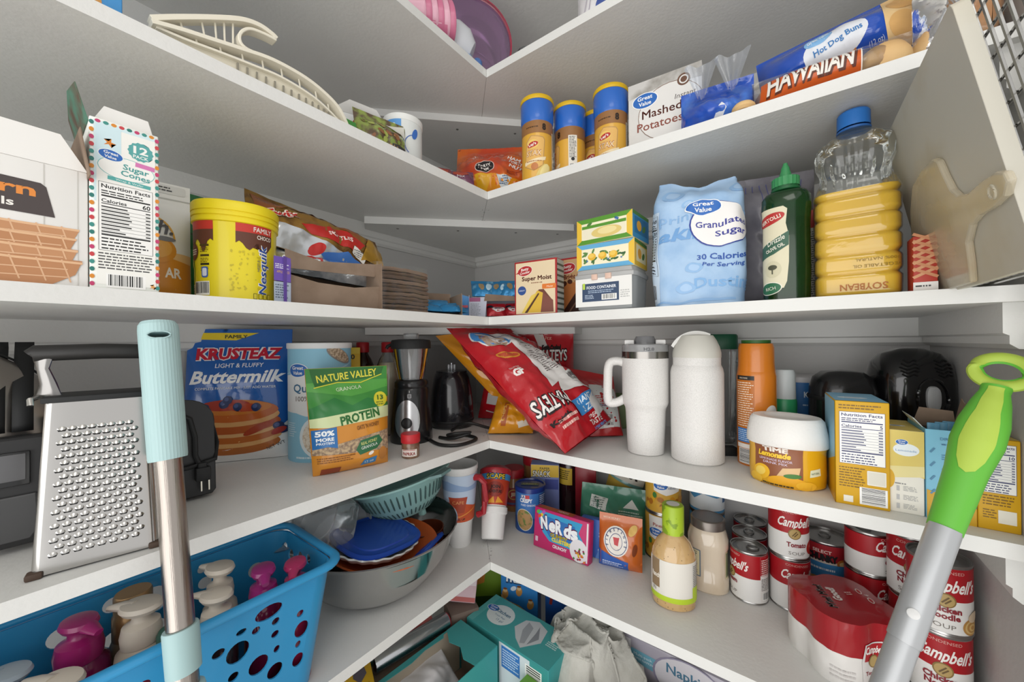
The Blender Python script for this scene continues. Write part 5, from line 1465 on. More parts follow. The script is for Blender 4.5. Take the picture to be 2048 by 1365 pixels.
for k, (x, y, lb) in enumerate(((.262, -.405, 'dark red candy packet beside the white canister'), (.285, -.365, 'purple-edged candy packet tucked under the orange-red bag'))):
    packet('candy_packet', lb, 'small candy packets', (x, y, S2), (-38, 0, 60 - k * 14), .06, .06, .026, C('#7a2430' if k == 0 else '#6a3550', .25, coat=.4), 80 + k,
           lambda p: (p.ell(0, .03, .02, .012, '#a8442f'), p.rect(0, .05, .04, .006, '#8d7ab0'), p.text('Mix', 0, .012, .008, '#d9cfd0', w=.02)))

# --- orange-red bag at the inner corner
t = thing('orange_red_bag', 'shiny orange-red snack bag slumped at the inner corner', 'bag', (.272, -.232, S2), 34, rx=-16)
P = Pouch(.205, .178, .1, 91, .011, bot=.3, top=.45, a=2.2, k=26)
P.mesh(C('#c2401c', .16, coat=.6, mix=('#d0661c', 9., .4, .6), bump=(24., .4)), nu=40, nv=40).build('bag', t, 60)
p = P.pr(.008)
p.poly([(-.05, 0), (.09, 0), (.09, .04), (.02, .05), (-.05, .052)], C('#d88a1e', .2)); p.poly([(-.05, .052), (-.04, .02), (-.02, .01), (.0, .052)], C('#dba51f', .2)); p.ell(-.022, .075, .028, .02, '#e2c9be', 14); p.ell(-.022, .075, .026, .018, '#201a1c', 14); p.text('PARTY', -.022, .076, .008, '#e9e4de', w=.036, bold=.05, rot=10); p.text('MIX', -.02, .064, .007, '#e9e4de', w=.024, bold=.05, rot=10)
p.poly([(.012, .05), (.055, .044), (.035, .02), (.022, .022)], '#cdd4d6'); p.lines(.02, .046, .026, .02, 5, '#3d5f86', 3, .5)
for k, (a, v) in enumerate((('HAM', .105), ('TORTI', .09), ('NUT', .074))):
    p.text(a, .058 + k * .003, v, .010, '#efe2dc', w=.036, rot=-14, bold=.04)
p.lines(.042, .066, .036, .012, 3, '#8a2a1a', 3, .5); p.text('Utz', -.045, .112, .010, '#f0d8cc', w=.022, rot=24); p.build('printed_front', t)

# ================================================================== second shelf, right run
def stax(label, x, y, rz):
    t = thing('chip_canister', label, 'canister', (x, y, S2), rz, group='chip canisters'); r = .0355
    MB().lathe([(r - .001, 0), (r, .002), (r, .132)], C('#d9a53a', .35, coat=.3), 48).build('tube', t)
    MB().lathe([(r, .131), (r + .001, .134), (r + .0022, .142), (r + .0022, .178), (r + .0012, .18)], C('#2a67c0', .3, coat=.3), 48, cap=False).build('blue_sleeve', t)
    MB().lathe([(r + .0026, .179), (r + .0032, .18), (r + .0032, .187), (r + .002, .189), (0, .189)], C('#d8b01c', .35), 48).build('lid', t)
    p = Pr(cyl(r), .004)
    p.rect(0, .117, .2, .028, '#93673c'); p.text('8', .012, .11, .013, '#2a1c12', w=.009, bold=.06); p.lines(-.03, .119, .03, .005, 1, '#4a3018', 3, .5)
    p.poly([(-.034, .03), (-.03, .085), (-.018, .098), (.01, .094), (.014, .088), (.010, .03), (-.012, .018)], '#b98f55'); p.poly([(-.032, .031), (-.028, .084), (-.017, .096), (.009, .092), (.012, .087), (.008, .031), (-.012, .02)], '#dfb062')
    p.ell(-.014, .078, .013, .010, '#e8c66a'); p.ell(-.014, .077, .0125, .006, '#b5302a', 16); p.text("Lay's", -.014, .0745, .0055, '#f3ece2', w=.017, rot=16, bold=.03)
    p.text('STAX', -.012, .052, .012, '#b06a3a', w=.034, bold=.05, sh=.1); p.text('STAX', -.012, .052, .0115, '#f0dcb8', w=.033, bold=.0, sh=.1); p.poly([(-.034, .04), (.016, .05), (.014, .042), (-.034, .032)], '#e9d6b0'); p.lines(-.028, .042, .036, .004, 1, '#a8713a', 3, .5)
    p.ell(-.010, .028, .008, .008, '#c07a48'); p.poly([(-.01, .0), (.026, .0), (.026, .03), (.012, .034), (.0, .022)], '#dcc272'); p.ell(.012, .016, .009, .019, '#e9d795', -24); p.ell(.02, .008, .008, .006, '#c9a94e', 30)
    p.rect(.046, .06, .02, .1, '#e6e2d8'); p.lines(.038, .108, .016, .05, 14, '#4a4a48', 5, .45); p.barcode(.046, .03, .016, .03, horiz=True); p.ell(.046, .055, .004, .004, '#222222')
    p.build('printed_label', t); return t


c1 = stax('chip canister with blue neck and yellow lid, leftmost, nearest the inner corner', .425, -.257, fc(.425, -.257) + 6)
dup(c1, (.474, -.19, S2), -36, 'chip canister with blue neck turned to its text panel, second from left')
dup(c1, (.512, -.122, S2), 22, 'chip canister with blue neck standing furthest back in the row')
dup(c1, (.575, -.188, S2), fc(.575, -.188) + 2, 'chip canister with blue neck touching the mashed potatoes box')

t = thing('mashed_potato_box', 'white instant mashed potatoes carton leaning behind the chip canister', 'box', (.688, -.175, S2), 4)
w, d, h = .14, .045, .176
carton('carton', t, w, d, h, C('#dcdad6', .45))
p = Pr(fplane(d)); p.poly([(-w / 2, h), (w / 2, h), (w / 2, h - .03), (.0, h - .022), (-w / 2, h - .03)], C('#c9c7c3', .45, mix=('#9a968f', 14., .5, .62)))
p.ell(.012, .1, .062, .056, '#7a5a48'); p.ell(.012, .1, .0608, .0548, '#e3e1dd'); p.ell(.038, .152, .012, .012, '#6a4a3a'); p.ell(.038, .152, .0085, .0085, '#e3e1dd'); p.ell(.038, .152, .006, .006, '#6a4a3a')
p.gv(-.036, .135, .026); p.text('Instant', .04, .118, .0095, '#4a3f3a', w=.038, sh=.2); p.text('Mashed', -.004, .097, .0165, '#8a4a3c', w=.076, bold=.012); p.text('Potatoes', -.008, .073, .0165, '#8a4a3c', w=.088, bold=.012)
p.ell(.01, .028, .055, .026, C('#d5cba8', .5, mix=('#b9ab80', 60., .4, .6))); p.ell(.02, .036, .03, .012, '#e2dbc0', 10); p.poly([(-.07, .03), (-.04, .034), (-.05, .02), (-.07, .012)], '#8d8f92'); p.build('printed_front', t)

# --- bread bags
M_FILM = C('#e8eaee', .08, tr=1., ior=1.15, al=.25)
M_BUN = C('#c58e4e', .6, mix=('#e3c48f', 9., .35, .7), bump=(60., .2))


def bun(parent, c, r, sq=.72, mt=None):
    return MB().lathe([(0, -.5 * r * sq), (r * .8, -.45 * r * sq), (r, -.1 * r), (r * .96, .2 * r * sq), (r * .75, .55 * r * sq), (r * .4, .74 * r * sq), (0, .8 * r * sq)], mt or M_BUN, 24, M=Matrix.Translation(c)).build('bun', parent)


t = thing('knotted_blue_bread_bag', 'blue and clear bread bag, its gathered end beside the potato box', 'bread bag', (.79, -.245, S2), 6)
P = Pouch(.112, .085, .09, 95, .008, bot=.3, top=.6, a=2.2, k=34)
P.mesh(C('#1f4fb4', .15, coat=.6, bump=(30., .6), mix=('#3f74cc', 20., .5, .65)), nu=36, nv=30).build('bag', t, 60)
mb = MB()
for k in range(2):
    mb = MB(); F_ = lambda u, v, k=k: (-.02 + k * .045 + (u - .5) * (.012 + .04 * v), -.035 - .004 * math.sin(u * 14) - .012 * v, .05 + v * .05 + .004 * math.sin(u * 9))
    mb.grid(F_, 0, 1, 0, 1, 14, 8, CLEAR('#d9e0ee', .2, .12, 1., (40., .8))); mb.build('gathered_end', t, 60, False)
bun(t, (.04, -.036, .012), .017)
p = P.pr(.008); p.poly([(.0, .0), (.02, .02), (.012, .03), (-.004, .012)], '#d9dce2'); p.poly([(.03, .0), (.06, .0), (.06, .02), (.04, .026)], C('#c9955a', .4)); p.build('print', t)

t = thing('hawaiian_bun_bag', 'bag of buns with orange Hawaiian label at the shelf edge', 'bread bag', (.938, -.238, S2), 2)
P = Pouch(.19, .066, .09, 96, .0015, bot=.4, top=.5, a=2.6, k=30, seal=.0)
P.mesh(CLEAR('#fbf8f2', .06, .1, 1., (40., .6)), nu=40, nv=20).build('clear_bag', t, 60)
p = P.pr(.006); p.poly([(-.09, .0), (.038, .0), (.038, .056), (-.085, .048)], C('#c8591d', .25)); p.text('HAWAIIAN', -.024, .0215, .024, '#5a2a18', w=.112, bold=.06, sh=.12); p.text('HAWAIIAN', -.0255, .0235, .023, '#e6e2da', w=.108, bold=.03, sh=.12); p.rect(.0385, .03, .0015, .05, '#efe9df'); p.build('printed_label', t)
for k, (x, y) in enumerate(((.062, -.008), (.064, .02), (.02, .012), (-.03, .01), (-.065, .01))):
    bun(t, (x, y, .028), .03, 1.1)
t = thing('hot_dog_bun_bag', 'blue hot dog bun bag lying on top of the Hawaiian bun bag', 'bread bag', (.955, -.185, S2 + .0605), -2, ry=-7)
P = Pouch(.2, .085, .1, 97, .004, bot=.35, top=.5, a=2.4, k=26, seal=.0)
P.mesh(C('#1d4db0', .14, coat=.6, bump=(24., .4)), nu=40, nv=24).build('bag', t, 60)
p = P.pr(.006); p.poly([(.062, .0), (.1, .0), (.1, .085), (.062, .085)], C('#cf9f63', .35, mix=('#e6c792', 14., .4, .65))); p.ell(.082, .025, .016, .018, '#d8ab6c'); p.ell(.082, .062, .016, .016, '#d3a363'); p.ell(-.09, .014, .012, .018, C('#d3a566', .4), 12)
p.ell(.0, .034, .044, .026, '#dfe3ea', 10); p.ell(-.02, .05, .02, .010, '#7fb0dc', 10); p.text('Great Value', -.02, .048, .005, '#eef2f6', w=.03, rot=10, bold=.02); p.text('Hot Dog Buns', .004, .03, .0085, '#3a7ab8', w=.066, rot=10, bold=.02); p.rect(.012, .008, .03, .005, '#c9813f', 24); p.text('(12 oz)', .05, .012, .005, '#cfd9ea', w=.018, rot=8); p.build('printed_label', t)
t = thing('crumpled_clear_bag', 'crumpled clear plastic bag at the right end above the oil jug', 'bag', (1.054, -.245, S2), 4)
P = Pouch(.05, .12, .07, 98, .008, bot=.2, top=.4, k=45)
P.mesh(CLEAR('#f0f0f2', .12, .12, 1., (40., .8)), nu=24, nv=30).build('film', t, 60)
t = thing('small_orange_bread_bag', 'clear bread bag with orange edge peeking over the blue bag', 'bread bag', (.86, -.12, S2), 6)
P = Pouch(.12, .085, .06, 99, .005, bot=.3, top=.4, k=34); P.mesh(C('#b9aeb0', .12, tr=.5, al=.75, mix=('#c8622a', 12., .55, .62)), nu=30, nv=24).build('bag', t, 60)

# --- wire cooling rack leaning behind the cutting board, bread at the shelf end
t = thing('wire_cooling_rack', 'chrome wire cooling rack leaning behind the big cutting board', 'rack', (1.0835, -.35, S3))
M_WIRE = C('#a9a8a5', .25, 1.)
RB = .268
MB().tube([brd(-.12, .004, 0), brd(.24, .004, 0), brd(.24, RB, 0), brd(-.12, RB, 0)], .0028, M_WIRE, 8, True).build('outer_frame', t)
for k in range(20):
    a = -.11 + k * .0175
    MB().tube([brd(a, .004, .0), brd(a, RB, .0)], .0016, M_WIRE, 6).build('long_wire', t)
for k in range(11):
    b = .02 + k * .0235
    MB().tube([brd(-.12, b, -.003), brd(.24, b, -.003)], .0014, M_WIRE, 6).build('cross_wire', t)
t = thing('bread_loaf_bag', 'bagged brown bread at the right end of the bread shelf', 'bread', (1.086, -.215, S2), 90)
P = Pouch(.15, .10, .045, 101, .003, bot=.3, top=.5, a=3, k=24); P.mesh(C('#b98a63', .25, coat=.4, mix=('#d9b58f', 10., .4, .65)), nu=30, nv=20).build('loaf', t, 60)

# ================================================================== top shelf
t = thing('purple_tub', 'translucent purple plastic tub lying on its side on the top shelf', 'tub', (.235, -.19, S1), 20)
RT = Matrix.Translation((0, .06, .118)) @ Matrix.Rotation(math.radians(98), 4, 'X') @ Matrix.Translation((0, 0, -.05))
M_PUR = CLEAR('#cdb0d0', .3, .08, 1., None, '#b48fb8')
MB().lathe([(.075, 0), (.085, .006), (.112, .17)], M_PUR, 56, M=RT).build('wall', t)
MB().lathe([(.111, .168), (.116, .170), (.116, .178), (.112, .180)], C('#b0304e', .15, al=.8, coat=.5), 56, M=RT, cap=False).build('rim', t)
t.location = (.195, -.247, S1); t.rotation_euler.z = math.radians(43)
t = thing('white_squeeze_bottle', 'white round bottle with black cap lying in front of the purple tub', 'bottle', (.256, -.352, S1 + .05), 50, ry=-66)
t.scale = (1.5, 1.5, 1.4)
MB().lathe([(0, -.032), (.018, -.03), (.03, -.015), (.033, .005), (.028, .025), (.015, .035)], C('#d9dce2', .3), 36).build('bottle', t)
MB().lathe([(.013, .033), (.0145, .034), (.0145, .057), (.013, .059), (0, .059)], C('#17181a', .4), 28).build('cap', t)
for k, (x, y, z, lb) in enumerate(((.296, -.318, 0, 'dark blue bottle cap near the inner corner of the top shelf'), (.287, -.342, 0, 'pale blue bottle cap beside the white bottle on the top shelf'))):
    t = thing('bottle_top', lb, 'cap', (x, y, S1 + z), 0)
    MB().lathe([(.010, 0), (.012, .002), (.012, .012), (.008, .018), (0, .02)], C('#4f74b0' if k == 0 else '#8fb4dc', .3), 24).build('cap', t)
t = thing('pink_cup_stack', 'nested stack of pink plastic cups lying at the top shelf edge', 'cups', (.243, -.476, S1), 62)
for k in range(6):
    RC = Matrix.Translation((-.05 + k * .013, 0, .042)) @ Matrix.Rotation(math.radians(78), 4, 'Y')
    MB().lathe([(.03, 0), (.04, .07), (.0415, .072), (.0415, .076), (.04, .077)], C('#c8708f' if k % 2 else '#dca6b8', .3, coat=.2), 40, M=RC, cap=False).build('cup', t)
t = thing('clear_glass_jar', 'clear glass jar on the top shelf behind the purple tub', 'jar', (.315, -.13, S1), 0)
MB().lathe([(.03, 0), (.034, .004), (.034, .12), (.03, .13), (.03, .14)], CLEAR('#e9eded', .12, .05, 1.), 40).build('jar', t)
t = thing('napkin_sleeve', 'white and blue wrapped paper sleeve at the right of the top shelf', 'packet', (.585, -.255, S1), 12)
P = Pouch(.1, .11, .05, 105, .003, bot=.3, top=.4, k=30); P.mesh(C('#d4d2d4', .2, coat=.3)).build('wrapper', t, 60)
p = P.pr(.008); p.ell(.018, .03, .03, .012, '#24438f', 24); p.band([(-.04, .0), (-.01, .1)], .003, '#b5b0b8'); p.band([(-.03, .0), (.0, .1)], .002, '#a9a2ae'); p.build('print', t)

# ================================================================== fifth shelf, left run: basket, bowl
def frust(z, ins, n=5, r=.03, x0=.125, x1=.318, y0=-1.08, y1=-.682):
    o = []
    for cx, cy, a in ((x1 - ins - r, y1 - ins - r, 0), (x0 + ins + r, y1 - ins - r, 90), (x0 + ins + r, y0 + ins + r, 180), (x1 - ins - r, y0 + ins + r, 270)):
        o += [(cx + r * math.cos(math.radians(a + q * 90 / n)), cy + r * math.sin(math.radians(a + q * 90 / n)), z) for q in range(n + 1)]
    return o


t = thing('blue_basket', 'bright blue plastic basket with round holes, full of pump bottles', 'basket', (.22, -.88, S5))
M_BSK = C('#2f93c8', .35, coat=.2)
bh = .188; inb = .022
vs = []; rings = [(.0, inb + .004), (.003, inb), (bh - .004, .0)]; cnt = 0
for z, i_ in rings:
    R_ = frust(z, i_); cnt = len(R_); vs += R_
vs += [(x, y, z) for x, y, z in frust(bh - .004, .0026)] + [(x, y, z) for x, y, z in frust(.004, inb + .0026)]
fs = []
for j in range(4):
    for i in range(cnt):
        fs.append((j * cnt + i, j * cnt + (i + 1) % cnt, (j + 1) * cnt + (i + 1) % cnt, (j + 1) * cnt + i))
fs.append(tuple(range(cnt - 1, -1, -1))); fs.append(tuple(range(4 * cnt, 5 * cnt)))
mb = MB(); mb.add([(x - .22, y + .88, z) for x, y, z in vs], fs, M_BSK); shell = mb.build('shell', t, 30)
cut = MB(); rd = random.Random(11)
FH = [(-.776, .160, .017, .010), (-.731, .106, .010, .012), (-.767, .141, .005, .005), (-.791, .143, .005, .005), (-.811, .126, .013, .014), (-.786, .09, .012, .013), (-.767, .122, .005, .005), (-.764, .098, .004, .005), (-.832, .139, .007, .006), (-.765, .066, .010, .011), (-.734, .132, .005, .005), (-.808, .152, .006, .004), (-.734, .06, .008, .01), (-.735, .085, .004, .005), (-.79, .06, .005, .006), (-.815, .095, .006, .006)]
FH += [(-.86 - k * .045, .05 + .07 * rd.random(), .005 + .007 * rd.random(), .006 + .007 * rd.random()) for k in range(5)] + [(-.86 - k * .04, .15, .006, .006) for k in range(4)]
def drill(M, a, b): cut.lathe([(1, -1), (1, 1)], M_BSK, 20, a, b, M=M)
for y, z, a, b in FH:
    cut.lathe([(1, -.03), (1, .03)], M_BSK, 18, b, a, M=Matrix.Translation((.30 - .22, y + .88, z)) @ Matrix.Rotation(math.pi / 2, 4, 'Y'))
for y, z, a in ((-.903, .165, .010), (-.861, .150, .018), (-.801, .144, .009), (-.804, .166, .006), (-.86, .110, .012), (-.903, .12, .010), (-.77, .15, .007), (-.95, .15, .012), (-1.0, .12, .014), (-.73, .13, .012)):
    cut.lathe([(1, -.03), (1, .03)], M_BSK, 18, a, a, M=Matrix.Translation((.137 - .22, y + .88, z)) @ Matrix.Rotation(math.pi / 2, 4, 'Y'))
for x, z, a in ((.150, .160, .006), (.172, .150, .010), (.205, .155, .011), (.162, .13, .004), (.185, .128, .005), (.233, .163, .008), (.268, .150, .009), (.225, .12, .008), (.25, .135, .005), (.19, .1, .009)):
    cut.lathe([(1, -.03), (1, .03)], M_BSK, 18, a, a, M=Matrix.Translation((x - .22, -.69 + .88, z)) @ Matrix.Rotation(math.pi / 2, 4, 'X'))
cutter = cut.build('cutter', t, 0)
md = shell.modifiers.new('holes', 'BOOLEAN'); md.object = cutter; md.operation = 'DIFFERENCE'; md.solver = 'EXACT'
bpy.context.view_layer.update()
me = bpy.data.meshes.new_from_object(shell.evaluated_get(bpy.context.evaluated_depsgraph_get()))
shell.modifiers.clear(); shell.data = me; bpy.data.objects.remove(cutter)
mb = MB(); L1 = frust(bh, -.006); mb.tube([(x - .22, y + .88, z) for x, y, z in L1], .0075, M_BSK, 10, True, flat=.75); mb.build('rolled_rim', t, 60)


def pump(label, x, y, z0, mt, mtop, r=.024, h=.15, rot=0., group='pump bottles in the basket', head=1.):
    t = thing('pump_bottle', label, 'bottle', (x, y, z0), rot, group=group)
    MB().lathe([(r - .002, 0), (r, .003), (r, h * .62), (r * .92, h * .7), (r * .6, h * .75)], mt, 32).build('bottle', t)
    MB().lathe([(r * .62, h * .73), (r * .74, h * .74), (r * .78, h * .8), (r * .7, h * .86), (r * .42, h * .88), (r * .36, h * .89), (r * .34, h * .95)], mtop, 32).build('collar', t)
    k = head
    MB().lathe([(0, h * .93), (.0145 * k, h * .94), (.017 * k, h * .965), (.0155 * k, h * .99), (.008 * k, h), (0, h)], mtop, 28, 1., .78).build('pump_head', t)
    MB().tube([(-.006, 0, h * .965), (-.018 * k, 0, h * .962), (-.03 * k, 0, h * .95)], [.008 * k, .006 * k, .0035 * k], mtop, 10, flat=.7).build('spout', t)
    return t


Zb = S5 + .005
M_MAG = C('#a8246e', .3, coat=.3); M_CRM = C('#ddd2c2', .4); M_PNK = C('#b83465', .3, coat=.3)
pump('magenta pump bottle at the left end of the blue basket', .192, -.938, Zb, C('#7a1850', .2, coat=.4), M_MAG, .028, .19, 200, head=1.25)
pump('cream pump bottle beside the magenta pump, spout toward the left', .222, -.888, Zb, C('#cfc3b0', .35), M_CRM, .026, .195, 35, head=1.4)
pump('cream pump bottle in the middle back of the basket', .212, -.803, Zb, C('#cfc3b0', .35), M_CRM, .022, .198, 20, head=1.25)
pump('cream pump bottle in front of another cream pump, mid basket', .253, -.818, Zb, C('#3a2a2c', .25, coat=.4), M_CRM, .024, .182, 30, head=1.25)
pump('dark magenta pump bottle near the right end of the basket', .256, -.762, Zb, C('#6a1338', .2, coat=.5), C('#a02a78', .3, coat=.3), .024, .19, 165, head=1.2)
pump('pink pump bottle at the right end of the basket', .268, -.722, Zb, C('#a8244a', .25, coat=.5), M_PNK, .021, .184, 150, head=1.2)
pump('cream pump bottle lowest at the near left of the basket', .262, -.958, Zb, C('#cfc3b0', .35), M_CRM, .024, .168, 30, head=1.4)
pump('frosted clear pump bottle at the far left of the basket', .2, -.99, Zb, C('#c9d2da', .15, al=.6), C('#c9d6de', .2, al=.7), .022, .168, 40, head=1.2)
t = thing('gold_cap_bottle', 'bottle with ribbed gold cap at the back of the basket', 'bottle', (.170, -.888, Zb), 0, group='bottles in the basket')
MB().lathe([(.022, 0), (.024, .003), (.024, .12), (.02, .132)], C('#8a7a62', .3, coat=.4), 32).build('bottle', t); MB().lathe([(.0205, .13), (.021, .132), (.021, .16), (.0195, .162), (.0195, .185), (.018, .188), (0, .188)], C('#a9865a', .3, .4), 32).build('cap', t)
t = thing('green_cap_bottle', 'bottle with dark green and red cap in mid basket', 'bottle', (.244, -.862, Zb), 0, group='bottles in the basket')
t.scale = (.8, .8, 1)
MB().lathe([(.02, 0), (.022, .003), (.022, .12), (.018, .128)], C('#2f6a52', .3, coat=.4), 28).build('bottle', t); MB().lathe([(.019, .126), (.02, .128), (.02, .15), (.017, .155), (0, .156)], C('#3f6a5c', .4), 28).build('cap', t); MB().lathe([(.0205, .124), (.0215, .126), (.0215, .132), (.0205, .134)], C('#a02334', .4), 28, cap=False).build('red_ring', t)
t = thing('red_tube', 'dark red tube lying slanted along the front of the basket', 'tube', (.283, -.90, S5 + .11), 90, ry=-18)
P = Pouch(.13, .05, .03, 120, .001, bot=.4, top=.5); P.mesh(C('#a3233f', .3, coat=.4)).build('tube', t, 60)

# --- steel bowl and its contents
t = thing('steel_mixing_bowl', 'wide stainless steel mixing bowl crammed with dishes', 'bowl', (.152, -.505, S5))
BR = [(.0, .0005), (.075, .0005), (.095, .004), (.128, .03), (.161, .076), (.176, .122), (.180, .127), (.1815, .129), (.179, .130), (.173, .122), (.158, .077), (.125, .032), (.093, .006), (0, .003)]
MB().lathe(BR, C('#b9b8b6', .1, 1., bump=(8., .05)), 80, 1., .98).build('bowl', t)
TL = lambda rx, ry: Euler((math.radians(rx), math.radians(ry), 0)).to_matrix().to_4x4()


def dish(name, label, loc, rx, ry, prof, mt, n=56, flute=0., part='dish', sx=1.):
    t = thing(name, label, 'dish', loc, 0, rx, ry)
    mb = MB(); vs = []; fs = []
    for r, z in prof:
        for i in range(n):
            a = 2 * math.pi * i / n; rr = r * (1 + flute * (r / prof[len(prof) // 2][0]) * math.cos(a * 22)); vs.append((rr * sx * math.cos(a), rr * math.sin(a), z))
    for j in range(len(prof) - 1):
        for i in range(n):
            fs.append((j * n + i, j * n + (i + 1) % n, (j + 1) * n + (i + 1) % n, (j + 1) * n + i))
    mb.add(vs, fs, mt); mb.build(part, t, 50); return t


def plate(R, d): return [(.001, 0), (R * .7, 0), (R * .9, d * .5), (R, d), (R - .001, d + .003), (R * .88, d * .6 + .003), (R * .69, .003), (.001, .003)]


dish('metal_pan', 'shallow grey metal pan under the terracotta dish in the steel bowl', (.192, -.522, S5 + .056), -2, 3, plate(.104, .03), C('#a9a6a2', .25, 1.))
dish('terracotta_dish', 'terracotta orange dish under the white fluted dish', (.212, -.526, S5 + .09), -3, 4, plate(.108, .026), C('#b25426', .35, coat=.4))
t = dish('fluted_dish', 'white fluted baking dish with flat blue lid', (.199, -.538, S5 + .106), -4, 4, plate(.088, .02), C('#dcdedb', .3, coat=.3), 132, .018)
mb = MB(); pts = []
for i in range(48):
    a = 2 * math.pi * i / 48; c, q = math.cos(a), math.sin(a); k = (abs(c) ** 3.2 + abs(q) ** 3.2) ** (-1 / 3.2); pts.append((c * k, q * k))
M_BL = C('#1d47a8', .3, coat=.3)
vs = []
for r, z in ((.076, .022), (.079, .0235), (.079, .027), (.073, .029), (.071, .0275), (.058, .0275), (.056, .0295), (.0, .0295)):
    vs += [(x * r, y * r, z) for x, y in pts]
mb.add(vs, [(j * 48 + i, j * 48 + (i + 1) % 48, (j + 1) * 48 + (i + 1) % 48, (j + 1) * 48 + i) for j in range(7) for i in range(48)], M_BL); mb.build('blue_lid', t, 40)
t = thing('container_lid', 'spare deep blue container lid leaning inside the steel bowl', 'lid', (.262, -.462, S5 + .082), 20, 0, -38)
MB().lathe([(.0, 0), (.04, 0), (.044, .002), (.044, .008), (.038, .010), (.036, .007), (.024, .007), (.022, .009), (0, .009)], M_BL, 48, pw=4).build('lid', t)
t = thing('brown_pot', 'dark brown pot at the back right of the steel bowl', 'pot', (.213, -.408, S5 + .05), 0, 4)
MB().lathe([(.03, 0), (.034, .003), (.038, .05), (.036, .05), (.032, .005), (0, .004)], C('#5a2a18', .3, coat=.5), 40).build('pot', t)
# clear tub lying in the bowl
t = thing('clear_plastic_tub', 'clear plastic food tub lying tilted on the dishes in the bowl', 'container', (.118, -.59, S5 + .135), 30, 42, -18)
MB().lathe([(.05, 0), (.056, .004), (.066, .085), (.07, .087), (.07, .091), (.066, .091)], CLEAR('#eef1f3', .2, .1, 1.2, (14., .3)), 48, 1.15, .9, 5).build('tub', t)
t = thing('clear_foil_lid', 'crinkled shiny clear lid standing behind the clear tub', 'lid', (.078, -.565, S5 + .1), 40, 60, 0)
MB().lathe([(0, .0), (.075, .002), (.082, .012), (.086, .012), (.084, .015), (.074, .005), (0, .003)], C('#c9cbce', .12, .6, al=.85, bump=(50., .5)), 48, 1., 1., 3).build('lid', t)

# --- teal colander
t = thing('teal_colander', 'pale teal plastic colander with slots, tilted on top of the steel bowl', 'colander', (.150, -.415, S5 + .112), 10, 4, -13)
CP = [(.0, .012), (.04, .012), (.06, .016), (.085, .04), (.104, .085), (.112, .092), (.122, .093), (.122, .097), (.111, .097), (.101, .088), (.082, .043), (.058, .0195), (.0, .0155)]
M_TEAL = C('#8fb9b4', .45, bump=(60., .1))
MB().lathe(CP, M_TEAL, 72).build('bowl', t, 30)
for a in (0, 120, 240):
    MB().box((.045 * math.cos(math.radians(a)), .045 * math.sin(math.radians(a)), .007), (.016, .012, .014), M_TEAL, bev=.003).build('foot', t)
for s in (-1, 1):
    MB().prism([(-.03, .118), (.03, .118), (.018, .142), (-.018, .142)], .006, C('#6f8f8e', .45), F=lambda a, b, c: (s * b, a, .091 + c)).build('handle', t)
S_ = lcyl(CP[3:6], r0=.095); M_SLOT = C('#3d5654', .7)
ob_i = None
for k in range(48):
    a = k * 2 * math.pi / 48
    def sp(v, o): return Vector((( .085 + (.104 - .085) * (v - .04) / .045 + o) * math.cos(a), (.085 + (.104 - .085) * (v - .04) / .045 + o) * math.sin(a), v))
    if ob_i is None:
        m_ = MB(); m_.tube([sp(.046, .0006), sp(.05, .001), sp(.072, .001), sp(.077, .0006)], [.0008, .0017, .0017, .0008], M_SLOT, 6); ob_i = m_.build('slot', t)
        m2_ = MB(); m2_.tube([Vector((.066, 0, .0215)), Vector((.069, 0, .0245)), Vector((.079, 0, .0345)), Vector((.082, 0, .037))], [.0008, .0016, .0016, .0008], M_SLOT, 6); ob_j = m2_.build('slot', t)
    else:
        for o_ in (ob_i, ob_j):
            c_ = o_.copy(); COL.objects.link(c_); c_.parent = t; c_.rotation_euler = (0, 0, a)

# --- travel mugs
M_WM = C('#e0dfdd', .4, bump=(200., .2))
t = thing('travel_mug', 'tall plastic travel mug with orange mountain print and red handle', 'mug', (.188, -.280, S5), fc(.188, -.28))
prof = [(.0275, 0), (.029, .002), (.0335, .062), (.0365, .066), (.047, .195), (.0485, .197), (.0485, .208), (.0465, .209)]
MB().lathe(prof + [(.045, .197), (.034, .07), (0, .066)], M_WM, 48).build('mug', t)
p = Pr(lcyl(prof, r0=.042), .004, .01, .0006)
p.poly([(-.1, .07), (.1, .07), (.1, .19), (-.1, .19)], '#b9c9de'); p.poly([(-.1, .165), (-.03, .175), (.02, .16), (.1, .175), (.1, .15), (-.1, .15)], '#8fa8cc'); p.poly([(-.1, .13), (-.04, .115), (.0, .122), (.05, .105), (.1, .12), (.1, .07), (-.1, .07)], '#c2512a'); p.poly([(-.03, .135), (.02, .135), (.012, .095), (-.022, .095)], '#a8432a'); p.text('CAFE', -.004, .118, .008, '#e0a06a', w=.03); p.band([(-.06, .09), (0, .085), (.06, .105)], .003, '#e0913f'); p.text('FUEL UP', .0, .075, .005, '#3a1a12', w=.03, bold=.03)
p.build('printed_wrap', t)
t2 = MB(); M_RH = C('#a3212c', .35, coat=.2)
t2.tube([(.036, -.022, .178), (.052, -.03, .180), (.064, -.034, .165), (.066, -.034, .12), (.06, -.032, .09), (.045, -.026, .082)], [.009, .009, .008, .008, .008, .008], M_RH, 8); t2.build('handle', t)
t = thing('tilted_travel_mug', 'red-lidded travel mug with red and blue print, tipped toward the room', 'mug', (.255, -.247, S5 + .012), fc(.255, -.2), 24, 0)
t.rotation_euler = Euler((math.radians(-30), math.radians(4), math.radians(fc(.255, -.2))))
t.location = (.268, -.243, S5 + .017)
prof = [(.026, 0), (.0285, .002), (.032, .058), (.036, .062), (.0365, .075), (.033, .078), (.041, .16)]
MB().lathe(prof, M_WM, 48).build('mug', t)
MB().lathe([(.043, .158), (.0445, .16), (.0445, .172), (.03, .182), (0, .183)], M_RH, 48).build('lid', t)
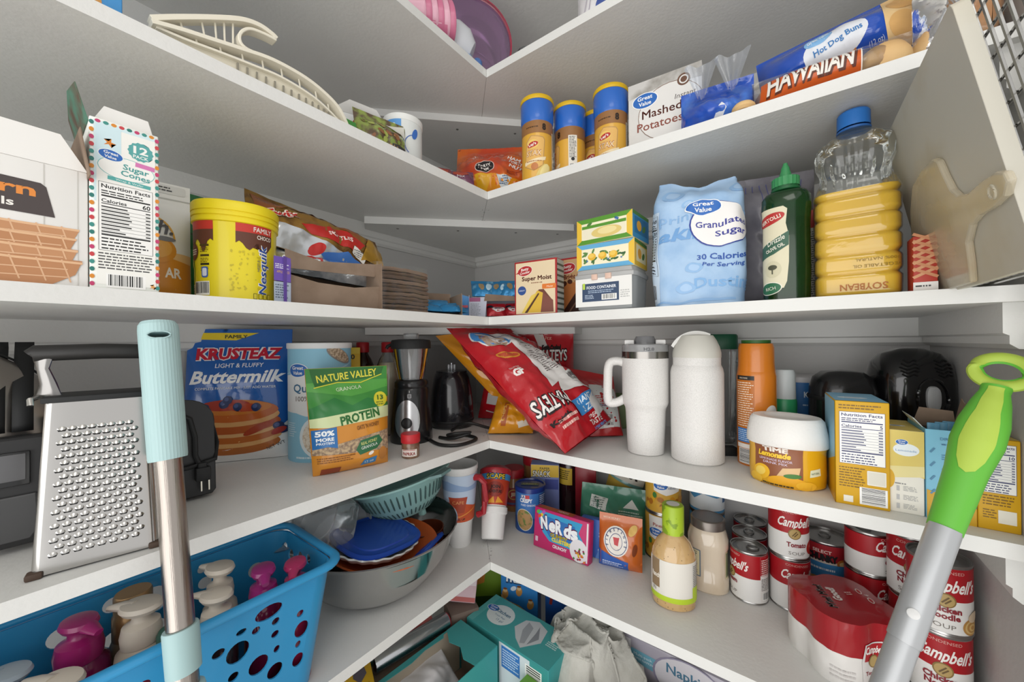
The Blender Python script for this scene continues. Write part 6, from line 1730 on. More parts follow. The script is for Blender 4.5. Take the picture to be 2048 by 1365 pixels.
p = Pr(lcyl(prof, r0=.037), .004, .01, .0006); p.rect(0, .12, .2, .08, '#b03a22'); p.rect(0, .151, .2, .017, '#3f86bd'); p.text('SCAPE', .0, .1445, .012, '#1f1a14', w=.05, bold=.1); p.text('SCAPE', .0, .1445, .0115, '#d8b83a', w=.048, bold=.02); p.ell(0, .118, .024, .019, '#8c2a1c'); p.text('JOIN', 0, .12, .008, '#2a1410', w=.026, bold=.04); p.text('ADVENTURE', 0, .109, .007, '#2a1410', w=.036, bold=.04); p.poly([(-.024, .084), (-.004, .1), (.0, .084)], '#d9952a'); p.poly([(.002, .084), (.008, .1), (.026, .086)], '#d9952a'); p.build('printed_wrap', t)

# --- jars, fried onion can, boxes at the back
def redjar(label, x, y, h, mt):
    t = thing('peanut_butter_jar', label, 'jar', (x, y, S5), fc(x, y), group='red-lidded jars'); r = .034
    MB().lathe([(r - .002, 0), (r, .003), (r, h - .03), (r - .003, h - .022)], mt, 40).build('jar', t)
    MB().lathe([(r - .0005, h - .026), (r + .001, h - .025), (r + .001, h - .003), (r - .001, h), (0, h)], C('#b5202b', .4), 40).build('lid', t)
    p = Pr(cyl(r), .004); p.rect(0, h * .36, .11, h * .44, '#8f2b30'); p.ell(.0, h * .42, .018, .016, '#c9a04a'); p.ell(.0, h * .42, .015, .013, '#a83028'); p.text('JIF', 0, h * .39, .01, '#e9d9b8', w=.018, bold=.03); p.rect(0, h * .2, .11, .006, '#4f5a8a'); p.build('printed_label', t)


redjar('peanut butter jar with red lid directly behind the fried onion can', .178, -.028, .128, C('#9a6a3e', .3, coat=.4))
redjar('taller peanut butter jar with red lid, further back in the corner', .205, .048, .152, C('#a8794a', .3, coat=.4))
t = thing('fried_onion_can', 'blue cardboard can of crispy fried onions with navy lid', 'can', (.289, -.098, S5), fc(.289, -.098)); r = .0425; h = .125
MB().lathe([(r - .0005, 0), (r, .001), (r, .11)], C('#3f74b8', .35, coat=.3), 48).build('can', t)
MB().lathe([(r + .0005, .108), (r + .0018, .109), (r + .0018, .121), (r, .1225), (r - .003, .1225), (r - .004, .119), (0, .119)], C('#20357f', .3, coat=.3), 48).build('lid', t)
p = Pr(cyl(r), .004); p.rect(0, .02, .26, .04, '#27508f'); p.rect(-.02, .099, .012, .010, '#e4e6ea'); p.rect(-.008, .099, .012, .010, '#c0343c'); p.text('LA', -.02, .0955, .008, '#20357f', w=.009, bold=.04); p.text('CRISPY', -.012, .084, .010, '#eef0f4', w=.036, bold=.04); p.text('FRIED ONIONS', -.006, .074, .005, '#d5def0', w=.042, bold=.02)
p.ell(-.018, .036, .0245, .03, '#d5d2c6', 10); p.ell(-.018, .036, .023, .028, C('#b08a5a', .5, mix=('#5f7a3a', 70., .5, .6)), 10); p.rect(.04, .09, .03, .03, '#2c4a86'); p.lines(.028, .103, .026, .026, 5, '#c9d4ea', 4, .5); p.build('printed_label', t)
t = thing('lid_sticker', 'gold best-by print strip on the fried onion can lid', 'label', (.289, -.098, S5 + .12), 30)
MB().box((0, 0, .0006), (.05, .016, .0008), C('#6a6f5a', .5)).build('strip', t); p = Pr(tplane(.001)); p.text('CRISPY', 0, -.004, .008, '#c9c48a', w=.04); p.build('print', t)
t = thing('blue_wrap_box', 'tall periwinkle blue box with yellow top behind the fried onion can', 'box', (.285, -.008, S5), 28)
carton('carton', t, .085, .045, .158, C('#7f8cc4', .45)); p = Pr(fplane(.045)); p.rect(0, .139, .083, .036, '#d9b436'); p.text('PAPER', .0, .143, .007, '#3a3214', w=.03, bold=.02); p.text('SNACK', -.01, .122, .017, '#1a1a22', w=.055, bold=.08); p.text('SNACK', -.01, .122, .0165, '#e8e6da', w=.053, bold=.02); p.rect(.02, .1, .04, .03, '#4a55a0'); p.build('printed_front', t)
t = thing('dark_bottle', 'dark brown bottle standing behind the blue box', 'bottle', (.338, .045, S5), 0)
MB().lathe([(.03, 0), (.032, .003), (.032, .15), (.02, .18), (.012, .2), (.012, .215), (0, .215)], C('#2a1416', .15, coat=.5), 36).build('bottle', t)
p = Pr(cyl(.032), .004); p.rect(0, .12, .05, .05, '#c9a83a'); p.lines(-.02, .14, .04, .03, 5, '#3a2a12', 3, .5); p.build('printed_label', t)
t = thing('dark_red_box', 'dark red glossy box with white side panel at the back wall', 'box', (.402, .035, S5), 18)
carton('carton', t, .06, .05, .2, C('#8a1a26', .3)); p = Pr(rplane(.06)); p.rect(0, .11, .044, .15, '#cfc9c6'); p.lines(-.02, .18, .04, .13, 26, '#5a4a4a', 3, .45); p.build('printed_side', t)

# --- candy box and bags
t = thing('pink_candy_box', 'bright pink theatre candy box with white bubble lettering', 'box', (.430, -.168, S5), -1, -6)
w, d, h = .155, .024, .098
carton('carton', t, w, d, h, C('#c02a68', .4))
p = Pr(fplane(d)); p.poly([(-.068, .092), (.06, .09), (.05, .066), (.062, .05), (.03, .022), (-.03, .024), (-.05, .04), (-.062, .06)], '#3a9ac8'); p.poly([(-.05, .058), (-.03, .034), (.02, .03), (.045, .05), (.04, .078), (-.04, .082)], '#2f6fb4')
for c, b, q in (('#5a1a4a', .12, 0), ('#eef0f2', .05, .0006)):
    for k, (ch, r_) in enumerate(zip('NeRds', (8, -6, 4, -5, 8))):
        p.text(ch, -.046 + k * .0215, .051 - k * .0008, .029, c, w=.020 + (0 if q else .0015), bold=b, rot=r_)
p.text('GUMMY', -.004, .037, .008, '#e6cf3a', w=.05, bold=.06); p.text('CLUSTERS', .004, .0275, .008, '#e6cf3a', w=.055, bold=.06); p.text('CRUNCHY', .0, .012, .007, '#e9e6ea', w=.04, bold=.04)
p.ell(.052, .026, .024, .026, '#e3dfe2'); rd = random.Random(3)
for k in range(26):
    p.ell(.054 + rd.gauss(0, .007), .022 + rd.gauss(0, .007), .0028, .0026, rd.choice(('#c0392b', '#d9822b', '#3f8a3a', '#8a2a4a', '#d9c12b')), n=8)
for u, v, c in ((-.066, .088, '#57b04a'), (-.056, .082, '#e0c33a'), (-.05, .09, '#b05ab4'), (-.062, .078, '#d0503a')):
    p.ell(u, v, .006, .004, c, 40)
p.rect(-.068, .02, .008, .012, '#d9b8c8', rd=.001); p.rect(.0735, .05, .004, .09, '#e6e0e4')
p.build('printed_front', t)
p = Pr(tplane(h)); p.rect(-.02, 0, .1, d - .002, '#b4552a'); p.text('NERDS', .0, -.004, .009, '#e9e6ea', w=.03); p.build('printed_top', t)
t = thing('blue_candy_box', 'blue candy box edge showing between the pink box and orange bag', 'box', (.505, -.128, S5), 8, -5)
carton('carton', t, .075, .02, .09, C('#3f66b8', .4)); p = Pr(fplane(.02)); p.text('S', .012, .05, .012, '#d5def0', w=.009, bold=.03); p.text('15', .012, .012, .010, '#d5def0', w=.012, bold=.03); p.poly([(.0, .0), (.037, .0), (.037, .03), (.012, .034)], '#5f8ad0'); p.build('printed_front', t)
t = thing('orange_coffee_bag', 'orange foil snack bag with round white seal', 'bag', (.569, -.140, S5), 12, rx=-6)
P = Pouch(.098, .118, .036, 130, .003, bot=.15, top=.3, k=34, seal=.012); P.mesh(C('#c4652a', .22, coat=.5)).build('bag', t, 60)
p = P.pr(.006); p.poly([(-.049, .0), (.02, .0), (.022, .022), (-.02, .03), (-.049, .038)], '#2f5cae'); p.ell(-.008, .062, .03, .032, '#e9e4dc'); p.ell(-.008, .062, .027, .029, '#2a3f78'); p.ell(-.008, .062, .0255, .0275, '#e9e4dc'); p.ell(-.008, .062, .016, .018, '#2a3f78'); p.ell(-.008, .062, .0148, .0168, '#e6ddd4'); p.poly([(-.016, .072), (.0, .072), (-.003, .054), (-.012, .056)], '#c0343c')
for k in range(10):
    a = math.radians(200 - k * 24); p.text('FARMSTANDS'[k], -.008 + .0205 * math.cos(a), .062 + .022 * math.sin(a), .005, '#26386a', w=.0036, rot=math.degrees(a) - 90, bold=.03)
p.lines(-.04, .018, .05, .012, 3, '#c9d4ee', 3, .5); p.ell(.03, .09, .012, .008, '#e0b868', 60); p.ell(.036, .05, .005, .014, '#7a3a1c', -10); p.text('WITH HONEY', -.02, .106, .005, '#f0dcc4', w=.04); p.build('printed_front', t)
t = thing('green_foil_bag', 'crumpled dark green foil bag leaning behind the orange bag', 'bag', (.520, -.075, S5 + .0), 14, rx=-20)
P = Pouch(.165, .15, .06, 131, .012, bot=.2, top=.35, k=26, seal=.02); P.mesh(C('#3c7a62', .2, coat=.5, bump=(22., .4)), nu=36, nv=34).build('bag', t, 60)
p = P.pr(.008); p.rect(-.035, .105, .045, .03, '#d5d9d4', -8); p.lines(-.055, .118, .04, .025, 5, '#6a7a72', 3, .5); p.poly([(.03, .1), (.05, .122), (.07, .1)], '#d9dcd6'); p.lines(.02, .095, .06, .03, 5, '#bcd4c8', 5, .4); p.build('printed_front', t)
t = thing('teal_chip_bag', 'teal and white chip bag tilted at the back wall', 'bag', (.475, .045, S5), 4, rx=-6, ry=16)
P = Pouch(.1, .2, .05, 132, .004, bot=.2, top=.3, k=26); P.mesh(C('#7fb3ae', .25, coat=.4)).build('bag', t, 60)
p = P.pr(.008); p.poly([(-.05, .14), (.05, .14), (.05, .2), (-.05, .2)], '#dcd8cc'); p.text('SNAX', 0, .152, .022, '#2a221c', w=.07, bold=.05, sh=.2); p.poly([(-.05, .1), (.0, .12), (.05, .11), (.05, .13), (-.05, .135)], '#d0b04a'); p.build('printed_front', t)
t = thing('mustard_chip_bag', 'mustard yellow chip bag between the teal bag and stacked cans', 'bag', (.588, .055, S5), 0, rx=-4)
t.scale = (.8, .8, 1)
P = Pouch(.06, .19, .04, 133, .003, bot=.2, top=.3, k=26); P.mesh(C('#bf9a2f', .25, coat=.4)).build('bag', t, 60); p = P.pr(.008); p.text('Crisps', .0, .1, .014, '#3a2c12', w=.06, rot=80, bold=.03); p.build('printed_front', t)

# ================================================================== cans
M_TIN = C('#a9a8a6', .28, 1.)


def canlid(t, r, h, ring=True):
    MB().lathe([(r - .004, h - .004), (r - .0015, h - .0035), (r - .0012, h), (r + .0002, h + .0004), (r + .0008, h - .001), (r + .0004, h - .003)], M_TIN, 48, cap=False).build('top_rim', t)
    MB().lathe([(0, h - .0035), (r * .55, h - .0035), (r * .6, h - .003), (r * .65, h - .0035), (r * .8, h - .0035), (r - .004, h - .004)], M_TIN, 48, cap=False).build('lid_panel', t)
    if ring:
        mb = MB(); mb.tube([(.009 * math.cos(a * math.pi / 8), .008 + .011 * math.sin(a * math.pi / 8), h - .0015) for a in range(16)], .0012, M_TIN, 6, True); mb.build('pull_ring', t)


def can(label, x, y, z, rz, r, h, body, pr, group, ring=True, name='soup_can'):
    t = thing(name, label, 'can', (x, y, z), rz, group=group)
    MB().lathe([(r - .004, .002), (r - .001, .0), (r + .0006, .0008), (r + .0004, .003), (r, .004), (r, h - .004)], C(body, .35, coat=.25), 48).build('can_body', t)
    MB().lathe([(r + .0002, 0), (r + .0009, .0008), (r + .0007, .003), (r + .0001, .004)], M_TIN, 48, cap=False).build('bottom_rim', t)
    canlid(t, r, h, ring)
    if pr:
        p = Pr(cyl(r), .004); pr(p, r, h); p.build('printed_label', t)
    return t


RS = '#a81620'


def camp(kind):
    def f(p, r, h):
        L_ = 2 * math.pi * r * .5; lo = h * .50
        p.rect(0, (h - .004 + lo) / 2, 2 * L_ - .001, h - .004 - lo, RS); p.rect(0, (lo + .004) / 2, 2 * L_ - .001, lo - .004, '#e6e5e2')
        p.text('CONDENSED', 0, h * .88, .0042, '#d9a8a0', w=.04)
        p.text("Campbell's", .002, h * .63, .017, '#f2eeea', w=.062, bold=.025, sh=.28)
        p.ell(0, h * .5, .0105, .0105, '#8a6f3f'); p.ell(0, h * .5, .0088, .0088, '#b59a62'); p.band([(-.004, h * .5 - .004), (.003, h * .5 + .005)], .0018, '#6a5330'); p.band([(-.001, h * .5 - .005), (.005, h * .5 + .002)], .0016, '#6a5330')
        if kind == 'tomato':
            p.text('Tomato', .004, h * .25, .0085, '#8a2a34', w=.034, bold=.04); p.text('SOUP', .004, h * .1, .006, '#77706a', w=.028); p.ell(.035, h * .22, .0125, .013, '#b8281f'); p.ell(.033, h * .25, .004, .003, '#d9675a')
        elif kind == 'chicken':
            p.text('Chicken', -.002, h * .335, .0078, '#8a2a34', w=.036, bold=.04); p.text('Noodle', -.002, h * .235, .0078, '#8a2a34', w=.034, bold=.04); p.text('SOUP', -.004, h * .1, .0062, '#77706a', w=.028)
            for k in range(5):
                p.ell(.031, h * .16, .0135 - k * .0026, .012 - k * .0023, '#d9b877' if k % 2 else '#b98a4a', 15)
            p.ell(.034, h * .30, .010, .007, '#d6c0a4', 20)
        elif kind == 'cream':
            p.text('Cream', 0, h * .33, .008, '#8a2a34', w=.03, bold=.04); p.text('SOUP', 0, h * .12, .006, '#77706a', w=.028)
        # back panel with ingredients
        p.rect(L_ * .72, h * .5, .036, h - .012, '#e3e0dc'); p.rect(L_ * .72, h * .76, .036, h * .36, RS); p.lines(L_ * .72 - .016, h * .9, .032, h * .36, 9, '#e9d5d0', 4, .5); p.lines(L_ * .72 - .016, h * .52, .032, h * .24, 8, '#66615e', 5, .45); p.barcode(L_ * .72 - .003, h * .17, .022, h * .16)
    return f


GS = 'soup cans with red and white labels'
can('tomato soup can, lower of the stacked pair by the shrink-wrapped pack', .886, -.052, S5, 24, .033, .101, '#e6e5e2', camp('tomato'), GS)
can('tomato soup can, upper of the stacked pair just under the shelf', .8845, -.0515, S5 + .1015, 18, .033, .101, '#e6e5e2', camp('tomato'), GS)
can('soup can turned to its ingredients panel, beside the mayonnaise jar', .818, -.073, S5, -58, .033, .101, '#e6e5e2', camp('cream'), GS)
can('soup can in the middle of the row of three behind the mayonnaise', .814, -.0055, S5, 10, .033, .101, '#e6e5e2', camp('cream'), GS)
can('soup can at the back of the row of three against the wall', .81, .0625, S5, 10, .033, .101, '#e6e5e2', camp('cream'), GS)
can('chicken noodle soup can, lower one in the stack at the side wall', 1.066, -.152, S5, -4, .0335, .101, '#e6e5e2', camp('chicken'), GS)
can('chicken noodle soup can, upper one in the stack at the side wall', 1.067, -.152, S5 + .1015, 0, .0335, .101, '#e6e5e2', camp('chicken'), GS)
can('chicken noodle soup can, lower in the stack behind the front stack', 1.058, -.078, S5, -10, .0335, .101, '#e6e5e2', camp('chicken'), GS)
can('chicken noodle soup can, upper in the stack behind the front stack', 1.056, -.079, S5 + .1015, -14, .0335, .101, '#e6e5e2', camp('chicken'), GS)
can('soup can showing its recipe panel, left of the chicken noodle stacks', 1.004, -.03, S5, 60, .0335, .101, '#8f1a22', camp('cream'), GS)
can('soup can stacked upper over the recipe panel can', 1.005, -.03, S5 + .1015, 56, .0335, .075, '#8f1a22', camp('cream'), GS)


def chunky(p, r, h):
    p.rect(0, h * .82, .26, h * .3, '#9a1f28'); p.text('SELECT', -.012, h * .83, .006, '#e6d0c8', w=.03, bold=.02); p.rect(-.005, h * .68, .25, h * .04, '#d9d2c4'); p.text('CHUNKY', -.012, h * .70, .012, '#1c1a1e', w=.05, bold=.08); p.ell(.022, h * .69, .011, .009, '#b8702f'); p.ell(.022, h * .69, .007, .005, '#e6c98f'); p.rect(0, h * .5, .26, h * .32, '#3f8ac4'); p.lines(-.03, h * .6, .04, .008, 1, '#e3eef6', 3, .5)
    p.rect(0, h * .17, .26, h * .32, '#6a4a32'); p.ell(-.02, h * .25, .022, .02, '#b88a52'); p.ell(-.024, h * .25, .01, .009, '#8a5a34'); p.rect(.05, h * .5, .03, h * .85, '#2a2f36'); p.lines(.037, h * .9, .024, h * .75, 18, '#c9c9c4', 4, .5)


can('large can with sky blue band and dark red top, behind the shrink-wrapped pack', .946, .032, S5, 6, .043, .118, '#3f8ac4', chunky, 'large cans', name='stew_can')


def fruit(p, r, h):
    p.rect(0, h * .5, .27, h - .012, '#cfa03a'); p.poly([(-.03, h * .95), (.035, h * .95), (.034, h * .5), (.0, h * .42), (-.028, h * .5)], '#e6e4de'); p.gv(-.012, h * .62, .017); p.text('Pineapple', .004, h * .74, .0075, '#a0453a', w=.044, bold=.02); p.text('Tidbits', .01, h * .56, .006, '#6a7a92', w=.024, sh=.2)
    rd = random.Random(8)
    for k in range(22):
        p.ell(rd.uniform(-.05, .05), rd.uniform(.01, h * .36), .008, .006, rd.choice(('#d9a52a', '#c98a1f', '#e3bb4a', '#a8691f')), rd.uniform(0, 180), 10)
    p.ell(-.026, h * .4, .005, .007, '#3f7a3a')


def milk(p, r, h):
    p.rect(0, h * .5, .27, h - .012, '#4f94c4'); p.ell(.0, h * .72, .03, .024, '#e6eaec'); p.text('Evaporated', 0, h * .74, .007, '#33597a', w=.042, bold=.02); p.text('Milk', .0, h * .63, .007, '#33597a', w=.018, bold=.02); p.poly([(-.06, .01), (.06, .01), (.06, h * .4), (.02, h * .36), (-.01, h * .44), (-.03, h * .3), (-.06, h * .42)], '#dfe6ea'); p.ell(-.015, h * .5, .011, .008, '#b5623f', 20); p.rect(.05, h * .55, .026, h * .6, '#2f5f94'); p.ell(.05, h * .45, .008, .008, '#c05a3a')


can('fruit can with gold label, lower of the pair behind the dressing bottle', .634, -.022, S5, 8, .041, .112, '#cfa03a', fruit, 'gold fruit cans', name='fruit_can')
can('fruit can with gold label, upper of the pair under the shelf', .635, -.021, S5 + .1125, 24, .041, .112, '#cfa03a', fruit, 'gold fruit cans', name='fruit_can')
can('blue milk can, lower of the pair behind the mayonnaise jar', .722, .04, S5, 4, .038, .112, '#4f94c4', milk, 'blue milk cans', name='milk_can')
can('blue milk can, upper of the pair behind the mayonnaise jar', .722, .04, S5 + .1125, 12, .038, .112, '#4f94c4', milk, 'blue milk cans', name='milk_can')

# --- salad dressing
t = thing('salad_dressing_bottle', 'bottle of creamy speckled dressing with lime green wrapped cap', 'bottle', (.698, -.188, S5), fc(.698, -.188) + 8)
prof = [(.034, 0), (.039, .004), (.0405, .02), (.0405, .092), (.038, .108), (.03, .126), (.0185, .139), (.016, .146), (.016, .16)]
MB().lathe(prof, C('#c9a672', .12, coat=.8, mix=('#b9925a', 40., .55, .75)), 48, 1.03, .84).build('bottle', t)
MB().lathe([(.0175, .141), (.0205, .142), (.0205, .196), (.019, .198), (.013, .1985), (0, .1985)], C('#a8c52e', .35, mix=('#7f9c22', 40., .58, .62)), 36).build('cap', t)
MB().lathe([(.0125, .1988), (0, .1989)], C('#e9e8e2', .5), 28).build('cap_seal', t)
p = Pr(lcyl(prof, 1.03, .84), .004); p.rect(0, .058, .13, .076, '#dfdbd2'); p.rect(0, .0235, .13, .010, '#b3cc2f'); p.rect(.048, .035, .03, .026, '#b3cc2f'); p.rect(.048, .07, .03, .044, '#d6d3cb'); p.lines(.035, .09, .026, .042, 12, '#55524e', 3, .45); p.rect(-.042, .068, .022, .055, '#8c7558'); p.text('Ranch', -.04, .06, .009, '#eee6da', w=.02, bold=.03); p.text('IN', -.044, .033, .007, '#4a4a44', w=.008)
rd = random.Random(6)
for k in range(24):
    p.rect(rd.uniform(-.06, .06), rd.choice((rd.uniform(.1, .128), rd.uniform(.005, .017))), .0012, .0012, '#4a3f22', 45)
p.build('printed_label', t)

# --- mayonnaise jar
t = thing('mayonnaise_jar', 'square-shouldered glass jar of mayonnaise with grey lid', 'jar', (.744, -.085, S5), fc(.744, -.085))
prof = [(.036, 0), (.0395, .004), (.0395, .028), (.037, .033), (.037, .085), (.0395, .092), (.039, .108), (.034, .124), (.03, .13)]
MB().lathe(prof, C('#d6c7b2', .15, coat=.8, mix=('#c9b79e', 14., .5, .7)), 48, pw=2.5).build('jar', t)
MB().lathe([(.0305, .127), (.0335, .128), (.0335, .145), (.032, .147), (.03, .1475), (.029, .1465), (0, .1465)], C('#7d7670', .35, .7), 44).build('lid', t)
p = Pr(lcyl(prof, pw=2.5), .004); p.rect(-.032, .06, .035, .056, '#5f7488'); p.rect(-.032, .06, .031, .052, '#d9cfa8'); p.lines(-.046, .084, .026, .046, 11, '#4f5a5c', 3, .45); p.rect(.05, .06, .026, .056, '#d9d0a4'); p.rect(.05, .06, .022, .05, '#6a7a5c'); p.build('printed_label', t)

# --- shrink-wrapped soup pack
t = thing('shrink_wrapped_soup_pack', 'four soup cans shrink-wrapped in red printed film', 'soup pack', (.955, -.165, S5), 36)
t.scale = (.92, .94, 1)
PKX, PKY = .068, .0675


def peanut(u, v, ins=0.):
    a = u * 2 * math.pi - math.pi / 2; c, q = math.cos(a), math.sin(a)
    pw = 3.2; k = (abs(c) ** pw + abs(q) ** pw) ** (-1 / pw)
    X = c * k * (PKX - ins); Y = q * k * (PKY - ins)
    pin = 1 - .10 * math.exp(-(X / .016) ** 2) if abs(q) > abs(c) else 1 - .07 * math.exp(-(Y / .016) ** 2)
    n = .0012 * noise.noise(Vector((c * 9, q * 9, v * 50)))
    return Vector((X * (pin if abs(c) >= abs(q) else 1) + n, Y * (pin if abs(q) > abs(c) else 1) + n, v))


M_RF = C('#9a101c', .25, coat=.35); M_WF = C('#dddad6', .25, coat=.35)
mb = MB()
for z0, z1, nv, mt in ((.0, .05, 8, M_WF), (.05, .1, 8, M_RF)):
    mb.grid(lambda u, v: peanut(u, v), 0, 1, z0, z1, 80, nv, mt)
nn = 80
for j in range(5):
    i0, i1 = j * .012, (j + 1) * .012
    mb.add([peanut(i / nn, .1, i0) + Vector((0, 0, .0015 * smooth(0, .02, i0))) for i in range(nn)] + [peanut(i / nn, .1, i1) + Vector((0, 0, .0015 * smooth(0, .02, i1))) for i in range(nn)], [(i, (i + 1) % nn, nn + (i + 1) % nn, nn + i) for i in range(nn)], M_RF)
mb.add([peanut(i / nn, .1, .06) + Vector((0, 0, .0015)) for i in range(nn)], [tuple(range(nn))], M_RF)
mb.build('film', t, 40)
p = Pr(lambda u, v: (u, v, .1018)); p.text("M'm! M'm!", -.022, .0, .012, '#e6dedb', w=.062, rot=74, bold=.05); p.text('Good!', -.002, .004, .012, '#e6dedb', w=.036, rot=74, bold=.05); p.lines(.014, .012, .012, .01, 2, '#d9b8b4', 3, .5); p.ell(.042, .012, .008, .004, '#e3d6d2', 70); p.ell(.042, .012, .006, .0026, RS, 70); p.text('4', .05, .0, .007, '#e3d6d2', w=.005, rot=74); p.ell(.042, -.012, .008, .004, '#e3d6d2', 70); p.ell(.042, -.012, .006, .0026, RS, 70); p.build('printed_top', t)
PP = 2 * math.pi * .066
p = Pr(lambda u, v: peanut(u / PP, v), .004, .01, .0009)
p.poly([(-.022, .01), (.05, .006), (.05, .05), (.038, .066), (.01, .074), (-.018, .07), (-.024, .045)], C('#d6d2cf', .2)); p.poly([(-.02, .046), (.012, .046), (.012, .072), (-.016, .069)], RS); p.text('Campbell', -.004, .057, .010, '#efe9e5', w=.03, bold=.03, sh=.25); p.ell(-.004, .045, .0095, .0095, '#8a6f3f'); p.ell(-.004, .045, .0078, .0078, '#b59a62'); p.text('Tomato', -.006, .025, .0055, '#8a2a34', w=.024, bold=.03); p.poly([(.014, .02), (.044, .012), (.042, .05), (.014, .06)], '#dcd8d5'); p.poly([(.016, .045), (.042, .034), (.04, .05), (.016, .062)], RS); p.lines(.017, .042, .024, .03, 10, '#8a8583', 3, .45); p.lines(-.06, .03, .03, .02, 3, '#c4bfbc', 3, .4)
p.build('printed_side', t)

# ================================================================== lowest shelf
M_TL = C('#3f9c9c', .45); M_TLD = C('#2f7f80', .45)
t = thing('kitchen_bag_box', 'teal carton of kitchen trash bags with a white oval logo', 'box', (.352, -.245, S6), -3)
w, d, h = .25, .112, .12
carton('carton', t, w, d, h, M_TL)
p = Pr(tplane(h)); p.rect(0, 0, w - .002, d - .002, '#4aa3a2'); p.rect(-.115, .0, .018, d - .004, '#5fb3b0'); p.ell(-.062, .004, .038, .034, '#dfe5e4'); p.gv(-.094, .012, .018, 8); p.text('Kitchen', -.06, .008, .0105, '#3a6a86', w=.046, bold=.02); p.text('Trash Bags', -.06, -.004, .005, '#5f86a0', w=.034); p.text('13 gal', -.052, -.016, .007, '#3a6a86', w=.02)
p.poly([(.0, .03), (.03, .046), (.062, .034), (.07, -.006), (.04, -.046), (.014, -.03), (-.01, -.004)], '#cdd0d2'); p.poly([(.01, .03), (.03, .02), (.04, -.03), (.03, -.036), (.012, .0)], '#a4a7ab'); p.poly([(.04, .034), (.06, .0), (.046, -.03), (.044, .01)], '#8e9196'); p.text('THE STRONG', .098, .02, .006, '#dfeae8', w=.036, rot=-4); p.lines(.08, .012, .036, .016, 3, '#cfe2e0', 3, .5); p.build('printed_top', t)
p = Pr(fplane(d)); p.rect(0, h / 2, w - .002, h - .002, '#3f9594'); p.rect(.03, .065, .09, .1, '#d3dde2'); p.rect(.02, .085, .055, .05, '#3b78c0'); p.lines(-.004, .105, .05, .04, 7, '#cfe0f2', 3, .45); p.barcode(.085, .07, .045, .07, horiz=True); p.build('printed_front', t)

t = thing('teal_bag_carton', 'torn-open teal carton showing its brown inside and a white bag', 'box', (.272, -.428, S6), 86)
w, d, h = .23, .125, .118; k = .0014
mb = MB(); mb.box((0, -d / 2, h / 2), (w, k, h), M_TL); mb.box((0, d / 2, h / 2), (w, k, h), M_TL); mb.box((w / 2, 0, h / 2), (k, d, h), M_TL); mb.box((-w / 2, 0, h / 2), (k, d, h), M_TL); mb.box((0, 0, k / 2), (w, d, k), M_KRAFT); mb.box((0, d / 2 - .0015, h / 2), (w - .004, k, h - .006), C('#b9ab98', .8)); mb.box((w / 2 - .0015, 0, h / 2), (k, d - .004, h - .006), C('#8f7f6d', .8)); mb.build('carton', t, 0)
flap(t, [(.045, -.0625), (.115, -.0625), (.115, .0625), (.07, .0625), (.05, .03), (.058, .0), (.04, -.03)], .0012, M_TL, lambda a, b, c: (a, b, h + c), 'torn_top')
flap(t, [(-.115, .0625), (.06, .0625), (.05, .05), (.0, .054), (-.04, .048), (-.115, .052)], .0012, M_TL, lambda a, b, c: (a, b, h + c), 'torn_edge')
p = Pr(rplane(w)); p.rect(0, h / 2, d - .002, h - .002, '#45a3a2'); p.rect(-.02, .09, .022, .02, '#8fbf4a'); p.text('12', -.02, .084, .01, '#eef2e6', w=.014, bold=.03); p.text('50', .008, .074, .014, '#e6efee', w=.022, bold=.03); p.gv(.03, .045, .022, 80); p.rect(0, .02, d - .002, .03, '#a9d0d0'); p.build('printed_end', t)
t = thing('white_bin_bag', 'folded white plastic bags bulging from the torn teal carton', 'bag', (.275, -.455, S6 + .05), 84, rx=-62)
P = Pouch(.15, .09, .06, 141, .009, bot=.4, top=.5, k=26); P.mesh(C('#d8d4d6', .3, coat=.2), nu=36, nv=30).build('film', t, 60)

t = thing('foil_roll', 'roll of aluminium foil with red core end, in its open carton', 'foil roll', (.176, -.42, S6 + .12), 80)
ROL = Matrix.Rotation(math.pi / 2, 4, 'Y')
MB().lathe([(.019, -.10), (.020, -.098), (.020, .086), (.019, .088)], C('#b9bbbe', .22, 1., bump=(12., .3)), 40, M=ROL).build('foil', t)
MB().lathe([(.006, .0875), (.019, .0885), (.0185, .09), (0, .09)], C('#b01f26', .4), 28, M=ROL).build('core_end', t)
t = thing('foil_carton', 'open teal foil carton under the foil roll', 'box', (.176, -.42, S6), 80)
mb = MB(); mb.box((-.02, .024, .055), (.27, .0014, .11), M_TLD); mb.box((-.02, -.024, .045), (.27, .0014, .09), M_TLD); mb.box((-.02, 0, .001), (.27, .048, .0014), M_KRAFT); mb.box((.115, 0, .055), (.0014, .048, .11), M_TLD); mb.box((-.108, 0, .045), (.0014, .048, .09), M_TLD); mb.box((-.02, 0, .098), (.268, .046, .0012), M_KRAFT); mb.build('carton', t, 0)

t = thing('salmon_box', 'plain salmon pink carton with small white lettering', 'box', (.135, -.385, S6), 62)
carton('carton', t, .075, .06, .135, C('#b8605c', .5)); p = Pr(fplane(.06)); p.text('Premium', -.018, .09, .006, '#ecd9d6', w=.026, rot=90); p.text('40 Count', -.008, .09, .005, '#ecd9d6', w=.024, rot=90); p.build('printed_front', t)
t = thing('pink_foil_carton', 'shiny pink and white carton marked 40, lying on the boxes', 'box', (.193, -.282, S6 + .137), 40, -38, 8)
carton('carton', t, .07, .035, .075, C('#c9a9b0', .2, coat=.5)); p = Pr(fplane(.035)); p.rect(0, .055, .066, .036, '#d9ccd0'); p.rect(0, .006, .068, .01, '#b8605c'); p.text('40', .012, .062, .010, '#f4f2f2', w=.016, bold=.03, flip=True); p.build('printed_front', t)
t = thing('support_crate', 'grey-brown carton supporting the pink carton, mostly hidden', 'box', (.185, -.275, S6), 62)
carton('carton', t, .075, .07, .128, C('#7b6a60', .7))
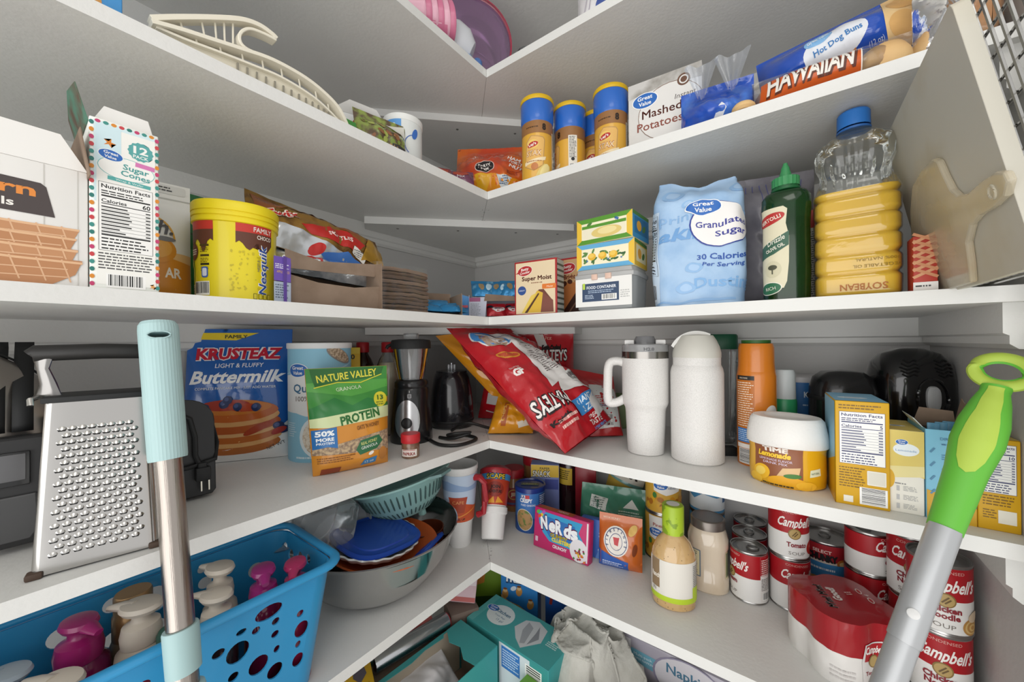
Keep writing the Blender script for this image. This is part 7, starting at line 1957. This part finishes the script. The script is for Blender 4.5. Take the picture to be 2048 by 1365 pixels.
for k, (x, y, rz, lb) in enumerate(((.150, -.62, 72, 'yellow carton with hexagon cut-out, leftmost under the shelf edge'), (.178, -.563, 66, 'yellow carton with torn hexagon window, beside the foil roll'))):
    t = thing('yellow_carton', lb, 'box', (x, y, S6), rz, 0, 0, 'yellow cartons')
    carton('carton', t, .05, .09, .132 + k * .01, C('#cfa316', .5)); hh = .132 + k * .01
    p = Pr(fplane(.09)); p.poly([(-.008, hh - .01), (.006, hh - .014), (.008, hh - .035), (.0, hh - .05), (-.01, hh - .036)], '#5b5560'); p.lines(-.02, hh - .055, .04, .04, 5, '#e3c24a', 4, .5); p.build('printed_front', t)
    p = Pr(tplane(hh)); p.poly([(-.01, .02), (.01, .024), (.014, -.004), (.0, -.024), (-.012, -.006)], '#5b5560'); p.lines(-.02, -.026, .04, .014, 2, '#8a6a10', 4, .5); p.build('printed_top', t)
    p = Pr(rplane(.05)); p.rect(0, hh / 2, .088, hh - .002, '#3a2228'); p.build('printed_side', t)

t = thing('rice_treat_box', 'bright blue cereal treats carton standing behind the teal carton', 'box', (.262, -.108, S6), 24)
w, d, h = .105, .06, .205
carton('carton', t, w, d, h, C('#2f7fc4', .45))
p = Pr(fplane(d)); p.text('KRISPIES', .0, .168, .014, '#1f3f6a', w=.086, bold=.1); p.text('KRISPIES', .0, .168, .013, '#dfe8f0', w=.084, bold=.03); p.text('TREATS', .002, .142, .022, '#1f3f6a', w=.092, bold=.12); p.text('TREATS', .002, .142, .021, '#eef2f4', w=.09, bold=.04, rot=-3)
rd = random.Random(9)
p.poly([(-.052, .105), (-.03, .088), (.0, .08), (.03, .06), (.052, .05), (.052, .03), (-.052, .06)], C('#d9b377', .6, mix=('#b98a4a', 90., .4, .6)))
for u, v in ((-.04, .108), (.0, .118), (.032, .085)):
    p.ell(u, v, .009, .013, '#c98f4a', rd.uniform(-30, 30)); p.ell(u, v + .009, .006, .006, '#e3c08a'); p.ell(u, v + .014, .006, .003, '#7a4a2a')
p.ell(-.016, .125, .009, .006, '#dfe8f0', 30); p.build('printed_front', t)
p = Pr(rplane(w)); p.rect(0, h / 2, d - .002, h - .002, '#2468ae'); p.rect(.0, .17, .01, .03, '#c0502f'); p.build('printed_side', t)
t = thing('navy_snack_box', 'darker blue snack carton beside the cereal treats box', 'box', (.37, -.055, S6), 18)
carton('carton', t, .09, .06, .2, C('#22549c', .45)); p = Pr(fplane(.06)); p.band([(-.03, .09), (-.02, .15), (-.026, .19)], .008, '#8a2f2a'); p.ell(.02, .15, .012, .01, '#d9e0ea'); p.ell(.02, .15, .010, .008, '#22549c'); p.text('@', .02, .1465, .009, '#d9e0ea', w=.01); p.build('printed_front', t)
t = thing('lime_green_box', 'olive green carton in the deep corner left of the treats box', 'box', (.165, -.135, S6), 40)
carton('carton', t, .095, .05, .19, C('#6a8a1f', .5)); p = Pr(fplane(.05)); p.rect(.02, .176, .05, .022, '#8a1f2c'); p.poly([(-.047, .15), (-.01, .16), (-.015, .12), (-.047, .11)], '#b9772f'); p.ell(-.03, .145, .008, .01, '#7a3a8a'); p.rect(0, .05, .09, .06, '#2f4a18'); p.build('printed_front', t)
t = thing('bright_green_box', 'bright green carton below the kitchen bag box and towel', 'box', (.46, -.335, S6), -6)
carton('carton', t, .09, .05, .085, C('#6fae3a', .5)); p = Pr(tplane(.085)); p.band([(-.05, -.01), (.05, .012)], .002, '#578f2c'); p.build('printed_top', t)

# --- crumpled towel
t = thing('grey_towel', 'crumpled pale grey cotton towel draped over boxes', 'towel', (.495, -.172, S6))
M_TOW = C('#c6c4bc', .9, bump=(240., .5), mix=('#b9b7ae', 30., .4, .7))


def towF(u, v):
    """u,v in -1..1 across the heap"""
    r = math.hypot(u, v); x = u * .118; y = v * .1
    h_ = .150 * max(0., 1 - r ** 3.2) ** .55
    wv = noise.noise(Vector((u * 1.1, v * 1.1, 2)))
    def crease(q): return (1 - abs(math.sin(q))) ** 2.2
    f = crease(3.4 * u + 4.6 * v + 2.6 * wv); g = crease(6.2 * u - 2.2 * v + 3. * wv + .6); q3 = crease(1.2 * u + 7.5 * v - 3. * wv)
    k = .022 * f + .016 * g + .012 * q3 + .008 * noise.noise(Vector((u * 4, v * 4, 1))) + .0025 * noise.noise(Vector((u * 17, v * 17, 3)))
    e = .3 + .7 * max(0., 1 - r ** 4)
    a = math.atan2(v, u); w_ = 1 + .12 * math.sin(a * 3 + 1) + .05 * math.sin(a * 7)
    return Vector((x * w_ + .016 * g - .01 * q3, y * w_ + .016 * f, max(.002, h_ * .9 + k * e)))


mb = MB(); N_ = 90
vs = []; fs = []
for j in range(N_ + 1):
    for i in range(N_ + 1):
        a, b = -1 + 2 * i / N_, -1 + 2 * j / N_
        uu = a * math.sqrt(max(0, 1 - b * b / 2)); vv = b * math.sqrt(max(0, 1 - a * a / 2)); vs.append(towF(uu, vv))
for j in range(N_):
    for i in range(N_):
        q = j * (N_ + 1) + i; fs.append((q, q + 1, q + N_ + 2, q + N_ + 1))
mb.add(vs, fs, M_TOW); ob = mb.build('cloth', t, 80, False); md = ob.modifiers.new('s', 'SOLIDIFY'); md.thickness = .003
# --- napkin pack
t = thing('napkin_pack', 'lavender grey pack of paper napkins lying at the back', 'napkins', (.695, -.035, S6), -2)
MB().box((0, 0, .064), (.26, .17, .126), C('#a9a4b0', .35, coat=.3), bev=.008).build('pack', t)
p = Pr(fplane(.17)); p.rect(-.118, .064, .02, .11, '#d9d6d8'); p.rect(-.078, .085, .06, .03, '#6fa9bd', -2, .003); p.text('Multi-pack', -.08, .088, .006, '#e6f0f4', w=.042); p.text('PAPER NAPKINS', -.078, .079, .005, '#e6f0f4', w=.048)
p.ell(.02, .078, .078, .05, '#8f8aa0'); p.ell(.021, .078, .074, .047, '#d6d3d9'); p.text('Napkins', .02, .086, .02, '#4f7a94', w=.095, bold=.02); p.build('printed_front', t)
# --- wooden tray, pasta bundle, white bag
t = thing('brown_tray', 'shallow brown cardboard tray under the towel', 'tray', (.672, -.215, S6), 6)
MBW = C('#7a5c3f', .7, mix=('#6a4d33', 12., .4, .7)); mb = MB(); mb.box((0, 0, .002), (.14, .12, .003), MBW)
for a, b, c, d_ in ((0, -.06, .14, .003), (0, .06, .14, .003), (-.07, 0, .003, .12), (.07, 0, .003, .12)):
    mb.box((a, b, .035), (c, d_, .07), MBW)
mb.box((0, 0, .06), (.136, .116, .003), MBW); mb.build('tray', t, 0)
t = thing('brown_stick_bundle', 'bundle of long brown sticks in clear wrap at the tray front', 'bundle', (.605, -.325, S6), -10)
rd = random.Random(12); stick = None
for k in range(34):
    a, b = rd.uniform(-.022, .022), rd.uniform(.006, .088)
    if stick is None:
        stick = MB().tube([(-.07, 0, 0), (.07, 0, 0)], .0042, C('#8a5f45', .7, mix=('#6f4a36', 40., .4, .7)), 6).build('stick', t); o_ = stick
    else:
        o_ = stick.copy(); COL.objects.link(o_); o_.parent = t
    o_.location = (rd.uniform(-.006, .006), a, b); o_.rotation_euler = (0, rd.uniform(-.05, .05), rd.uniform(-.08, .08))
t = thing('brown_nugget_bag', 'clear bag of brown nuggets beside the brown tray', 'bag', (.70, -.345, S6 + .004), -6, rx=-20)
P = Pouch(.08, .09, .05, 151, .006, bot=.3, top=.4, k=60); P.mesh(C('#6f5344', .35, coat=.6, mix=('#9a7a66', 80., .45, .6), bump=(70., .8)), nu=24, nv=24).build('bag', t, 60)
t = thing('speckled_bag', 'clear bag of pale speckled pieces right of the brown nuggets', 'bag', (.785, -.25, S6 + .004), -4, rx=-20)
P = Pouch(.07, .08, .05, 152, .005, bot=.3, top=.4, k=60); P.mesh(C('#8f8880', .3, coat=.6, mix=('#d9d4cc', 70., .5, .6), bump=(70., .8)), nu=24, nv=24).build('bag', t, 60)
# ================================================================== mops leaning in the foreground
def lean(name, label, top, bot, cat):
    """root at the floor end, local z along the pole, local -y towards the doorway"""
    T = Vector(top); B = Vector(bot); z = (T - B).normalized()
    B0 = B + z * (-(B.z - .03) / z.z)
    f = (Vector((.892, -.987, 1.5)) - (T + B) / 2); f = (f - z * f.dot(z)).normalized()
    y = -f; x = y.cross(z)
    t = thing(name, label, cat, B0)
    t.matrix_world = Matrix(((x.x, y.x, z.x, B0.x), (x.y, y.y, z.y, B0.y), (x.z, y.z, z.z, B0.z), (0, 0, 0, 1)))
    return t, (T - B0).length


t, L_ = lean('aqua_mop', 'mop with ridged aqua grip and steel pole in the left foreground', (.299, -.884, 1.5265), (.372, -.877, 1.5 - .366), 'mop')
M_AQ = C('#a9c6c7', .45); M_AQ2 = C('#9fbcbd', .45); M_POLE = C('#a39b94', .22, 1., brush=(40., .15, (30, 30, .5)))
n = 72; vs = []; prof = [(.0165, L_ - .158), (.0170, L_ - .155), (.0178, L_ - .01), (.0172, L_ - .004), (.015, L_)]
for r, z in prof:
    for i in range(n):
        a = 2 * math.pi * i / n; rr = r + (.00025 if i % 2 else 0); vs.append((rr * math.cos(a), rr * math.sin(a), z))
mb = MB(); mb.add(vs, [(j * n + i, j * n + (i + 1) % n, (j + 1) * n + (i + 1) % n, (j + 1) * n + i) for j in range(4) for i in range(n)] + [tuple(range(4 * n, 5 * n)), tuple(range(n - 1, -1, -1))], M_AQ); grip = mb.build('grip', t, 20)
mb = MB(); mb.prism([(a, b) for a, b in arc(-.0062, 0, .0032, 90, 270, 6) + arc(.0062, 0, .0032, -90, 90, 6)], .06, M_AQ, F=lambda a, b, c: (a, c - .03, b + L_ - .018))
ct = mb.build('cutter', t, 0); md = grip.modifiers.new('slot', 'BOOLEAN'); md.object = ct; md.operation = 'DIFFERENCE'; md.solver = 'EXACT'
bpy.context.view_layer.update()
me = bpy.data.meshes.new_from_object(grip.evaluated_get(bpy.context.evaluated_depsgraph_get())); grip.modifiers.clear(); grip.data = me; bpy.data.objects.remove(ct)
mb = MB(); mb.tube([(.0098 * math.cos(a * math.pi / 10) * (1 if abs(math.cos(a * math.pi / 10)) > .0 else 1), -.0172, L_ - .018 + .0042 * math.sin(a * math.pi / 10)) for a in range(20)], .0008, M_AQ, 6, True); mb.build('slot_lip', t)
MB().lathe([(.0123, .0), (.0123, L_ - .156)], M_POLE, 36).build('pole', t)
z0 = L_ - .357
MB().lathe([(.0128, z0 - .026), (.0152, z0 - .025), (.0158, z0 + .018), (.0150, z0 + .02), (.0128, z0 + .02)], M_AQ2, 48).build('joint_collar', t)
MB().lathe([(.0128, z0 - .15), (.0175, z0 - .149), (.0182, z0 - .05), (.0165, z0 - .042), (.0128, z0 - .041)], M_AQ2, 48).build('lower_collar', t)
MB().box((0, 0, .012), (.1, .07, .025), M_AQ2, bev=.006).build('mop_head', t)

t, L_ = lean('green_mop', 'mop with lime green looped handle and grey pole in the right foreground', (1.089, -.304, 1.5 - .03), (.972, -.440, 1.5 - .352), 'mop')
M_G1 = C('#5fae38', .45); M_G2 = C('#a9c24a', .5); M_GP = C('#a9abad', .35, .35)
ge = L_ - .205
prof = [(.0138, ge), (.0145, ge + .02), (.0165, ge + .07), (.0205, ge + .105), (.0195, ge + .13), (.0150, ge + .155), (.0115, ge + .168), (.012, ge + .175)]
MB().lathe(prof, M_G1, 40, 1., .85).build('grip', t)
rc = L_ - .010
MB().tube([(.0205 * math.cos(a * math.pi / 18), 0, rc + .0175 * math.sin(a * math.pi / 18)) for a in range(36)], .0052, M_G2, 10, True, flat=1.3).build('hanging_loop', t)
MB().tube([(.0168 * math.cos(a * math.pi / 18), 0, rc + .0138 * math.sin(a * math.pi / 18)) for a in range(36)], .0028, M_G1, 8, True, flat=1.6).build('loop_lining', t)
S_ = lcyl(prof, 1., .85, r0=.017)
p = Pr(S_, .002, .004, .0006); p.poly([(-.0085, ge + .172), (-.009, ge + .155), (-.0085, ge + .14), (-.0105, ge + .12), (-.0115, ge + .1), (-.010, ge + .082), (-.006, ge + .07), (0, ge + .066), (.006, ge + .07), (.010, ge + .082), (.0115, ge + .1), (.0105, ge + .12), (.0085, ge + .14), (.009, ge + .155), (.0085, ge + .172)], M_G2); p.build('soft_inlay', t)
MB().lathe([(.0132, ge - .125), (.0135, ge - .124), (.0135, ge + .003)], M_GP, 36).build('upper_pole', t)
MB().lathe([(.0125, .0), (.0125, ge - .12)], M_GP, 36).build('pole', t)
MB().lathe([(.005, 0), (.005, .0016), (.0035, .0022), (0, .0022)], C('#d0d0cf', .3), 20, M=Matrix.Translation((0, -.0128, ge - .095)) @ Matrix.Rotation(math.pi / 2, 4, 'X')).build('snap_button', t)
MB().box((0, 0, .012), (.1, .07, .025), M_GP, bev=.006).build('mop_head', t)

# ================================================================== pieces of parts go under the part they belong to
UNDER = {'pull_ring': 'lid_panel', 'slot': 'bowl', 'button_surround': 'shell', 'vent_slots': 'shell', 'core_end': 'foil', 'screw_head': 'corner_brace',
         'spout': 'pump_head', 'prong': 'plug', 'hanging_hole_rim': 'paddle', 'slot_lip': 'grip', 'soft_inlay': 'grip', 'loop_lining': 'hanging_loop',
         'drain_slot': 'scoop_bowl', 'rib': 'spine_rail', 'straw_cap': 'lid', 'lid_tab': 'lid', 'lid_print': 'lid', 'grip_inset': 'latch_handle',
         'indicator_window': 'latch_handle', 'control_panel': 'motor_base', 'measuring_cap': 'lid', 'lid_spout': 'lid', 'drive_coupling': 'body',
         'latches': 'lid', 'cap_disc': 'cap', 'cap_seal': 'cap', 'grating_teeth': 'steel_body', 'embossed_print': 'jug', 'spout_button': 'lid',
         'carry_loop': 'lid', 'snap_button': 'upper_pole', 'base_ring': 'body', 'red_ring': 'cap', 'candies': 'bag', 'trail_mix_print': 'bag', 'print': None}
for root in [o for o in bpy.data.objects if o.parent is None and o.type == 'EMPTY' and o.children]:
    kids = sorted((c for c in root.children), key=lambda c: c.name)
    by = {}
    for c in kids:
        by.setdefault(c.name.split('.')[0], []).append(c)
    for c in kids:
        b = c.name.split('.')[0]
        if b.startswith('printed') or b == 'print':
            tgt = [k for k in ('carton', 'pouch', 'bag', 'can_body', 'body', 'tube', 'can', 'tub', 'jar', 'bottle', 'mug', 'film', 'clear_bag', 'wrapper', 'pack', 'glass', 'paper_bag', 'strip', 'front_panel') if k in by]
            rest = [k for k in kids if not k.name.startswith('print')]
            if tgt and len(rest) > 1:
                c.parent = by[tgt[0]][0]
        elif b in UNDER and UNDER[b] in by:
            c.parent = by[UNDER[b]][0]
